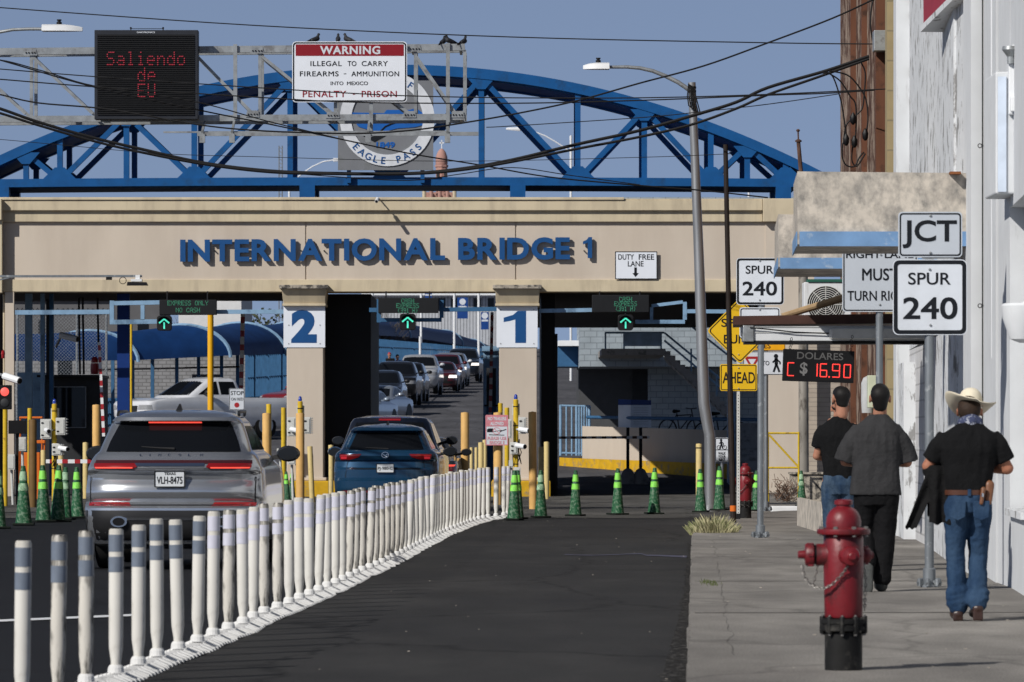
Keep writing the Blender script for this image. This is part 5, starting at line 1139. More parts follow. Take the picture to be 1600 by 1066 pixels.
# brown flaking building further along, with a tan brick strip
T2 = thing('brown_building', 'brown building with flaking paint beyond the white shop', 'building', (6, 86, 0))
def ws2(name, m, p0, p1, z0, z1, back=3.0):
    (x0, d0), (x1, d1) = [(X(px, d), d) for px, d in (p0, p1)]; oo = T2.location
    b = MB(oo); b.hexa([(x0,d0,z0),(x0+back,d0,z0),(x1+back,d1,z0),(x1,d1,z0),(x0,d0,z1),(x0+back,d0,z1),(x1+back,d1,z1),(x1,d1,z1)]); return b.build(name, m, T2)
ws2('wall', M['flaking'], (1368,80.5), (1313,100), -.05, 12); ws2('trim', M['brownwood'], (1369,77.9), (1367,80.4), -.05, 12)
ws2('wall', brick_mat('tan_brick', (.36,.29,.16), (.33,.26,.14), (.24,.2,.12), .42, .42, 1), (1386,72), (1383,77.8), -.05, 12)
for px in (1330, 1347): ws2('board_joint', M['brownwood'], (px-.6, 96-(px-1313)*.34+.02), (px+.6-2.2, 96-(px-1313)*.34+.6), 0, 12, .3)
o_ = W(1375, 65, 77.6); b = MB(o_); b.box(X(1365,77.6), X(1384,77.6), 77.5, 77.85, Z(80,77.6), Z(48,77.6)); o = b.build('junction_box', M['galv'], None, False, .01); o.location = o_; tag(o, 'grey square junction box high on the brown trim', 'electrical box')
o_ = W(1357, 612, 75); b = MB(); b.box(-.10,.10,-.1,.12,-.24,.24); b.build; o = b.build('meter_box', mat('pale_green_box', (.5,.54,.42), .6), None, False, .01); o.location = W(1366,612,76); tag(o, 'pale green meter box behind the grey-shirted man', 'electrical box')
b = MB(); b.lathe([(.09,-.28),(.10,-.1),(.10,.16),(.07,.24),(.02,.27)], (0,0,0), 14); o = b.build('gas_meter', mat('meter_white', (.42,.43,.44), .6), None, True); o.location = W(1356,616,76.3); tag(o, 'rounded white meter beside the pale green box', 'meter')
o_ = W(1352, 232, 90); t = thing('wall_bracket', 'grey service bracket on the brown wall gathering looped black cables', 'bracket', o_)
b = MB(o_); b.prism([(X(a,89), Z(c,89)) for a, c in ((1343,226),(1350,222),(1367,226),(1368,240),(1360,243),(1352,236))], 89, 89.4); b.build('plate', M['galv'], t)
b = MB(o_); b.tube([W(1362,240,89.2), W(1363,247,89.2)], .04, 8); b.tube([W(1345,186,89), W(1368,184,89)], .015, 5); b.build('pin', M['dark'], t)
# air conditioner on the low awning
d = 63.2; o_ = W(1290, 490, d); t = thing('air_conditioner', 'white outdoor air conditioner with round fan grille on the low awning', 'air conditioner', o_)
b = MB(o_); b.box(X(1256,d), X(1330,d), d, d+.4, Z(500,d), Z(441,d)); b.build('case', M['cleanwhite'], t, False, .012)
b = MB(o_); cx_, cz_ = X(1290,d), Z(476,d); k = d/F
b.lathe([(29*k,0),(29*k,.004)], (cx_,d-.005,cz_), 32, (Vector((1,0,0)), Vector((0,0,1)), Vector((0,-1,0)))); b.build('fan_opening', M['black'], t)
b = MB(o_)
for i in range(1, 10): r = 29*k*i/9; b.tube([(cx_+r*math.cos(j*.2618), d-.018, cz_+r*math.sin(j*.2618)) for j in range(25)], .0045, 4, False)
for j in range(8): a = j*math.pi/4; b.bar((cx_, d-.02, cz_), (cx_+29*k*math.cos(a), d-.02, cz_+29*k*math.sin(a)), .008, .006, (0,1,0))
b.build('fan_grille', M['grey_metal'], t)
b = MB(o_); b.box(X(1262,d), X(1326,d), d-.02, d+.35, Z(440.8,d), Z(436.5,d)); b.build('lid', mat('green_lid', (.02,.10,.07), .6), t)
d = 62.2; b = MB(); b.tube([W(1222,494,d), W(1262,482,d), W(1322,464,d)], [.035,.04,.045], 10); b.tube([W(1240,492,d+.1), W(1322,468,d+.1)], .02, 8); tag(b.build('awning_pole', mat('bamboo', (.36,.25,.14), .7, 0, .2, 6), None, True), 'tan pole lying slantwise on the low awning before the fan', 'pole')
# exchange rate board
d = 60.4; o_ = W(1279, 572, d); ex_ = thing('rate_board', 'black hanging DOLARES exchange board with red digits 16.90', 'message board', o_); k = d/F; ex_.rotation_euler = (0, R(2.0), 0)
b = MB(); b.box(-55.5*k, 55.5*k, 0, .12, -25*k, 25*k); b.build('housing', M['black'], ex_, False, .006)
text('legend', 'DOLARES', -34*k, 38*k, 10*k, 21*k, -.0008, mat('dull_grey', (.10,.10,.10), .6), ex_, (0,0,0), .003, .01)
text('legend', '$', -29*k, -17*k, -16*k, 5*k, -.0008, mat('dull_grey2', (.16,.16,.16), .6), ex_, (0,0,0), .003, .02)
def seg7(mb, ch, x0, x1, z0, z1):
    S7 = {'C':'afed','1':'bc','6':'afedcg','9':'abcdfg','0':'abcdef'}[ch]; zm = (z0+z1)/2
    L7 = {'a':((x0,z1),(x1,z1)),'b':((x1,z1),(x1,zm)),'c':((x1,zm),(x1,z0)),'d':((x0,z0),(x1,z0)),'e':((x0,zm),(x0,z0)),'f':((x0,z1),(x0,zm)),'g':((x0,zm),(x1,zm))}
    for s in S7:
        (ax, az), (bx, bz) = L7[s]
        for i in range(6): f = (i+.5)/6; x, z = ax+(bx-ax)*f, az+(bz-az)*f; mb.box(x-.0058, x+.0058, -.006, -.001, z-.0058, z+.0058)
for ch, a, c in (('C',-48,-38),('1',-3.5,-2),('6',3,13),('9',22,33),('0',40,50)): b = MB(); seg7(b, ch, a*k, c*k, -16.5*k, 3.5*k); b.build('digit', M['redled'], ex_)
b = MB(); b.box(17*k-.008,17*k+.008,-.006,-.001,-16.5*k-.008,-16.5*k+.008); b.build('digit', M['redled'], ex_)
b = MB()
for x, zt in ((-45*k,.13),(50*k,.20)): 
    for i in range(4): b.tube([(x+(.012 if i%2 else 0)+.012*math.cos(j*.785), .06+(0 if i%2 else .012)*math.sin(j*.785), 25*k+.02+i*zt/4+.02*math.sin(j*.785)) for j in range(9)], .004, 4, False)
b.build('chain', M['dark'], ex_)

# ------------------------------------------------------------------ pavement signs
def post(name, m, t, org, pts, r, base_d=None, n=12):
    b = MB(org); b.tube(pts, r, n); return b.build(name, m, t, True)
def foot(t, org, x, d, z, r=.05):
    b = MB(org); b.lathe([(r*1.7,z),(r*1.7,z+.02),(r*1.25,z+.03),(r*1.25,z+.16),(r*1.05,z+.17)], (x,d,0), 14); f_ = b.build('base_collar', M['signpole'], t, True)
    b = MB(org)
    for i in range(6): a = i*1.047+.3; b.lathe([(.022,z+.01),(.022,z+.07),(.012,z+.08)], (x+r*2*math.cos(a), d+r*2*math.sin(a), 0), 8); b.bar((x+r*1.2*math.cos(a),d+r*1.2*math.sin(a),z+.05), (x+r*2.5*math.cos(a),d+r*2.5*math.sin(a),z+.03), .03, .03)
    b.build('clamp_bolt', M['signpole'], f_)
M['dullwhite'] = mat('dull_sign_white', (.46,.50,.555), .5, 0, .03)
d = 45.2; o_ = (X(1452,d), d, KZ)
t = thing('route_sign', 'nearest white route sign reading JCT SPUR 240 on a grey pavement post', 'sign', o_)
yv = d-.05
def pl(x0, x1, y0, y1, r=.05, bw=.02, ins=.012, f=None, e=None): sign_plate(t, o_, X(x0,yv), X(x1,yv), Z(y1,yv), Z(y0,yv), yv, f or M['white'], e or M['signblack'], r, bw, ins)
def tl(s, x0, x1, y0, y1, m=None, bold=.012): text('legend', s, X(x0,yv), X(x1,yv), Z(y1,yv), Z(y0,yv), yv-.0008, m or M['signblack'], t, o_, .003, bold)
pl(1403.5, 1503.5, 331, 402, .035, .012, .012, M['dullwhite']); pl(1395, 1511, 405.5, 523.5, .05, .034, .008)
tl('JCT', 1410, 1495, 344, 388, None, .018); tl('SPUR', 1419, 1485.5, 426, 445, None, .010); tl('240', 1411, 1496, 464.5, 499, None, .014)
bolts(t, o_, [W(a,c,yv).xz for a, c in ((1453.5,337),(1453.5,395),(1452.5,421),(1453.5,508))], yv-.001)
post('post', M['signpole'], t, o_, [(o_[0],d,KZ), (o_[0],d,Z(332,d))], .042); foot(t, o_, o_[0], d, KZ, .045)
b = MB(o_); b.box(X(1440,d), X(1490,d), d-.043, d-.02, Z(405,d), Z(402,d)); b.build('crossbar', M['galv'], t)
# right lane must turn right
d = 55.3; yv = d-.05; o_ = (X(1374,d), d, KZ); t = thing('turn_sign', 'white RIGHT LANE MUST TURN RIGHT sign partly behind the JCT sign', 'sign', o_)
pl(1316, 1434, 378, 487.5, .04, .012, .012, M['dullwhite']); tl('RIGHT LANE', 1322, 1427, 392, 403.5); tl('MUST', 1347, 1403, 419.5, 438.5); tl('TURN RIGHT', 1324, 1427, 454.5, 470)
post('post', M['signpole'], t, o_, [(o_[0],d,KZ), (o_[0],d,Z(380,d))], .04); foot(t, o_, o_[0], d, KZ, .04)
bolts(t, o_, [W(1374.5,476,yv).xz, W(1376,398,yv).xz], yv-.001)
# second SPUR 240 with arrow plate
d = 67.6; yv = d-.05; o_ = (X(1188,d), d, KZ); t = thing('route_sign', 'white SPUR 240 sign with arrow plate behind the low metal awning', 'sign', o_)
pl(1150.5, 1225, 403, 476.5, .045, .026, .008); tl('SPUR', 1165, 1208.5, 415, 428); tl('240', 1160, 1214, 440, 462, None, .014)
pl(1155.5, 1219, 480.5, 528, .035, .012, .012); b = MB(o_); b.prism([(X(a,yv), Z(c,yv)) for a, c in ((1170,506),(1186,506),(1186,498),(1204,510),(1186,522),(1186,514),(1170,514))], yv-.004, yv-.001); b.build('arrow', M['signblack'], t)
post('post', M['signpole'], t, o_, [(o_[0],d,KZ), (o_[0]+.01,d,Z(405,d))], .043); foot(t, o_, o_[0], d, KZ, .05); bolts(t, o_, [W(1187,a,yv).xz for a in (407.5,469,484)], yv-.001)
# SPEED BUMPS AHEAD on a perforated post
d = 83; yv = d-.04; o_ = (X(1153.5,d), d, KZ); t = thing('warning_sign', 'yellow diamond SPEED BUMPS sign with AHEAD plate on a perforated post', 'sign', o_)
cx_, cz_, hr = X(1156,yv), Z(517,yv), 51.5*yv/F
def diamond(r, rc): 
    return [(cx_+a, cz_+c) for a, c in [(math.cos(R(45))*(x)-math.sin(R(45))*(z), math.sin(R(45))*x+math.cos(R(45))*z) for x, z in rr(0, 0, r*1.414, r*1.414, rc)]]
b = MB(o_); b.prism(diamond(hr, .05), yv, yv+.004); b.build('plate', M['signyellow'], t)
b = MB(o_); b.frame(diamond(hr*.955, .05), diamond(hr*.915, .045), yv-.003, yv-.0006); b.build('border', M['signblack'], t)
tl('SPEED', 1127, 1186, 498, 511); tl('BUMPS', 1131, 1184, 523, 537)
pl(1125, 1183, 569, 611, .03, .012, .014, M['signyellow']); tl('AHEAD', 1129, 1179.5, 581.5, 599); bolts(t, o_, [W(1154,a,yv).xz for a in (554,575,607)], yv-.001)
b = MB(o_); b.box(o_[0]-.025, o_[0]+.025, d-.03, d+.02, KZ, Z(480,d)); pp = b.build('post', M['grey_metal'], t)
b = MB(o_); z = KZ+.1
while z < Z(615,d): b.box(o_[0]-.006, o_[0]+.006, d-.0325, d-.0305, z, z+.013); z += .05
b.build('perforation', M['dark'], pp); b = MB(o_); b.box(o_[0]-.032, o_[0]+.032, d-.037, d+.03, KZ-.02, KZ+.09); b.build('sleeve', M['dark'], t)
# HERE / yield to pedestrians, on a post beyond
d = 92; yv = d-.05; o_ = (X(1197,d), d, .1); t = thing('yield_sign', 'white yield to pedestrians sign under an orange plate behind the awning', 'sign', o_)
pl(1161, 1228, 549, 586, .03, .012, .004); tl('TO', 1191, 1202, 564, 571); pl(1165, 1227, 528, 548.3, .02, .01, .004, mat('sign_orange', (.80,.38,.01), .5), None); tl('BIKES', 1176, 1204, 537, 544.5)
b = MB(o_); tri = lambda s: [(X(1175,yv)+a*s, Z(565,yv)+c*s) for a, c in ((-.145,.09),(.145,.09),(0,-.15))]
b.frame(tri(1), tri(.52), yv-.0035, yv-.001); b.build('yield_triangle', M['red'], t)
def walker(t, o_, cx, cy, s, yv, bike=False):
    b = MB(o_); x, z, k = X(cx,yv), Z(cy,yv), s*yv/F
    b.lathe([(.13*k,0),(.13*k,.003)], (x-.02*k,yv-.0006,z+.42*k), 12, (Vector((1,0,0)), Vector((0,0,1)), Vector((0,-1,0))))
    for a, c, w_ in (((-.02,.30),(0,-.05),.20),((0,-.02),(-.16,-.5),.12),((0,-.02),(.18,-.5),.12),((-.02,.24),(-.22,.05),.09),((0,.25),(.2,.08),.09),((.2,.1),(.22,-.05),.08)): b.bar((x+a[0]*k,yv-.002,z+a[1]*k), (x+c[0]*k,yv-.002,z+c[1]*k), w_*k, .003, (0,1,0))
    if bike:
        for dx in (-.25,.35): b.tube([(x+dx*k+.2*k*math.cos(j*.524),yv-.002,z-.35*k+.2*k*math.sin(j*.524)) for j in range(13)], .03*k, 4, False)
        b.bar((x-.25*k,yv-.002,z-.35*k), (x+.2*k,yv-.002,z-.05*k), .05*k, .003, (0,1,0)); b.bar((x+.35*k,yv-.002,z-.35*k), (x+.2*k,yv-.002,z-.05*k), .05*k, .003, (0,1,0))
    b.build('pictogram', M['signblack'], t)
walker(t, o_, 1213, 568, 27, yv); post('post', M['signpole'], t, o_, [(o_[0],d,.1), (o_[0],d,Z(528,d))], .04); foot(t, o_, o_[0], d, .1, .045)
# walk your bike
d = 101; yv = d-.05; o_ = (X(1128,d), d, 0); t = thing('bike_sign', 'small white WALK YOUR BIKE sign with pictogram beside the street lamp', 'sign', o_)
pl(1117, 1139, 684, 721.5, .03, .014, .006); walker(t, o_, 1127, 694, 15, yv, True); [tl(s, a, c, y0, y0+4.2, None, .03) for s, a, c, y0 in (('WALK',1122,1134,706.5),('YOUR',1122,1134,711.5),('BIKE',1123,1133,716.2))]
b = MB(o_); b.box(X(1117,yv), X(1138,yv), yv-.003, yv-.0005, Z(703.6,yv), Z(702.6,yv)); b.build('divider', M['signblack'], t)
post('post', M['signpole'], t, o_, [(o_[0],d,0), (o_[0],d,Z(686,d))], .03)

# ------------------------------------------------------------------ hydrants
M['hydrant_red'] = mat('hydrant_red', (.17,.009,.015), .45, 0, .16, 9, dirt=(.085,.012,.014), dirt_amt=.34, dirt_scale=9, dirt_stretch=(1,1,.5), bump=.12, bscale=35)
M['hydrant_black'] = mat('hydrant_black', (.010,.010,.010), .65, 0, .3, 10, dirt=(.05,.047,.042), dirt_amt=.25, dirt_scale=8)
M['bolt_grey'] = mat('bolt_grey', (.19,.18,.17), .5, .5, .2, 20)
def hydrant(label):
    t = thing('fire_hydrant', label, 'hydrant')
    b = MB(); b.lathe([(.107,0),(.107,.215)], (0,0,0), 28); b.build('standpipe', M['hydrant_black'], t, True)
    b = MB(); b.lathe([(.130,.222),(.135,.226),(.135,.248),(.128,.252),(.128,.262),(.135,.266),(.135,.288),(.126,.294)], (0,0,0), 32)
    for i in range(10): a = i*.628+.2; b.lathe([(.014,.208),(.016,.214),(.016,.300),(.013,.306)], (.124*math.cos(a),.124*math.sin(a),0), 8)
    fl = b.build('flange', M['hydrant_black'], t, True)
    b = MB()
    for i in range(10): a = i*.628+.2; b.lathe([(.009,.198),(.009,.207)], (.124*math.cos(a),.124*math.sin(a),0), 6); b.lathe([(.008,.3065),(.006,.314)], (.124*math.cos(a),.124*math.sin(a),0), 6)
    b.build('bolt', M['bolt_grey'], fl)
    b = MB(); b.lathe([(.104,.299),(.108,.31),(.112,.50),(.115,.60),(.112,.755),(.105,.765)], (0,0,0), 32); b.build('barrel', M['hydrant_red'], t, True)
    b = MB(); b.lathe([(.112,.766),(.148,.772),(.152,.785),(.150,.80),(.12,.806),(.10,.81)], (0,0,0), 32); cf = b.build('bonnet_flange', M['hydrant_red'], t, True)
    b = MB()
    for i in range(8): a = i*.785+.39; b.lathe([(.012,.758),(.012,.766)], (.134*math.cos(a),.134*math.sin(a),0), 6); b.lathe([(.014,.80),(.014,.812),(.008,.816)], (.134*math.cos(a),.134*math.sin(a),0), 6)
    b.build('bolt', M['bolt_grey'], cf)
    b = MB(); b.lathe([(.098,.807),(.100,.84),(.095,.87),(.080,.90),(.060,.918),(.042,.928),(.042,.938),(.052,.940),(.052,.962),(.038,.968),(.012,.97)], (0,0,0), 32); b.build('bonnet', M['hydrant_red'], t, True)
    def nozzle(v, r, L, z, nm):
        ax = (Vector((-v.y, v.x, 0)), Vector((0,0,1)), v)
        b = MB(); b.lathe([(r*1.25,.04),(r*1.12,.09),(r,.12),(r,L)], (0,0,z), 24, ax); nz_ = b.build('nozzle', M['hydrant_red'], t, True)
        b = MB(); b.lathe([(r*.9,L),(r*.9,L+.012)], (0,0,z), 24, ax); b.build('gasket', M['black'], nz_)
        b = MB(); b.lathe([(r*1.02,L+.013),(r*1.08,L+.018),(r*1.08,L+.05),(r*.95,L+.062),(.028,L+.066),(.024,L+.068),(.022,L+.10),(.017,L+.104)], (0,0,z), 24, ax)
        for i in range(6): a = i*1.047; c = Vector((0,0,z))+v*(L+.034)+ax[0]*r*1.06*math.cos(a)+ax[1]*r*1.06*math.sin(a); b.bar(c-v*.014, c+v*.014, .014, .014)
        b.build('cap', M['hydrant_red'], nz_, True)
    nozzle(Vector((-1,0,0)), .062, .155, .655, 'l'); nozzle(Vector((.18,-.98,0)).normalized(), .052, .115, .650, 'f'); nozzle(Vector((.80,.60,0)).normalized(), .05, .11, .65, 'r')
    def chain(pts, n):
        b = MB(); P_ = [Vector(p) for p in pts]
        for i in range(n):
            f = i/(n-1)*(len(P_)-1); j = min(int(f), len(P_)-2); c = P_[j].lerp(P_[j+1], f-j); dv = (P_[j+1]-P_[j]).normalized(); up = Vector((0,-1,0)) if i % 2 else dv.cross(Vector((0,-1,0)))
            b.tube([c+dv*.013*math.cos(q_*1.047)+up*.008*math.sin(q_*1.047) for q_ in range(7)], .0032, 4, False)
        b.build('chain', M['bolt_grey'], t)
    chain([(-.235,-.03,.585),(-.225,-.05,.53),(-.19,-.07,.485),(-.15,-.09,.47),(-.11,-.115,.468),(-.07,-.125,.49),(-.03,-.13,.53),(.0,-.14,.57),(.015,-.16,.605)], 26)
    chain([(-.15,-.02,.595),(-.16,-.05,.55),(-.175,-.08,.50)], 6); chain([(.115,.03,.60),(.125,-.02,.52),(.12,-.03,.42),(.118,-.03,.35)], 14)
    return t
h = hydrant('large red fire hydrant on a black standpipe in the right foreground'); h.location = (X(1318,29.1), 29.1, KZ)
h2 = copy_tree(h); hd = 84; h2.location = (X(1164.5,hd), hd, KZ); h2.scale = (.93,.93,.93); h2['label'] = 'smaller far red fire hydrant standing behind the perforated sign post'; h['group'] = h2['group'] = 'red fire hydrants'

# ------------------------------------------------------------------ street lamp, poles
d = 98; o_ = (X(1109,d), d, .0); t = thing('street_lamp', 'tall grey street lamp arm reaching left over the right lane', 'street lamp', o_); k = d/F
pts = [(1109.5,806),(1109,680),(1104,655),(1100,630),(1097.5,560),(1092,400),(1086,250),(1081,129)]
b = MB(o_); b.tube([W(a,c,d) for a, c in pts], [8.6*k,8.6*k,8.8*k,9*k,8.8*k,7.8*k,6.8*k,6*k], 18); b.build('pole', M['pole'], t, True)
b = MB(o_); b.tube([W(a,c,d-.02) for a, c in ((1079,142),(1060,129),(1040,119),(1020,111),(1000,106.5),(980,104.8),(951,105))], [.045,.042,.04,.038,.036,.034,.03], 10); b.build('arm', M['galv'], t, True)
def lamp_head(t, o_, x0, x1, yc, d, sgn_):
    b = MB(o_); z = Z(yc,d); L = abs(X(x1,d)-X(x0,d)); A = Vector((X(x1,d), d, z)); n = 8
    rings = []
    for i in range(n+1):
        f = i/n; w_ = .16*(1-max(0,(f-.3)/.7)**2*.75); hh = .075*(1-max(0,(f-.45)/.55)**2*.7)
        c = A+Vector((sgn_*L*f, 0, .02)); rings.append([b.v(c+Vector((0,-w_,-.05))), b.v(c+Vector((0,w_,-.05))), b.v(c+Vector((0,w_*.85,hh*.6))), b.v(c+Vector((0,w_*.35,hh))), b.v(c+Vector((0,-w_*.35,hh))), b.v(c+Vector((0,-w_*.85,hh*.6)))])
    for r0, r1 in zip(rings, rings[1:]): b.skin(r0, r1)
    b.f(rings[0]); b.f(rings[-1]); hd_ = b.build('lamp_head', M['whitepaint'], t, True, 0, 50)
    b = MB(o_); c = A+Vector((sgn_*L*.42,0,.09)); b.lathe([(.05,0),(.05,.05),(.032,.055),(.032,.075),(.045,.08),(.045,.10)], c, 12); b.build('photocell', M['dark'], hd_)
lamp_head(t, o_, 911, 952, 106, d, -1)
b = MB(o_)
for i in range(6):
    x = 1076+i*1.6; b.tube([W(x,131+i,d-.13), W(x-2+i,150,d-.15), W(x+i*2.2,165+i*3,d-.14), W(1090+i*1.5,176,d-.15)], .012, 5)
for py in (137, 143): b.lathe([(.085,-.02),(.085,.02)], W(1081,py,d), 12)
b.build('cable', M['rope'], t)
b = MB(o_); b.lathe([(.2,0),(.2,.03),(.14,.04),(.135,.12)], o_, 16); b.build('base_plate', M['pole'], t, True)
d = 95.5; o_ = (X(-70,d), d, 0); t = thing('street_lamp', 'street lamp reaching in from the left edge beside the message board', 'street lamp', o_)
b = MB(o_); b.tube([(o_[0],d,0), (o_[0],d,Z(90,d))], .09, 12); b.build('pole', M['pole'], t, True)
b = MB(o_); b.tube([W(a,c,d) for a, c in ((-70,92),(-40,66),(-10,52),(20,46.5),(45,45.5),(68,45.5))], .03, 8); b.build('arm', M['galv'], t, True); lamp_head(t, o_, 129, 66, 46.5, d, 1)
d = 79.5; b = MB(); b.tube([W(1146,818,d), W(1141.5,640,d), W(1138,450,d), W(1133.5,226,d)], [.048,.045,.042,.038], 10); tag(b.build('utility_pole', mat('dark_brown_pole', (.022,.016,.014), .7, 0, .25, 5), None, True), 'slim dark brown pole standing in front of the yellow diamond sign', 'pole')
b = MB(); b.tube([W(1145.6,799,d), W(1145.4,790,d)], .0495, 12); o = b.build('pole_tape', M['orange'], None); tag(o, 'orange tape band low on the slim dark pole', 'tape')
d = 112; o_ = (X(1256,d), d, 0); t = thing('utility_pole', 'weathered grey pole rising behind the awnings to a thin rusty mast', 'pole', o_)
b = MB(o_); b.tube([(o_[0],d,0), W(1255,440,d), W(1254,270,d)], [.115,.105,.09], 14); b.build('pole', mat('weathered_pole', (.27,.25,.22), .7, .2, .25, 3, (1,1,.3), dirt=(.10,.085,.07), dirt_amt=.35, dirt_scale=4, dirt_stretch=(1,1,.4)), t, True)
b = MB(o_); b.tube([W(1252,275,d), W(1247.5,222,d)], [.05,.045], 8); b.tube([W(1247.5,222,d), W(1247,205,d)], .018, 6); b.lathe([(.07,0),(.075,.03),(.03,.06)], W(1247.5,222,d), 10); b.lathe([(.03,0),(.045,.03),(.02,.06)], W(1247,206,d), 8); b.build('mast', mat('rusty', (.10,.055,.04), .8, 0, .3, 10), t, True)
# grass tuft at the broken kerb
b = MB(); rnd = random.Random(4); o_ = Vector((X(1114,71.5), 71.5, .06))
M['grass'] = mat('dry_grass', (.40,.37,.22), .8, 0, .3, 6, dirt=(.15,.17,.07), dirt_amt=.45, dirt_scale=5)
for i in range(900):
    u_ = rnd.random()*2*math.pi; rr_ = math.sqrt(rnd.random()); c = o_+Vector((rr_*.32*math.cos(u_), rr_*.7*math.sin(u_), 0)); h_ = (.30-.2*rr_)*rnd.uniform(.6,1.15)+.02
    l = Vector((math.cos(u_)*rr_*.6+rnd.uniform(-.35,.35), math.sin(u_)*rr_*.4+rnd.uniform(-.35,.35), 0))*h_; w_ = .006
    b.f([b.v(c+Vector((-w_,0,0))), b.v(c+Vector((w_,0,0))), b.v(c+l*.45+Vector((w_*.8,0,h_*.65))), b.v(c+l+Vector((0,0,h_)))])
tag(b.build('grass_tuft', M['grass']), 'dry grass tuft at the broken kerb corner', 'grass')
b = MB()
for i in range(120):
    c = Vector((X(1107,46.6)+rnd.gauss(0,.035), 46.4+rnd.gauss(0,.4), KZ)); h_ = rnd.uniform(.01,.035); b.f([b.v(c), b.v(c+Vector((.006,0,0))), b.v(c+Vector((rnd.uniform(-.02,.02),rnd.uniform(-.02,.02),h_)))])
tag(b.build('weed', mat('weed_green', (.09,.11,.04), .8, 0, .3)), 'small flat weed in a pavement crack', 'plant')
# litter scraps on the asphalt
b = MB()
for i in range(40):
    dd = rnd.uniform(30, 100); x = rnd.uniform(delin_x(dd)+.3, kerb_x(dd)-.1); s = rnd.uniform(.003,.008); b.box(x-s, x+s, dd-s, dd+s, .003, .003+s*.7)
for i in range(90):
    dd = rnd.uniform(28, 80); x = rnd.uniform(kerb_x(dd)+.2, wall_x(dd)-.1) if i % 3 else wall_x(dd)-abs(rnd.gauss(0,.15)); s = rnd.uniform(.004,.011); b.box(x-s, x+s, dd-s*1.5, dd+s*1.5, KZ+.001, KZ+.001+s*.5)
tag(b.build('grit', mat('grit_pale', (.34,.31,.27), .9, 0, .4, 3)), None, None, None, 'stuff')
# ------------------------------------------------------------------ people
V2 = Vector
def organic(name, m, parent, fn, voxel=.008, it=4, fac=.6):
    b = MB(); fn(b); me = bpy.data.meshes.new(name)
    bmesh.ops.recalc_face_normals(b.bm, faces=b.bm.faces[:]); b.bm.to_mesh(me); b.bm.free()
    o = bpy.data.objects.new(name, me); COL.objects.link(o)
    r = o.modifiers.new('r', 'REMESH'); r.mode = 'VOXEL'; r.voxel_size = voxel; r.use_smooth_shade = True
    s = o.modifiers.new('s', 'SMOOTH'); s.iterations = it; s.factor = fac
    bpy.context.view_layer.update(); dg = bpy.context.evaluated_depsgraph_get()
    me2 = bpy.data.meshes.new_from_object(o.evaluated_get(dg)); bpy.data.objects.remove(o); bpy.data.meshes.remove(me)
    amp = {'t_shirt': (.010, V2((9,9,2.2))), 'jeans': (.007, V2((9,9,11))), 'trousers': (.008, V2((9,9,7)))}.get(name)
    if amp and voxel < .0125:                # drape: long soft folds pushed into the cloth
        seed = len(MATS)*1.7+len(COL.objects)*.31
        for v, nm_ in zip(me2.vertices, [v.normal.copy() for v in me2.vertices]):
            p_ = v.co; q_ = V2((p_.x*amp[1].x+seed, p_.y*amp[1].y+1.5*p_.z, p_.z*amp[1].z+(2.5*p_.x if name != 't_shirt' else 1.2*p_.x)))
            f_ = noise.noise(q_); g_ = 1-abs(noise.noise(q_*1.9+V2((7,3,1))))*2
            v.co = v.co+nm_*amp[0]*(f_*.9+g_*.45-.25)
    me2.name = name; me2.materials.clear(); me2.materials.append(m)
    me2.polygons.foreach_set('use_smooth', [True]*len(me2.polygons))
    return link(name, me2, parent)
V = Vector
def loft(b, secs, n=20):                    # (z, cx, cy, rx, ry)
    rings = []
    for z, cx, cy, rx, ry in secs:
        rings.append([b.v((cx+rx*math.copysign(abs(math.cos(a))**.85, math.cos(a)), cy+ry*math.copysign(abs(math.sin(a))**.85, math.sin(a)), z)) for a in [2*math.pi*i/n for i in range(n)]])
    for r0, r1 in zip(rings, rings[1:]): b.skin(r0, r1)
    b.f(rings[0][::-1]); b.f(rings[-1])
def hand(b, wrist, fdir, palm, side, s=1.0, curl=.8):
    """palm, four bent fingers and a thumb; fdir along the forearm, palm normal, side towards the thumb"""
    fdir, palm, side = V(fdir).normalized(), V(palm).normalized(), V(side).normalized(); c = V(wrist)
    for k in (-1, 0, 1): b.cap(c+side*.018*k*s, c+fdir*.085*s+side*.024*k*s, .017*s, .015*s, 8)
    for k, L in ((1.5,.072),(.5,.08),(-.5,.075),(-1.5,.058)):
        r0 = c+fdir*.088*s+side*.0215*k*s; d1 = (fdir+palm*curl*.6).normalized(); d2 = (fdir*.5+palm*curl*1.2).normalized()
        m1 = r0+d1*L*.5*s; b.cap(r0-fdir*.01, m1, .0095*s, .009*s, 8); b.cap(m1, m1+d2*L*.5*s, .009*s, .0075*s, 8)
    t0 = c+fdir*.025*s+side*.032*s; t1 = t0+(fdir*.6+side*.6+palm*.35).normalized()*.04*s; b.cap(t0, t1, .012*s, .011*s, 8); b.cap(t1, t1+(fdir*.8+palm*.5).normalized()*.032*s, .0105*s, .0085*s, 8)
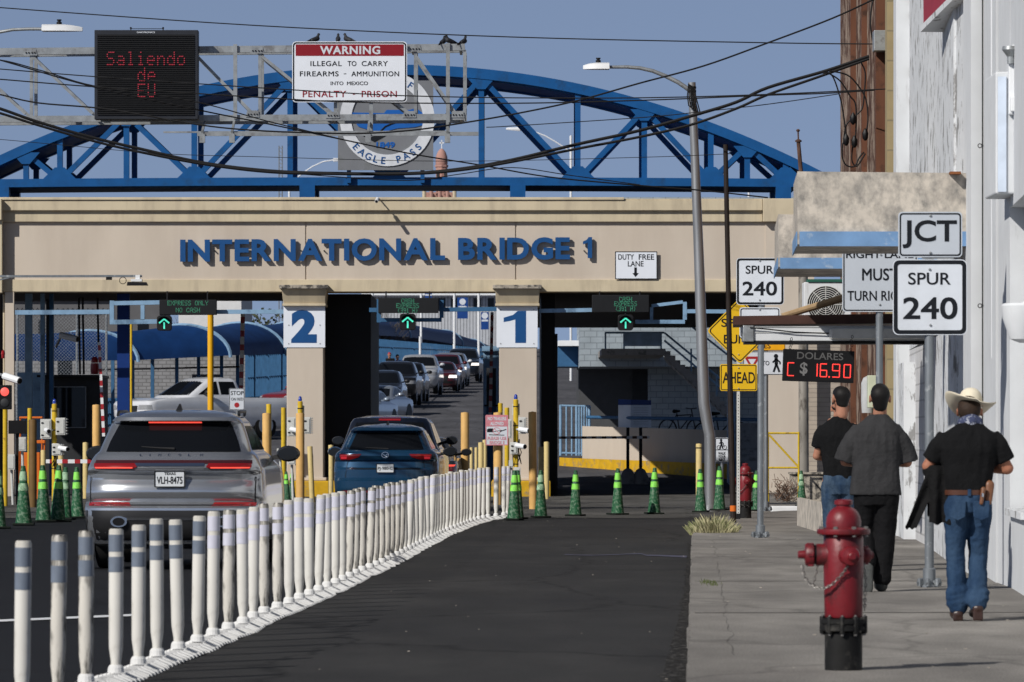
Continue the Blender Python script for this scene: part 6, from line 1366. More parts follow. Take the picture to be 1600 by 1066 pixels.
def head(b, c, yaw=0, pitch=0, s=1.0):
    """c: centre of the skull; faces +y before yaw"""
    Rm = Matrix.Rotation(yaw, 3, 'Z') @ Matrix.Rotation(-pitch, 3, 'X'); c = V(c); f = lambda x, y, z: c+Rm @ V((x, y, z))*s
    b.cap(f(0,-.012,.03), f(0,.012,.03), .083*s, .083*s, 16); b.cap(f(0,.02,-.03), f(0,.045,-.075), .068*s, .045*s, 14); b.cap(f(-.03,.055,-.075), f(.03,.055,-.075), .030*s, .030*s, 10)
    b.cap(f(0,.088,.015), f(0,.108,-.022), .011*s, .015*s, 8); b.cap(f(-.026,.075,-.052), f(.026,.075,-.052), .015*s, .015*s, 8); b.cap(f(-.04,.075,.035), f(.04,.075,.035), .014*s, .014*s, 8)
    for sg in (-1, 1): b.cap(f(sg*.080,-.005,.018), f(sg*.086,-.0,-.028), .017*s, .011*s, 8); b.cap(f(sg*.035,.078,.0), f(sg*.038,.078,.0), .018*s, .018*s, 8)
    b.cap(f(0,-.025,-.05), f(0,-.035,-.15), .056*s, .062*s, 14)
    return f
def human(t, J, skin_m, hands=True, vox=.0065, girth=1.0):
    g = girth
    def fn(b):
        head(b, J['head'], J.get('yaw', 0), J.get('pitch', 0), J.get('hs', 1))
        loft(b, [(J['hipz']-.08,J['hx'],0,.13*g,.09*g),(J['hipz'],J['hx'],0,.16*g,.105*g),(J['hipz']+.18,J['hx'],0,.135*g,.095*g),(J['shz']-.2,J['sx'],J['sy'],.165*g,.105*g),(J['shz']-.05,J['sx'],J['sy'],.15*g,.085*g),(J['shz']+.03,J['sx'],J['sy'],.08*g,.06*g)])
        for sd in ('l', 'r'):
            sh, el, wr = [V(x) for x in J['arm_'+sd]]; b.cap(sh, el, .052*g, .042*g, 12); b.cap(el, wr, .044*g, .028, 12)
            if hands: hand(b, wr, (wr-el), J['palm_'+sd], J['thumb_'+sd])
            hp, kn, an = [V(x) for x in J['leg_'+sd]]; b.cap(hp, kn, .082*g, .054*g, 12); b.cap(kn, an, .055*g, .035, 12)
    o = organic('body', skin_m, t, fn, vox, 3, .5)
    f = MB(); Rm = Matrix.Rotation(J.get('yaw', 0), 3, 'Z') @ Matrix.Rotation(-J.get('pitch', 0), 3, 'X')
    for sg in (-1, 1):
        b = MB(); c = V(J['head'])+Rm @ V((sg*.034,.088,.004)); b.ell(c, .012, .011, .009, 10, 7); b.build('eye', mat('eye_white', (.5,.48,.46), .3, 0, 0), t, True)
    f.bm.free(); return o
def hair_cap(t, J, m, drop=0, fade=False, s=1.0):
    Rm = Matrix.Rotation(J.get('yaw', 0), 3, 'Z') @ Matrix.Rotation(-J.get('pitch', 0), 3, 'X'); c = V(J['head'])
    def fn(b):
        f = lambda x, y, z: c+Rm @ V((x, y, z))*s
        b.cap(f(0,-.028,.045), f(0,.02,.05), .085*s, .080*s, 18); b.cap(f(0,-.035,.02), f(0,-.04,-.03-drop), .077*s, .062*s, 16)
    return organic('hair', m, t, fn, .008, 3, .5)
def shoe(b, an, toe, r=.045):
    an, toe = V(an), V(toe); b.cap(an+V((0,0,-.045)), toe, r*.95, r*.85, 12, 1, .8); b.cap(an, an+V((0,0,-.05)), r*.95, r, 12)
def fold_mat(name, col, **k): return mat(name, col, .9, 0, .14, 14, (1,1,.35), bump=.9, bscale=13, spec=.15, **k)
M['tee_black'] = fold_mat('black_tee', (.006,.0062,.007)); M['tee_grey'] = fold_mat('charcoal_tee', (.034,.034,.036)); M['trouser_black'] = fold_mat('black_trousers', (.0065,.0065,.0075))
M['denim'] = fold_mat('blue_denim', (.013,.034,.078), dirt=(.042,.078,.135), dirt_amt=.36, dirt_scale=5, dirt_stretch=(1.5,1.5,.5), sharp=.4)
M['denim_pale'] = fold_mat('worn_denim', (.018,.038,.075), dirt=(.065,.10,.145), dirt_amt=.42, dirt_scale=6, dirt_stretch=(1.5,1.5,.5), sharp=.3)
M['leather'] = mat('brown_leather', (.075,.028,.016), .4, 0, .2, 12); M['boot'] = mat('boot_leather', (.035,.016,.012), .4, 0, .2, 12)

# --- the grey-shirted man, walking
d = 43.9; k = F/d; o_ = (X(1369,d), d, KZ)
t = thing('person', 'man walking away in an oversized charcoal t-shirt and black trousers, behind the hydrant', 'person', o_)
J = dict(head=(.035,.03,1.655), pitch=-.30, hx=-.01, sx=.0, sy=.0, hipz=.92, shz=1.46, arm_l=((-.15,0,1.36),(-.262,.05,1.12),(-.10,.27,1.09)), arm_r=((.155,0,1.36),(.268,.06,1.11),(.12,.28,1.10)), palm_l=(1,0,.2), thumb_l=(0,.2,1), palm_r=(-1,0,.2), thumb_r=(0,.2,1),
    leg_l=((-.085,0,.88),(-.085,.10,.50),(-.075,-.12,.22)), leg_r=((.09,0,.88),(.075,.03,.48),(.045,.0,.09)))
sk = M['skin']; human(t, J, sk, True, .0065, 1.05)
hair_cap(t, J, M['hair'], .02)
def tee(b):
    loft(b, [(.83,-.005,.0,.225,.135),(.90,-.005,0,.215,.135),(1.10,0,0,.20,.135),(1.30,0,-.01,.210,.135),(1.38,0,-.01,.205,.12),(1.43,.003,-.01,.175,.105),(1.475,.008,-.01,.12,.085),(1.515,.02,-.01,.075,.066)])
    b.tube([(-.13,-.005,1.40), (-.19,.01,1.30), (-.245,.035,1.20), (-.268,.045,1.115)], [.072,.088,.092,.096], 16); b.tube([(.135,-.005,1.40), (.195,.01,1.30), (.25,.04,1.20), (.274,.05,1.11)], [.072,.088,.094,.098], 16)
organic('t_shirt', M['tee_grey'], t, tee, .010, 5, .6)
def tro(b):
    loft(b, [(.74,-.005,0,.165,.11),(.86,-.005,0,.20,.125),(.95,-.005,0,.19,.12)])
    b.cap((-.09,0,.84), (-.087,.09,.50), .105, .085, 14); b.cap((-.087,.09,.50), (-.08,-.09,.245), .085, .07, 14)
    b.cap((.095,0,.84), (.08,.03,.48), .108, .088, 14); b.cap((.08,.03,.48), (.05,.0,.12), .088, .082, 14)
organic('trousers', M['trouser_black'], t, tro, .010, 4, .6)
def shoes(b): shoe(b, (.045,.0,.10), (.03,.17,.045), .055)
organic('shoe', mat('dark_shoe', (.028,.03,.03), .7, 0, .2, 20), t, shoes, .007, 2)
def shoes(b): b.cap((-.085,-.13,.20), (-.082,-.105,.03), .052, .05, 14, 1.0, .62); b.cap((-.075,-.11,.22), (-.078,-.10,.16), .05, .05, 12)
organic('shoe', mat('dark_shoe', (.028,.03,.03)), t, shoes, .007, 2)
def sole(b): b.cap((-.086,-.163,.205), (-.083,-.138,.03), .050, .047, 14, 1.0, .25)
organic('shoe_sole', mat('sole_rubber', (.085,.09,.088), .8, 0, .2, 30), t, sole, .007, 1)
b = MB(); b.box(.0,.045,.385,.395,1.07,1.20); o = b.build('phone', M['black'], None, False, .004); o.location = o_; tag(o, 'black phone in the hands of the grey-shirted man', 'phone')

# --- the man in the pale cowboy hat
d = 36.9; k = F/d; o_ = (X(1512,d), d, KZ)
t = thing('person', 'man in cream cowboy hat, black t-shirt and jeans walking away along the white wall', 'person', o_)
J = dict(head=(.02,.07,1.505), pitch=-.65, yaw=-.15, hx=0, sx=.01, sy=-.01, hipz=.92, shz=1.385, arm_l=((-.165,0,1.29),(-.282,.02,1.115),(-.12,.24,1.10)), arm_r=((.175,0,1.29),(.285,.01,1.10),(.11,.24,1.10)), palm_l=(1,0,.3), thumb_l=(0,.2,1), palm_r=(-1,0,.3), thumb_r=(0,.2,1),
    leg_l=((-.085,0,.86),(-.085,.04,.47),(-.07,.0,.09)), leg_r=((.085,0,.86),(.075,.09,.47),(.065,-.06,.13)))
human(t, J, mat('skin_tan', (.33,.14,.085), .55, 0, .08, 20), True, .0065, 1.08)
hair_cap(t, J, mat('brown_hair', (.03,.018,.012), .7, 0, .3, 40), .0)
def tee(b):
    loft(b, [(.935,0,0,.168,.128),(1.0,0,0,.174,.13),(1.10,0,0,.190,.13),(1.24,.005,-.01,.218,.135),(1.31,.008,-.01,.215,.125),(1.355,.01,-.01,.185,.105),(1.395,.015,-.005,.125,.085),(1.435,.02,.0,.076,.07)])
    b.tube([(-.15,0,1.325), (-.205,.0,1.26), (-.262,.012,1.155)], [.070,.080,.078], 16); b.tube([(.16,0,1.325), (.215,.0,1.26), (.268,.01,1.15)], [.070,.080,.078], 16)
organic('t_shirt', M['tee_black'], t, tee, .009, 4, .6)
def tro(b):
    loft(b, [(.78,0,0,.15,.11),(.86,0,-.005,.170,.128),(.94,0,0,.163,.12)])
    b.cap((-.086,-.01,.82), (-.085,.04,.47), .094, .070, 16); b.cap((-.085,.04,.47), (-.070,.0,.10), .070, .068, 16)
    b.cap((.088,-.01,.82), (.080,.085,.47), .094, .070, 16); b.cap((.080,.085,.47), (.068,-.05,.13), .070, .068, 16)
    for z, x, y in ((.17,-.071,.0),(.13,-.07,0),(.21,-.072,.0),(.19,.068,-.03),(.15,.066,-.045)): b.cap((x-.02,y,z), (x+.02,y,z+.008), .068, .068, 14, .72, 1)
organic('jeans', M['denim'], t, tro, .009, 3, .5)
for sg in (-1, 1):
    b = MB(); x = sg*.085; b.prism([(x-.062,.865),(x+.062,.865),(x+.055,.75),(x,.725),(x-.055,.75)], -.138, -.131); b.build('back_pocket', M['denim'], t, False, .004)
b = MB(); loft(b, [(.908,0,0,.174,.130),(.944,0,0,.175,.132)], 28); b.build('belt', M['leather'], t, True)
b = MB(); b.box(-.012,.012,-.142,-.130,.90,.95); b.build('belt_loop', M['denim'], t)
def hol(b): b.cap((.150,-.085,.98), (.140,-.10,.86), .036, .028, 12, 1, .7)
organic('holster', mat('tan_leather', (.16,.065,.028), .45, 0, .2, 14), t, hol, .007, 2)
b = MB(); b.cap((.10,-.14,.95), (.085,-.145,.85), .018, .014, 10); b.build('knife_sheath', mat('tan_leather', (.16,.065,.028)), t, True); b = MB(); b.cap((.093,-.16,.915), (.093,-.16,.90), .009, .009, 8); b.build('sheath_button', M['chrome'], t)
def bd_(b): b.cap((-.025,-.02,1.425), (.06,-.02,1.43), .05, .05, 14, 1, 1); b.cap((.02,.03,1.445), (.02,-.025,1.435), .064, .064, 16)
organic('bandana', mat('blue_bandana', (.045,.055,.11), .85, 0, .2, 30, dirt=(.34,.36,.42), dirt_amt=.36, dirt_scale=32, sharp=.06), t, bd_, .008, 2)
# the hat: one curled brim and a creased crown
hb = V((.025,.095,1.555)); Rm = Matrix.Rotation(R(7), 3, 'Y') @ Matrix.Rotation(R(-20), 3, 'X')
b = MB(); rings = []
prof = [(.092,.0),(.13,.002),(.155,.003),(.178,.006),(.190,.010),(.190,.004),(.178,-.001),(.155,-.004),(.13,-.005),(.092,-.006)]
nn = 48
for i in range(nn):
    a = 2*math.pi*i/nn; ca, sa = math.cos(a), math.sin(a); row = []
    for r, z in prof:
        q_ = max(0, (r-.092)/.098); zz = z+.060*q_**1.6*ca*ca-.030*q_**1.5*max(0, sa)**2-.035*q_*max(0, -sa)**2
        if ca > .2: zz -= .05*q_**2*max(0, -sa+.5)*ca
        row.append(b.v(hb+Rm @ V((r*ca*.98, r*sa*1.15, zz))))
    rings.append(row)
for i in range(nn): b.skin(rings[i], rings[(i+1)%nn])
M['straw'] = mat('cream_felt', (.66,.60,.47), .8, 0, .06, 10)
hat = b.build('hat', M['straw'], t, True, 0, 60)
def crown(b):
    f = lambda x, y, z: hb+Rm @ V((x, y, z))
    b.lathe([(.095,-.004),(.093,.05),(.080,.09),(.055,.115),(.02,.12)], hb, 20, (Rm @ V((1,0,0)), Rm @ V((0,1,0)), Rm @ V((0,0,1))), .92, 1.1)
organic('crown', M['straw'], hat, crown, .008, 3, .5)
b = MB(); ax = (Rm @ V((1,0,0)), Rm @ V((0,1,0)), Rm @ V((0,0,1))); b.lathe([(.0965,.004),(.096,.022)], hb, 28, ax, .92, 1.1); b.build('hat_band', mat('hat_cord', (.50,.44,.33), .8), hat, True)
def boots(b, x, y, z, l, tz): b.cap((x,y,z), (x-.005,y+.02,z-.03), .048, .05, 12); b.cap((x,y-.02,z-.045), (x-.012,y+.16,tz), .044, .040, 14, 1, .85); b.box(x-.035,x+.035,y-.055,y+.0,tz-.045,z-.03)
organic('boot', M['boot'], t, lambda b: boots(b, -.072, .0, .095, 0, .045), .007, 2); organic('boot', M['boot'], t, lambda b: boots(b, .066, -.06, .135, 0, .05), .007, 2)
# the jacket hanging over his left arm
def jk(b):
    b.cap((-.26,.03,1.085), (-.14,.17,1.09), .066, .06, 14)
    def drape(p0, p1, wa, wb, th, nf, ph, front):        # a hanging fold of cloth: p0 top centre, p1 bottom centre
        p0, p1 = V(p0), V(p1)
        for sg in (0,):
            g0, g1 = [], []
            for i in range(15):
                f = i/14; c = p0.lerp(p1, f); wv = (wa+(wb-wa)*f); r0, r1 = [], []
                for k in range(13):
                    q_ = k/12*2-1; fo = math.sin(q_*nf+ph+f*1.3)*.022*(.3+f)
                    e = .012*math.sin(7*q_+3*ph)*(f > .93)
                    r0.append(b.v((c.x+q_*wv, c.y+fo-th, c.z+e))); r1.append(b.v((c.x+q_*wv, c.y+fo+th, c.z+e)))
                g0.append(r0); g1.append(r1)
            for i in range(14):
                for k in range(12):
                    b.f([g0[i][k], g0[i][k+1], g0[i+1][k+1], g0[i+1][k]]); b.f([g1[i][k+1], g1[i][k], g1[i+1][k], g1[i+1][k+1]])
                b.f([g0[i][0], g0[i+1][0], g1[i+1][0], g1[i][0]]); b.f([g0[i][12], g1[i][12], g1[i+1][12], g0[i+1][12]])
            for k in range(12): b.f([g0[0][k+1], g0[0][k], g1[0][k], g1[0][k+1]]); b.f([g0[14][k], g0[14][k+1], g1[14][k+1], g1[14][k]])
    drape((-.20,-.04,1.12), (-.185,-.03,.70), .075, .095, .016, 5, .4, 1); drape((-.20,.10,1.12), (-.20,.10,.76), .08, .085, .016, 4, 1.6, 1)
    drape((-.245,.0,1.06), (-.415,-.02,.665), .055, .040, .020, 2.5, .8, 1)
o = organic('jacket', mat('black_jacket', (.004,.004,.0045), .85, 0, .2, 12, bump=.9, bscale=14), None, jk, .0075, 2, .45); o.location = o_; tag(o, 'black jacket hanging over the left arm of the man in the cowboy hat', 'jacket')
b = MB(); b.box(-.03,.045,.35,.36,1.09,1.22); o = b.build('phone', M['black'], None, False, .004); o.location = o_; tag(o, 'black phone in the hands of the man in the cowboy hat', 'phone')

# --- the man in the tight black t-shirt, standing
d = 50.4; o_ = (X(1311,d), d, KZ)
t = thing('person', 'man standing in a black t-shirt and worn jeans, looking left under the rate board', 'person', o_)
J = dict(head=(.02,.0,1.70), pitch=-.12, yaw=.30, hx=0, sx=-.02, sy=0, hipz=.94, shz=1.48, arm_l=((-.155,0,1.37),(-.215,.05,1.14),(-.02,.17,1.10)), arm_r=((.125,0,1.37),(.185,.06,1.14),(.0,.19,1.16)), palm_l=(0,-1,.2), thumb_l=(0,0,1), palm_r=(0,-1,.2), thumb_r=(0,0,1),
    leg_l=((-.085,0,.90),(-.08,.03,.49),(-.075,.0,.09)), leg_r=((.085,0,.90),(.085,.02,.49),(.085,.02,.09)))
human(t, J, sk, True, .0065, .98); hair_cap(t, J, M['hair'], .0)
def tee(b):
    loft(b, [(.90,0,0,.155,.115),(1.0,0,0,.152,.115),(1.15,-.01,0,.165,.12),(1.33,-.02,-.005,.195,.125),(1.40,-.02,-.005,.185,.11),(1.445,-.015,-.003,.155,.095),(1.485,-.01,0,.105,.08),(1.53,.0,0,.066,.062)])
    b.tube([(-.14,0,1.41), (-.18,.01,1.34), (-.212,.03,1.225)], [.062,.070,.066], 16); b.tube([(.11,0,1.41), (.15,.01,1.34), (.18,.03,1.225)], [.062,.070,.066], 16)
organic('t_shirt', M['tee_black'], t, tee, .010, 4, .6)
def tro(b):
    loft(b, [(.76,0,0,.15,.11),(.86,0,-.005,.168,.122),(.95,0,0,.158,.115)])
    b.cap((-.085,0,.84), (-.08,.03,.49), .096, .078, 16); b.cap((-.08,.03,.49), (-.076,0,.11), .078, .072, 16); b.cap((.085,0,.84), (.086,.02,.49), .096, .078, 16); b.cap((.086,.02,.49), (.086,.01,.11), .078, .072, 16)
organic('jeans', M['denim_pale'], t, tro, .010, 3, .5)
organic('shoe', mat('dark_shoe', (.028,.03,.03)), t, lambda b: shoe(b, (-.076,0,.10), (-.10,.15,.045), .05), .008, 2); organic('shoe', mat('dark_shoe', (.028,.03,.03)), t, lambda b: shoe(b, (.085,.01,.10), (.09,.16,.045), .05), .008, 2)
# --- the person facing him, mostly hidden
d = 52.3; o_ = (X(1322,d), d, KZ)
t = thing('person', 'person in sunglasses and black top facing the man in the black t-shirt, mostly hidden', 'person', o_, math.pi)
J2 = dict(J); J2.update(head=(.065,.02,1.62), yaw=-.2, pitch=-.05, arm_l=((-.17,0,1.36),(-.23,.02,1.10),(-.2,.16,.92)), arm_r=((.165,0,1.36),(.2,.05,1.14),(.1,.2,1.10)), hipz=.92, shz=1.44)
human(t, J2, sk, True, .0075, 1.0); hair_cap(t, J2, M['hair'], .05)
organic('t_shirt', M['tee_black'], t, lambda b: (loft(b, [(.88,0,0,.16,.12),(1.12,0,0,.17,.12),(1.32,0,-.005,.20,.125),(1.41,0,-.005,.185,.11),(1.47,.02,0,.10,.08)]), b.cap((-.18,0,1.40),(-.225,.02,1.2),.075,.065,12), b.cap((.17,0,1.40),(.19,.03,1.2),.075,.065,12)), .012, 4, .6)
organic('trousers', M['trouser_black'], t, lambda b: (loft(b, [(.76,0,0,.15,.11),(.93,0,0,.165,.12)]), b.cap((-.085,0,.84),(-.076,0,.1),.095,.075,12), b.cap((.085,0,.84),(.086,.01,.1),.095,.075,12)), .012, 3, .5)
b = MB(); c = V(J2['head']); Rm = Matrix.Rotation(-.2, 3, 'Z'); [b.ell(c+Rm @ V((sg*.036,.100,.004)), .03, .012, .024, 12, 8) for sg in (-1, 1)]; b.bar(c+Rm @ V((-.08,.03,.012)), c+Rm @ V((-.05,.1,.01)), .006, .008); b.bar(c+Rm @ V((.08,.03,.012)), c+Rm @ V((.05,.1,.01)), .006, .008); b.build('sunglasses', M['black'], t, True)
b = MB(); organic('shoe', mat('dark_shoe', (.028,.03,.03)), t, lambda b: (shoe(b, (-.076,0,.10), (-.09,.15,.045), .05),), .009, 2); organic('shoe', mat('dark_shoe', (.028,.03,.03)), t, lambda b: (shoe(b, (.086,0,.10), (.09,.15,.045), .05),), .009, 2)
# --- two walkers far off on the bridge walkway
def far_person(label, px, top, d, m, hair, zf, hm, h_=1.72):
    o_ = (X(px,d), d, zf); t = thing('person', label, 'person', o_, math.pi); s = h_/1.75
    J3 = dict(J); J3.update(head=(0,.02,1.62), yaw=0, pitch=-.05, sx=0, arm_l=((-.17,0,1.36),(-.23,.0,1.12),(-.22,.12,.88)), arm_r=((.17,0,1.36),(.23,0,1.12),(.22,.10,.88)), palm_l=(1,0,0), palm_r=(-1,0,0), thumb_l=(0,1,0), thumb_r=(0,1,0), hipz=.92, shz=1.44)
    human(t, J3, sk, True, .011, 1.0); hair_cap(t, J3, hm, hair)
    organic('t_shirt', m, t, lambda b: (loft(b, [(.86,0,0,.17,.125),(1.12,0,0,.17,.12),(1.32,0,-.005,.20,.125),(1.41,0,-.005,.185,.11),(1.47,0,0,.09,.08)]), b.cap((-.18,0,1.40),(-.225,.02,1.16),.075,.07,12), b.cap((.18,0,1.40),(.225,.02,1.16),.075,.07,12)), .016, 3, .6)
    organic('trousers', M['trouser_black'], t, lambda b: (loft(b, [(.76,0,0,.15,.11),(.92,0,0,.165,.12)]), b.cap((-.085,0,.84),(-.076,0,.06),.095,.075,12), b.cap((.085,0,.84),(.086,.01,.06),.095,.075,12)), .016, 3, .5)
    t.scale = (s,s,s); return t
zf = Z(550.5,238)-1.72
t = far_person('distant person in a black shirt with purple print and red cap on the bridge walkway', 608.5, 551, 238, fold_mat('print_shirt', (.008,.008,.009)), 0, zf, M['red'])
b = MB(); b.ell((0,.115,1.20), .07, .012, .07, 12, 8); b.build('shirt_print', mat('print_purple', (.20,.03,.20), .7), t)
far_person('distant person with dark hair and blue shirt beside the red-capped walker', 621, 553, 239, fold_mat('blue_shirt', (.03,.06,.16)), .06, zf-.02, M['hair'], 1.66)

# ------------------------------------------------------------------ behind the portal: right bay
M['blockblue'] = brick_mat('pale_blue_block', (.31,.36,.40), (.28,.33,.37), (.19,.22,.25), .42, .20, 0, .014)
d0 = 172.0; o_ = (X(1040,d0), d0, 0); t = thing('office_building', 'pale blue block office with outside stair seen through the right portal bay', 'building', o_)
b = MB(o_); b.box(X(906,d0), X(1262,d0), d0, d0+8, Z(573,d0), 9.5); b.build('wall', M['blockblue'], t)
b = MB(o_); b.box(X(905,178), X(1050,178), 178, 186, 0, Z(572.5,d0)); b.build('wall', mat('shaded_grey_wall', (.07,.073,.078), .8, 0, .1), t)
b = MB(o_); b.box(X(1015,175.5), X(1262,175.5), 175.5, 186, 0, Z(572.5,d0)); b.build('wall', M['blockblue'], t)
b = MB(o_); b.box(X(988,177.9), X(1013,177.9), 177.85, 177.99, 0, Z(582,177.9)); b.build('door', M['charcoal'], t)
for x0, x1, y0, y1 in ((975,1032,521,541),): b = MB(o_); b.box(X(x0,164), X(x1,164), 164, 164.08, Z(y1,164), Z(y0,164)); b.build('landing_panel', mat('panel_blue', (.30,.42,.58), .5, 0, .2, 3), t)
b = MB(o_); ds = 165.0
b.box(X(940,ds), X(1040,ds), ds, d0-.02, Z(555,ds), Z(545,ds)); b.build('landing', M['concrete'], t, False, .01)
b = MB(o_); n = 14; x0, y0_, x1, y1_ = 1040, 545, 1148, 645
for i in range(n):
    xa, xb = X(x0+(x1-x0)*i/n, ds), X(x0+(x1-x0)*(i+1)/n, ds); za, zb_ = Z(y0_+(y1_-y0_)*(i+.5)/n, ds), Z(y0_+(y1_-y0_)*(i+.5)/n+17, ds)
    b.hexa([(xa,ds,zb_+.11),(xb,ds,zb_-.11),(xb,ds+1.6,zb_-.11),(xa,ds+1.6,zb_+.11),(xa,ds,za),(xb,ds,za),(xb,ds+1.6,za),(xa,ds+1.6,za)])
b.build('stair', M['concrete'], t)
for i, (a, c) in enumerate((((945,520),(1038,520)),((1038,520),(1150,612)),((1038,532),(1150,626)),((1068,500),(1150,565)))):
    b = MB(o_); b.tube([W(a[0],a[1],ds+.05), W(c[0],c[1],ds+.05)], .035, 8); b.build('handrail', M['lightblue'], t, True)
for px, ya, yb in ((946,520,545),(975,520,545),(1033,520,545),(1080,545,580),(1120,585,618)): b = MB(o_); b.tube([W(px,ya,ds+.05), W(px,yb,ds+.05)], .03, 8); b.build('rail_post', M['lightblue'], t, True)
b = MB(o_); b.box(X(872,176), X(905,176), 176, 180, Z(573,176), Z(542,176)); b.box(X(872,175.9), X(905,175.9), 175.7, 176, Z(573,176), Z(571,176)); b.build('annex', M['midblue'], t)
b = MB(o_); b.box(X(872,175), X(905.5,175), 174.9, 180, Z(541.5,176), Z(533,176)); b.build('annex_roof', M['whitepaint'], t)
# far concrete steps between the poles (risers facing the road)
o_ = (X(1170,133), 133, 0); t = thing('concrete_steps', 'broad concrete steps between the street lamp and the sign post', 'steps', o_)
b = MB(o_)
for i in range(11): d = 133+.28*i; b.box(X(1149,d), X(1191,d), d, d+.3+.28*(10-i), .17*i*.98-.02, .17*(i+1)*.98-.022)
b.build('flight', M['concrete'], t)
b = MB(o_); b.box(X(1146,133), X(1149,133), 132.9, 137, 0, Z(590,133)); b.build('side_wall', M['lightblue'], t)
# low beige wall with yellow foot
o_ = (X(1040,150), 150, ramp_z(150)); t = thing('low_wall', 'low beige wall with yellow painted foot behind the driveway cones', 'wall', o_)
b = MB(o_); b.hexa([(X(910,150),150,0),(X(1188,138),138,0),(X(1188,138),138.4,0),(X(910,150),150.4,0),(X(910,150),150,Z(666,150)),(X(1188,138),138,Z(674,138)),(X(1188,138),138.4,Z(674,138)),(X(910,150),150.4,Z(666,150))]); b.build('wall', M['beige'], t)
b = MB(o_); b.hexa([(X(874,150),149.7,0),(X(1188,138),137.7,0),(X(1188,138),137.98,0),(X(874,150),149.98,0),(X(874,150),149.7,Z(715,150)),(X(1188,138),137.7,Z(727,138)),(X(1188,138),137.98,Z(727,138)),(X(874,150),149.98,Z(715,150))]); b.build('painted_foot', M['kerbyellow'], t)
b = MB(o_); b.tube([W(918,652,151), W(1185,656,140)], .05, 8); b.build('top_rail', M['midblue'], t, True)
d = 148.5; o_ = W(992, 668, d); t = thing('notice_board', 'two-panel white notice board with navy headers on the low wall', 'notice board', o_)
b = MB(o_); b.hexa([W(966,668,d),W(985.5,668.5,d-.4),W(985.5,668.5,d-.3),W(966,668,d+.1),W(966,624,d),W(985.5,625,d-.4),W(985.5,625,d-.3),W(966,624,d+.1)]); b.build('panel', M['white'], t)
b = MB(o_); b.hexa([W(985.6,668.5,d-.4),W(1017.5,668,d+.2),W(1017.5,668,d+.3),W(985.6,668.5,d-.3),W(985.6,625,d-.4),W(1017.5,626,d+.2),W(1017.5,626,d+.3),W(985.6,625,d-.3)]); b.build('panel', M['white'], t)
b = MB(o_); b.hexa([W(966,633,d-.02),W(985.5,633,d-.42),W(985.5,633,d-.41),W(966,633,d-.01),W(966,624,d-.02),W(985.5,624.6,d-.42),W(985.5,624.6,d-.41),W(966,624,d-.01)]); b.build('header', M['deepblue'], t)
b = MB(o_); b.hexa([W(985.6,633,d-.42),W(1017.5,633,d+.18),W(1017.5,633,d+.19),W(985.6,633,d-.41),W(985.6,624.6,d-.42),W(1017.5,625.6,d+.18),W(1017.5,625.6,d+.19),W(985.6,624.6,d-.41)]); b.build('header', M['deepblue'], t)
b = MB(o_)
for i in range(8): y = 637+3.6*i; b.hexa([W(990,y+.9,d-.34),W(1013,y+.9,d+.09),W(1013,y+.9,d+.095),W(990,y+.9,d-.335),W(990,y,d-.34),W(1013,y,d+.09),W(1013,y,d+.095),W(990,y,d-.335)])
b.build('text_line', mat('faint_text', (.45,.48,.52), .6), t)
for px in (981, 1001): pass
o_ = (X(898,156), 156, ramp_z(156)); t = thing('blue_gate', 'blue barred gate at the left of the low beige wall', 'gate', o_)
for i, px in enumerate([876,885,893.5,901,905,909,913,917,921]): b = MB(o_); b.tube([W(px,712,156-.001*i), W(px,634 if i > 2 else 633,156-.001*i)], .045 if i in (0,3,8) else .028, 8); b.build('bar', M['lightblue'], t, True)
for y in (634, 708): b = MB(o_); b.tube([W(875,y,156), W(922,y+1,156)], .035, 8); b.build('rail', M['lightblue'], t, True)
def bicycle(label, px, py, d, rz):
    o_ = W(px, py, d); t = thing('bicycle', label, 'bicycle', o_, rz)
    for x in (-.52, .52):
        b = MB(); b.tube([(x+.33*math.cos(j*.2618),0,.33+.33*math.sin(j*.2618)) for j in range(25)], .022, 6, False)
        for j in range(8): b.tube([(x,0,.33),(x+.33*math.cos(j*.785),0,.33+.33*math.sin(j*.785))], .003, 3)
        b.build('wheel', M['rubber'], t, True)
    b = MB()
    for a, c in (((-.52,.33),(-.08,.33)),((-.52,.33),(-.18,.80)),((-.08,.33),(-.18,.85)),((-.08,.33),(.36,.78)),((-.18,.78),(.36,.80)),((.52,.33),(.36,.98))): b.tube([(a[0],0,a[1]),(c[0],0,c[1])], .02, 6)
    b.build('frame', M['dark'], t, True)
    b = MB(); b.cap((-.28,0,.90),(-.08,0,.91),.06,.03,8); b.build('saddle', M['black'], t, True)
    b = MB(); b.tube([(.36,-.26,1.0),(.34,0,.98),(.36,.26,1.0)], .016, 6); b.build('handlebar', M['dark'], t, True)
bicycle('black bicycle leaning behind the low beige wall', 1065, 690, 153, R(35)); bicycle('second bicycle near the street lamp, behind the wall end', 1128, 697, 143, R(20))
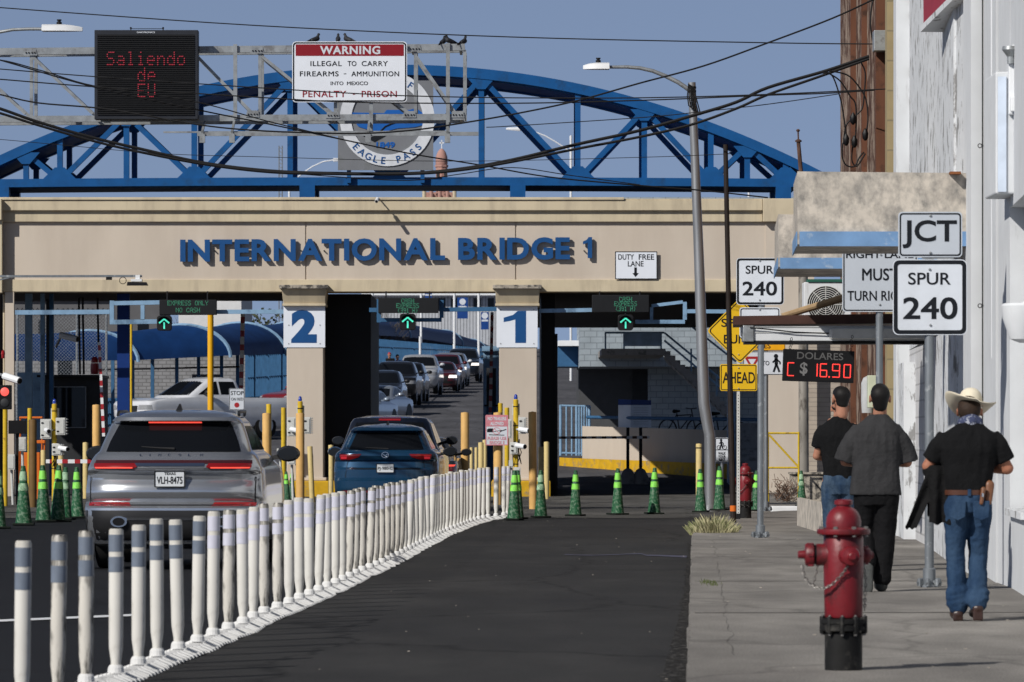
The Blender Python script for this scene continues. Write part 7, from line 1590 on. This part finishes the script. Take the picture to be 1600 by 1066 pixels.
# yellow barrier rail with blue tarp board by the beige end pier
o_ = (X(1225,106), 106, .09); t = thing('yellow_railing', 'yellow tube railing with diagonal brace in front of the beige pier', 'railing', o_)
for a, c in (((1200,677),(1248,677)),((1200,731),(1248,731)),((1200,675),(1200,770)),((1202,680),(1247,729)),((1248,675),(1248,770))): b = MB(o_); b.tube([W(a[0],a[1],106), W(c[0],min(c[1],784),106)], .022, 8); b.build('tube', M['yellow'], t, True)
for px in (1200, 1248): b = MB(o_); b.tube([W(px,770,106), (X(px,106),106,.09)], .03, 8); b.build('leg', M['yellow'], t, True)
o_ = (X(1229,104), 104, .09); b = MB(o_); b.hexa([W(1223,766,104),W(1235,774,104),W(1235,774,104.2),W(1223,766,104.2),W(1222,675,104),W(1233,689,104),W(1233,689,104.2),W(1222,675,104.2)]); b.box(X(1230,104),X(1235,104),103.97,104.2,.09,Z(770,104)); b.tube([W(1222,763,103.9),W(1234,766,103.9),W(1231,781,103.9)], .02, 6); tag(b.build('blue_board', M['stripe']), 'folded blue board tied with yellow tape at the railing', 'board')
b = MB(); d = 112.5; b.box(X(1263,d), X(1322,d), d, d+.5, -.03, 4.2); tag(b.build('brick_wall', brick_mat('tan_block_wall', (.44,.38,.31), (.40,.34,.28), (.30,.26,.22), .45, .10, 0, .008)), 'tan brick wall between the grey pole and the brown building', 'wall')
b = MB(); d = 107; b.box(X(1236,d), X(1325,d), d, d+.6, -.03, Z(741,d)); b.box(X(1234,d), X(1327,d), d-.05, d+.65, Z(741,d), Z(738,d)); tag(b.build('planter_wall', M['grime']), 'low stained planter wall behind the faded cone', 'wall')
b = MB(); rnd = random.Random(9)
for i in range(260):
    c = V((X(1228,105)+rnd.gauss(0,.14), 105+rnd.gauss(0,.25), .09+abs(rnd.gauss(.12,.14)))); b.tube([c, c+V((rnd.uniform(-.12,.12),rnd.uniform(-.12,.12),rnd.uniform(.0,.16)))], .006, 3)
tag(b.build('dry_brush', mat('dry_brush', (.16,.10,.07), .9, 0, .3, 10)), 'dry brown brush piled at the planter wall', 'plant')
b = MB(); d = 71; b.hexa([(X(1283,d),d,KZ),(X(1290,d),d,KZ),(X(1290,d),d+6,KZ),(X(1283,d),d+6,KZ),(X(1283,d),d,KZ+.42),(X(1290,d),d,KZ+.42),(X(1290,d),d+6,KZ+.42),(X(1283,d),d+6,KZ+.42)]); tag(b.build('kerb_block', M['mildew']), 'pale speckled concrete block behind the man in worn jeans', 'block')
# foreground bits of the rest follow
# ------------------------------------------------------------------ behind the portal: middle and left bays
# blue barrel canopy over the bridge walkway, in bays, with pale arched ends; posts and slatted fence below
def canopy_run(label, pts, group=None):
    """pts: (px, y of crown, depth, half width m, drop m) along the walkway; each bay is a part"""
    o_ = W(*pts[0][:3]); t = thing('walkway_canopy', label, 'canopy', o_, 0, group)
    def arc(p_, e=0):
        px, py, d, hw, dr = p_; c = W(px, py, d); ax = V((F*0+.036, 1, .0)).normalized(); sdv = V((1,-.036,0))
        return [c+sdv*(hw+e)*math.cos(a)+V((0,0,(dr+e)*(math.sin(a)-1))) for a in [math.pi*i/18 for i in range(19)]]
    for A, B in zip(pts, pts[1:]):
        b = MB(o_); n = 8; g_ = []
        for i in range(n+1):
            f = i/n; sag = .10*math.sin(math.pi*f)
            q_ = tuple(A[j]+(B[j]-A[j])*f for j in range(5)); 
            d_ = 1/((1-f)/A[2]+f/B[2]); q_ = (q_[0], q_[1], d_, q_[3], q_[4]); g_.append([b.v(x-V((0,0,sag*math.sin(math.pi*k/18)))) for k, x in enumerate(arc(q_))])
        for r0, r1 in zip(g_, g_[1:]):
            for k in range(18): b.f([r0[k], r0[k+1], r1[k+1], r1[k]])
        b.build('canvas_bay', M['canvas'], t, True)
    for p_ in pts: b = MB(o_); b.tube(arc(p_, .06), .07, 6); b.build('arch_hoop', M['lightblue'], t, True)
    return t
canopy_run('blue barrel canopy dipping to the right behind the middle lane', [(540,493,300,1.5,1.15),(606,499,345,1.5,1.2),(694,516,420,1.5,1.25),(735,530,480,1.5,1.25),(778,546,560,1.5,1.2)])
canopy_run('blue barrel canopy of the approach walkway seen through the left bay', [(-60,518,172,1.6,1.0),(140,517,174,1.6,1.0),(285,508,176,1.6,1.05),(375,505,182,1.6,1.1),(465,502,190,1.6,1.1)])
def slat_fence(label, a, c, ya0, ya1, yc0, yc1, n, wd=.05, mat_=None, posts=6):
    """fence from (px, depth) a to c; rows of its top and bottom at both ends"""
    o_ = (X(*a), a[1], 0); t = thing('slat_fence', label, 'fence', o_)
    b = MB(o_)
    def P_(f, up): d = 1/((1-f)/a[1]+f/c[1]); px = a[0]+(c[0]-a[0])*f; return W(px, (ya0+(yc0-ya0)*f) if up else (ya1+(yc1-ya1)*f), d)
    for i in range(n+1): f = i/n; b.bar(P_(f,1), P_(f,0), wd, .03, (0,1,0))
    b.build('slats', mat_ or M['midblue'], t)
    for fr in (.12, .55, .92):
        b = MB(o_); b.tube([P_(i/8,1).lerp(P_(i/8,0), fr) for i in range(9)], .03, 5); b.build('rail', M['midblue'], t)
    for i in range(posts): f = (i+.5)/posts; b = MB(o_); b.bar(P_(f,1)+V((0,-.06,0)), P_(f,0)+V((0,-.06,0)), wd*2, .06, (0,1,0)); b.build('post', M['midblue'], t)
    return t
slat_fence('blue slatted fence below the canopy behind the middle lane', (560,214), (765,410), 527, 640, 545, 590, 70, .10)
slat_fence('blue barred fence with pale gaps behind column 2', (385,200), (470,214), 545, 628, 540, 622, 26, .10, None, 4)
slat_fence('blue railing fence left of the white pickup', (165,178), (250,182), 622, 668, 622, 664, 22, .08, None, 3)
# posts carrying the left canopy
for i, (px, d) in enumerate(((176,176),(207,176),(238,177),(276,177),(310,178),(346,179),(371,180))):
    b = MB(); b.box(X(px-2.6,d), X(px+2.6,d), d, d+.15, 0, Z(544,d)); tag(b.build('canopy_post', M['midblue'], None), 'blue canopy post in the left bay, %s from the left' % ordinal(i+1), 'post', 'blue canopy posts in the left bay')
b = MB(); d = 180; 
for y in (578, 650): b.tube([W(150,y,d), W(380,y-5,d)], .035, 5)
tag(b.build('fence_rail', M['dark'], None), 'dark horizontal rails strung between the blue canopy posts', 'rail')
# pale and grey buildings beyond the left bay
def plain_building(name, label, x0, x1, y0, d, m, depth=10, extra=None, z0=0):
    o_ = (X((x0+x1)/2,d), d, z0); t = thing(name, label, 'building', o_); b = MB(o_); b.box(X(x0,d), X(x1,d), d, d+depth, z0-.1, Z(y0,d)); b.build('wall', m, t)
    b = MB(o_); b.box(X(x0,d)-.2, X(x1,d)+.2, d-.2, d+depth, Z(y0,d)+.005, Z(y0,d)+.25); b.build('roof_edge', M['whitepaint'], t)
    for wx0, wx1, wy0, wy1 in extra or (): b = MB(o_); b.box(X(wx0,d), X(wx1,d), d-.03, d-.002, Z(wy1,d), Z(wy0,d)); b.build('window', M['glass'], t)
    return t
plain_building('white_building', 'plain white building beyond the left bay behind the tall yellow post', 279, 377, 452, 236, mat('white_render', (.60,.60,.60), .85, 0, .05), 10)
plain_building('grey_building', 'long pale grey sheet-clad building behind the left canopy', 20, 450, 545, 225, brick_mat('pale_cladding', (.25,.25,.255), (.21,.21,.215), (.13,.13,.13), .35, .16, 0, .02), 8, ((90,112,560,585),(300,345,585,610)))
M['corrugated'] = brick_mat('ribbed_cladding', (.46,.48,.51), (.43,.45,.48), (.22,.23,.25), .32, 30, 0, .05)
t = plain_building('ribbed_building', 'grey ribbed building with a white roof edge behind the middle lane', 575, 800, 464, 520, M['corrugated'], 20, ((640,660,466,488),(683,696,466,486),(705,715,466,484),(740,752,466,484),(762,772,466,484)))
o_ = t.location; b = MB(o_); d = 520; b.box(X(565,d), X(800,d), d-1.2, d-.3, Z(462,d), Z(440,d)); b.build('roof', M['whitepaint'], t)
plain_building('dark_building', 'dark grey building with a pale panel far behind the left bay', 20, 250, 470, 262, mat('dark_render', (.11,.11,.115), .85, 0, .2, .4), 8, ((60,70,500,540),(215,232,500,520)))
# lamp poles with blue banners beyond the middle bay
def banner_pole(label, px, d, y1, bx0, bx1, by0, by1, two=None):
    o_ = (X(px,d), d, ramp_z(d)); t = thing('banner_pole', label, 'pole', o_, 0, 'white poles beyond the middle bay'); b = MB(o_); b.tube([o_, W(px,y1,d)], 2.1*d/F, 8); b.build('pole', M['whitepaint'], t, True)
    for x0, x1, ya, yb in [(bx0,bx1,by0,by1)] if bx0 else []:
        b = MB(o_); b.box(X(x0,d), X(x1,d), d-.06, d-.03, Z(yb,d), Z(ya,d)); bn_ = b.build('banner', mat('banner_blue', (.008,.05,.22), .7, 0, .1), t)
        b = MB(o_); c = W((x0+x1)/2, ya+(yb-ya)*.2, d-.065); k = d/F; b.lathe([(5*k,0),(5*k,.005)], c, 16, (V((1,0,0)), V((0,0,1)), V((0,-1,0))))
        b.prism([(c.x-5*k,c.z-9*k),(c.x+5*k,c.z-9*k),(c.x+5*k,c.z-6.5*k),(c.x-5*k,c.z-6.5*k)], c.y-.004, c.y); b.build('emblem', M['white'], bn_)
        text('legend', 'Eagle Pass', X(x0+1.5,d), X(x1-1.5,d), Z(ya+(yb-ya)*.48,d), Z(ya+(yb-ya)*.40,d), d-.066, M['white'], bn_, o_, .004, .02)
banner_pole('white pole next to the black lane wall', 582, 250, 440, None, 0, 0, 0); banner_pole('white pole with a short blue banner behind the middle lane board', 658, 300, 440, 664, 675, 450, 466)
banner_pole('white pole with a blue banner midway behind the middle lane', 710, 320, 440, 714.5, 731, 465, 498); banner_pole('white pole with a low blue banner left of column 1', 748, 360, 440, 751.5, 763.5, 488, 515)
banner_pole('stub of a white pole rising over the fence by the walkers', 656.5, 255, 526, None, 0, 0, 0); banner_pole('white pole beside the far queue, left of the walkway end', 709.5, 330, 538, None, 0, 0, 0)
# left bay steelwork, kiosk, chain-link
def column_(label, px0, px1, d, y0, m, dark=None):
    b = MB(); b.box(X(px0,d), X(px1,d), d, d+.25, -.03, Z(y0,d)); o = b.build('steel_column', M[m]); 
    tag(o, label, 'column', 'steel columns in the left bay'); return o
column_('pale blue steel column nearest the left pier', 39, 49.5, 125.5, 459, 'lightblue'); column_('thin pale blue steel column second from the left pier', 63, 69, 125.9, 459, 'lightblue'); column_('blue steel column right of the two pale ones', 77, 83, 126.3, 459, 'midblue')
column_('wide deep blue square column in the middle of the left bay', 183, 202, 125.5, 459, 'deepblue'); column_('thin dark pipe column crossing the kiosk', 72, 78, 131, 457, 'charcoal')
for i, (px, y1) in enumerate(((123,585),(129,585),(152,540))): b = MB(); b.tube([W(px,457,130), W(px+2,y1,130)], .03, 6); tag(b.build('conduit', M['dark']), 'thin dark conduit hanging in the left bay, %s from the left' % ordinal(i+1), 'pipe', 'dark conduits in the left bay')
d = 129; o_ = (X(108,d), d, 0); t = thing('toll_kiosk', 'dark toll kiosk with flat roof behind the left cones', 'kiosk', o_)
b = MB(o_); b.box(X(68,d), X(157,d), d, d+2.4, 0, Z(590,d)); b.build('wall', M['charcoal'], t)
b = MB(o_); b.box(X(60,d), X(158,d), d-.4, d+2.6, Z(590,d)+.002, Z(586,d)); b.build('roof', M['dark'], t)
b = MB(o_); b.box(X(80,d), X(134,d), d-.03, d-.003, Z(668,d), Z(605,d)); b.build('window', glass_mat('dark_glass'), t)
b = MB(o_); b.frame([(X(a,d), Z(c,d)) for a, c in ((79,669),(135,669),(135,604),(79,604))], [(X(a,d), Z(c,d)) for a, c in ((80.5,667.5),(133.5,667.5),(133.5,605.5),(80.5,605.5))], d-.05, d-.031); b.build('window_frame', M['signpole'], t)
d = 132.5; b = MB(); b.box(X(27,d), X(66,d), d, d+2, 0, Z(582,d)); o_ = W(46,600,d); o = b.build('equipment_shed', M['lightblue']); tag(o, 'pale blue shed wall left of the dark toll kiosk', 'shed')
for i, (x0, x1, y0, y1, lab) in enumerate(((30,66,651,654,'thin orange bar at the left pier'),(28,70,688,693,'orange beam low at the left pier'),(35,62,707,760,'orange barrier motor housing left of the shade-brown bollard'))):
    d = 120-i; b = MB(); b.box(X(x0,d), X(x1,d), d, d+.3, Z(y1,d) if i < 2 else 0, Z(y0,d)); 
    if i < 2: b.box(X(x0,d), X(x0+2,d), d+.05, d+.2, 0, Z(y1,d)); b.box(X(x1-2,d), X(x1,d), d+.05, d+.2, 0, Z(y1,d))
    tag(b.build('barrier_motor' if i == 2 else 'orange_rail', M['orange'], None, False, .01), lab, 'barrier')
d = 108; b = MB(); b.box(X(13,d), X(40,d), d, d+.3, Z(678,d), Z(657,d)); b.box(X(24,d), X(28,d), d+.1, d+.2, 0, Z(678,d)); tag(b.build('display_box', M['black'], None, False, .01), 'black display box right of the far left yellow post', 'box')
bullet_camera('security_camera', 'white security camera on a bracket inside the left bay', W(96, 524, 128), (.9,-.35,-.22), 1.5, (-.15,.1,-.3))
o_ = W(148, 565, 129); b = MB(); b.lathe([(.09,0),(.11,.1),(.10,.28)], (0,0,0), 10); b.lathe([(.09,.29),(.09,.38),(.05,.44)], (0,0,0), 10); o = b.build('warning_beacon', M['red'], None, True); o.location = W(148, 585, 129.3); tag(o, 'red beacon standing on the kiosk roof', 'lamp')
# chain-link mesh in the left bay
o_ = (X(90,166), 166, 0); t = thing('chain_link_fence', 'chain-link fence behind the dark kiosk in the left bay', 'fence', o_)
b = MB(o_); x0, x1, z0, z1, d = X(25,166), X(168,166), 0, Z(495,166), 166; s = .11
n = int((x1-x0+z1)/s)
for i in range(n):
    a = x0-z1+i*s
    p0 = max(a, x0); p1 = min(a+z1, x1)
    if p1 > p0: b.bar((p0,d,p0-a), (p1,d,p1-a), .007, .007, (0,1,0)); b.bar((p0,d+.012,z1-(p0-a)), (p1,d+.012,z1-(p1-a)), .007, .007, (0,1,0))
b.build('mesh', M['galv'], t)
for px in (27, 75, 120, 166): b = MB(o_); b.tube([(X(px,d),d+.05,0), (X(px,d),d+.05,z1+.1)], .04, 8); b.build('post', M['galv'], t, True)
b = MB(o_)
for dz in (0, .12): b.tube([(x0+(x1-x0)*i/60, d+.05+.06*math.cos(i*1.9), z1+.1+dz+.06*math.sin(i*1.9)) for i in range(61)], .012, 4)
b.build('barbed_wire', M['dark'], t)
# blue booth beside column 1
d = 137; o_ = (X(768,d), d, ramp_z(d)); t = thing('toll_booth', 'narrow pale blue toll booth frame left of column 1', 'booth', o_)
for x0, x1, y0, y1 in ((755,760,548,720),(775,781,575,720)): b = MB(o_); b.box(X(x0,d), X(x1,d), d, d+.2, o_[2], Z(y0,d)); b.build('frame_post', M['lightblue'], t)
b = MB(o_); b.box(X(753,d), X(790,d), d-.1, d+1.5, Z(549,d), Z(541,d)); b.build('roof', M['lightblue'], t)
b = MB(o_); b.box(X(760,d), X(790,d), d+.02, d+.1, Z(575,d), Z(549.2,d)); b.build('upper_panel', M['lightblue'], t)
b = MB(o_); b.box(X(760,d), X(775,d), d+.05, d+.1, o_[2], Z(635,d)); b.build('lower_panel', M['midblue'], t)
b = MB(o_); b.box(X(757,d), X(790,d), d-.08, d+.02, Z(635,d), Z(632.5,d)); b.build('counter', M['dark'], t)
b = MB(o_); b.box(X(760,d), X(775,d), d+.4, d+1.4, o_[2], Z(575,d)); b.build('booth_interior', M['charcoal'], t)
# ---- bare trees and far things
def bare_tree(label, px, d, top, base, seed, spread=1.0, leaf=None):
    rnd = random.Random(seed); o_ = (X(px,d), d, 0); t = thing('tree', label, 'tree', o_, 0, 'trees beyond the portal'); h = Z(top,d)
    b = MB(o_); b.tube([o_, (o_[0]+.1,d,h*.35), (o_[0]-.1,d,h*.6)], [.22,.17,.10], 8); b.build('trunk', mat('bark', (.07,.06,.05), .9, 0, .3, 8), t, True)
    b = MB(o_)
    def br(p, v, L, r, n):
        q_ = p+v*L; b.tube([p, p+v*L*.5+V((rnd.uniform(-.08,.08),0,rnd.uniform(-.05,.08)))*L, q_], [r,r*.8,r*.55], 4, False)
        if n:
            for _ in range(3): br(p.lerp(q_, rnd.uniform(.5,1)), (v+V((rnd.uniform(-.8,.8)*spread,rnd.uniform(-.8,.8),rnd.uniform(-.2,.6)))).normalized(), L*rnd.uniform(.55,.78), r*.5, n-1)
    for i in range(7): a = rnd.uniform(0,6.28); br(V((o_[0],d,h*rnd.uniform(.3,.6))), V((math.cos(a)*.8*spread,math.sin(a)*.8,rnd.uniform(.4,1.1))).normalized(), h*.24, .07, 3)
    b.build('crown', mat('twig', (.10,.09,.08), .9, 0, .3, 8), t)
    if leaf:
        b = MB(o_)
        for i in range(leaf):
            a, e = rnd.uniform(0,6.28), rnd.uniform(-1,1); r = rnd.uniform(.4,1)**.6*h*.34; c = V((o_[0]+r*math.cos(a)*math.sqrt(1-e*e)*1.2*spread, d+r*math.sin(a)*math.sqrt(1-e*e), h*.66+r*e*.9)); s = rnd.uniform(.08,.2)
            u_ = V((rnd.uniform(-1,1),rnd.uniform(-1,1),rnd.uniform(-1,1))).normalized()*s; w_ = u_.cross(V((rnd.uniform(-1,1),rnd.uniform(-1,1),rnd.uniform(-1,1)))).normalized()*s*.5; b.f([b.v(c-u_), b.v(c+w_), b.v(c+u_), b.v(c-w_)])
        b.build('foliage', mat('dull_leaves', (.05,.06,.035), .8, 0, .4, 2), t)
bare_tree('bare grey tree beyond the left bay beside column 2', 418, 250, 470, 600, 3, 1.0, 900); bare_tree('twiggy dark tree behind the left bay, left of the white building', 265, 270, 485, 600, 5, 1.1, 700); bare_tree('thin bare tree beside the black lane wall', 590, 330, 440, 600, 8, .8)
bare_tree('leafy dull tree far behind the deep blue column', 150, 275, 500, 600, 11, 1.3, 1600)
# palm-dark clump under the left roof
# far street lights
def far_lamp(label, px, y0, d, arms):
    o_ = (X(px,d), d, ramp_z(d)); t = thing('street_lamp', label, 'street lamp', o_, 0, 'pale street lamps on the bridge'); b = MB(o_); b.tube([o_, W(px,y0,d)], .075, 8); b.build('pole', M['whitepaint'], t, True)
    for dx, dy, sg in arms:
        b = MB(o_); b.tube([W(px+dx*f, y0+26-(26+dy)*math.sin(f*math.pi/2), d) for f in (0,.15,.3,.5,.75,1)], .04, 6); b.build('arm', M['whitepaint'], t, True)
        b = MB(o_); c = W(px+dx, y0-dy, d); b.cap(c, c+V((sg*.75,0,.02)), .09, .05, 10, 1.4, .6); b.build('lamp_head', M['whitepaint'], t, True)
far_lamp('pale street lamp with one curved arm seen through the truss right of centre', 892, 212, 300, [(-80,10,-1)])
far_lamp('pale street lamp whose curved arm ends behind the seal panel', 452, 262, 330, [(70,12,1)]); far_lamp('short pale street lamp near the right end of the truss', 1170, 228, 330, [(14,-20,1)])
b = MB(); d = 420; 
for px in (436, 441): b.tube([W(px,228,d), (X(px,d),d,0)], .05, 4)
for i in range(14): b.tube([W(436,230+6*i,d), W(441,233+6*i,d)], .03, 4)
tag(b.build('radio_mast', M['galv']), 'faint lattice radio mast seen through the truss left of the seal', 'mast')
# pink church with domed tower
d = 600; o_ = (X(690,d), d, 0); t = thing('church', 'pink domed church tower with white cross rising behind the beam', 'church', o_)
pk = mat('church_pink', (.42,.24,.20), .85, 0, .1, .3); k = d/F
b = MB(o_); b.lathe([(9*k,0),(9*k,Z(262,d)),(10.5*k,Z(261,d)),(10.5*k,Z(258,d))], o_, 8); b.build('tower', pk, t)
b = MB(o_); b.lathe([(8.5*k,Z(258,d)),(9.5*k,Z(256,d)),(9*k,Z(245,d)),(6.5*k,Z(238,d)),(3*k,Z(233.5,d)),(.6*k,Z(232,d))], o_, 16); b.build('dome', pk, t, True)
b = MB(o_); b.box(o_[0]-.7*k, o_[0]+.7*k, d-.1, d+.1, Z(233,d), Z(219,d)); b.box(o_[0]-3.5*k, o_[0]+3.5*k, d-.1, d+.1, Z(224.5,d), Z(222.5,d)); b.build('cross', M['whitepaint'], t)
b = MB(o_); b.box(X(664,d), X(712,d), d-4, d+12, 0, Z(303,d)); b.build('nave', pk, t)
for px in (664, 675, 688, 700, 711): b = MB(o_); b.lathe([(3*k,0),(3*k,Z(298,d)),(4*k,Z(297,d)),(4*k,Z(295.5,d)),(2*k,Z(293,d))], (X(px,d),d-5,0), 8); b.build('pinnacle', M['tan'] if px in (664, 711) else pk, t)
for px in (684, 696): b = MB(o_); b.box(X(px-2,d), X(px+2,d), d-9.5*k, d-8*k, Z(300,d), Z(268,d)); b.build('belfry_window', M['charcoal'], t)

# ------------------------------------------------------------------ overhead cables
def cable(label, pts, w_, d0, d1=None, name='overhead_cable'):
    d1 = d1 or d0; P_ = []
    n = len(pts)
    if pts[0][0] < 0: (a, ya), (c, yc) = pts[:2]; P_.append(W(-700, ya-(yc-ya)/(c-a)*660*.6, d0))     # carry on past the left edge
    xs = [a for a, c in pts]; 
    for (a, ya), (c, yc), pr, nx in zip(pts, pts[1:], [pts[0]]+pts, pts[2:]+[pts[-1]]):
        for i in range(6):                  # Catmull-Rom through the points
            f = i/6; cr = lambda p0, p1, p2, p3: .5*(2*p1+(p2-p0)*f+(2*p0-5*p1+4*p2-p3)*f*f+(3*p1-p0-3*p2+p3)*f**3)
            x, y = cr(pr[0],a,c,nx[0]), cr(pr[1],ya,yc,nx[1]); g_ = (x-xs[0])/(xs[-1]-xs[0]); P_.append(W(x, y, d0+(d1-d0)*g_))
    P_.append(W(*pts[-1], d1)); b = MB(); b.tube(P_, w_*d1/F/2, 6); o = b.build(name, M['rope'], None, True)
    return tag(o, label, 'cable', 'black cables strung across the street')
cable('thin cable highest across the sky, ending at the brown wall', [(-60,6),(0,12),(400,40),(800,58),(1200,67),(1376,69)], 2.0, 84, 78)
cable('sagging cable crossing the lower message board, then sweeping up to the top right corner', [(-40,141),(0,148),(60,161),(170,171),(310,195),(400,204),(500,208),(570,208.5),(640,204),(700,196),(800,179),(900,158),(1000,130),(1100,103),(1200,67),(1300,29),(1372,-4)], 2.8, 84.5, 79)
cable('thickest cable bundle sagging lowest across the truss', [(-40,160),(0,170),(60,191),(140,214),(220,233),(320,255),(420,267),(520,271),(640,271),(720,264),(800,250),(900,226),(1000,204),(1085,180),(1150,160),(1200,137),(1290,111),(1358,88)], 5.5, 84, 82)
cable('second thick cable just under the thickest one', [(-40,168),(0,177),(60,196),(140,219),(220,238),(320,257),(420,269),(520,272),(640,272),(720,266),(800,253),(900,233),(1000,214),(1080,195),(1150,170),(1200,148),(1280,120),(1358,92)], 4.5, 83.8, 82)
cable('cable falling from the left edge to the right end of the beam', [(-40,84),(0,94),(150,137),(310,172),(420,194),(520,215),(640,240),(750,258),(860,277),(1000,290),(1100,298),(1200,309)], 2.4, 83.5, 84)
cable('nearly level cable crossing just under PENALTY PRISON', [(-40,105),(0,108),(150,120),(400,137),(550,146),(640,150),(800,153),(1000,153),(1190,148),(1389,139)], 2.0, 84, 77)
cable('level cable just below the warning sign', [(-40,121),(0,124),(150,136),(400,152),(560,160),(800,161.5),(1000,157),(1200,149),(1290,146),(1368,141)], 2.2, 84.2, 80.6)
cable('cable from the left edge along the lower gantry chord', [(-40,100),(0,94),(70,112),(150,135),(300,158),(420,190),(560,224)], 2.0, 84.8, 84)
cable('hair-thin cable low across the truss', [(-40,216),(0,218),(100,227),(250,240),(400,245),(700,252),(1000,246),(1130,241),(1136,240)], 1.1, 83, 80)
cable('thin cable rising to the brown wall below the thick pair', [(760,199),(800,197),(1000,184),(1085,176),(1200,163),(1310,147)], 1.5, 84, 82)
cable('thin cable sagging along the bottom chord', [(400,266),(520,276),(640,282),(720,272),(800,262),(890,274),(1000,289)], 1.6, 83.7, 84)
for i, pts in enumerate(([(1285,114),(1300,118),(1312,150),(1318,180),(1322,215),(1317,225),(1316,245),(1322,258),(1335,260),(1343,246),(1350,238)],[(1290,112),(1312,126),(1328,150),(1337,165),(1337,210),(1333,225),(1331,250),(1338,260),(1346,250),(1352,240)],[(1296,111),(1325,118),(1345,140),(1354,160),(1356,190),(1352,210)],[(1345,97),(1352,115),(1350,150),(1347,170),(1338,180),(1322,196),(1318,225)],[(1365,68),(1360,40),(1362,10),(1366,-4)],[(1385,140),(1388,160),(1393,180),(1380,205),(1389,225),(1398,226)],[(1378,205),(1385,195),(1397,178)],[(1386,141),(1384,155),(1390,172),(1397,180)],[(1397,185),(1392,200),(1388,215),(1393,228),(1396,240)],[(1386,20),(1384,45),(1390,52),(1397,51)])):
    cable('looped black drip cable at the brown wall, %s from the left' % ordinal(i+1), pts, 2.6, 80, 80, 'drip_cable')
for px, py in ((1322,219), (1335,222), (1352,211), (1333,186)):
    b = MB(); c = W(px, py, 79.9); b.lathe([(.015,-.09),(.045,-.05),(.05,.03),(.015,.10)], c, 8); o = b.build('cable_splice', M['black'], None, True); tag(o, 'black splice sleeve on the looped drip cables at the brown wall', 'connector', 'black cable splices at the brown wall')

# ------------------------------------------------------------------ split meshes holding several loose pieces into one object per piece
def split(o):
    me = o.data; n = len(me.vertices); par = list(range(n))
    def fd(a):
        while par[a] != a: par[a] = par[par[a]]; a = par[a]
        return a
    for e in me.edges: a, c = fd(e.vertices[0]), fd(e.vertices[1]); par[a] = c
    comp = {}
    for i in range(n): comp.setdefault(fd(i), []).append(i)
    if len(comp) < 2: return
    idx = {}; 
    for k_, (r, vs_) in enumerate(comp.items()):
        for i in vs_: idx[i] = k_
    polys = [[] for _ in comp]
    for pl_ in me.polygons: polys[idx[pl_.vertices[0]]].append(list(pl_.vertices))
    for k_, vs_ in enumerate(comp.values()):
        mp = {v_: i for i, v_ in enumerate(vs_)}; m2 = bpy.data.meshes.new(me.name)
        m2.from_pydata([me.vertices[i].co for i in vs_], [], [[mp[v_] for v_ in pl_] for pl_ in polys[k_]])
        if me.materials: m2.materials.append(me.materials[0])
        if me.polygons[0].use_smooth: m2.polygons.foreach_set('use_smooth', [True]*len(m2.polygons)); m2.set_sharp_from_angle(angle=R(40))
        if k_ == 0: o.data = m2
        else:
            c = o.copy(); c.data = m2; COL.objects.link(c)
SPLIT = ('lane_wall', 'gusset_plate', 'cross_beam', 'hanger', 'cross_brace', 'wheel_arch', 'bolt', 'clamp_bolt', 'roof', 'wall', 'coping', 'cornice', 'end_pier', 'bracket', 'catwalk_rail', 'stripe')
for o in list(COL.objects):
    if o.type == 'MESH' and o.parent and o.name.split('.')[0] in SPLIT and len(o.data.vertices) < 4000 and o.data.users == 1: split(o)
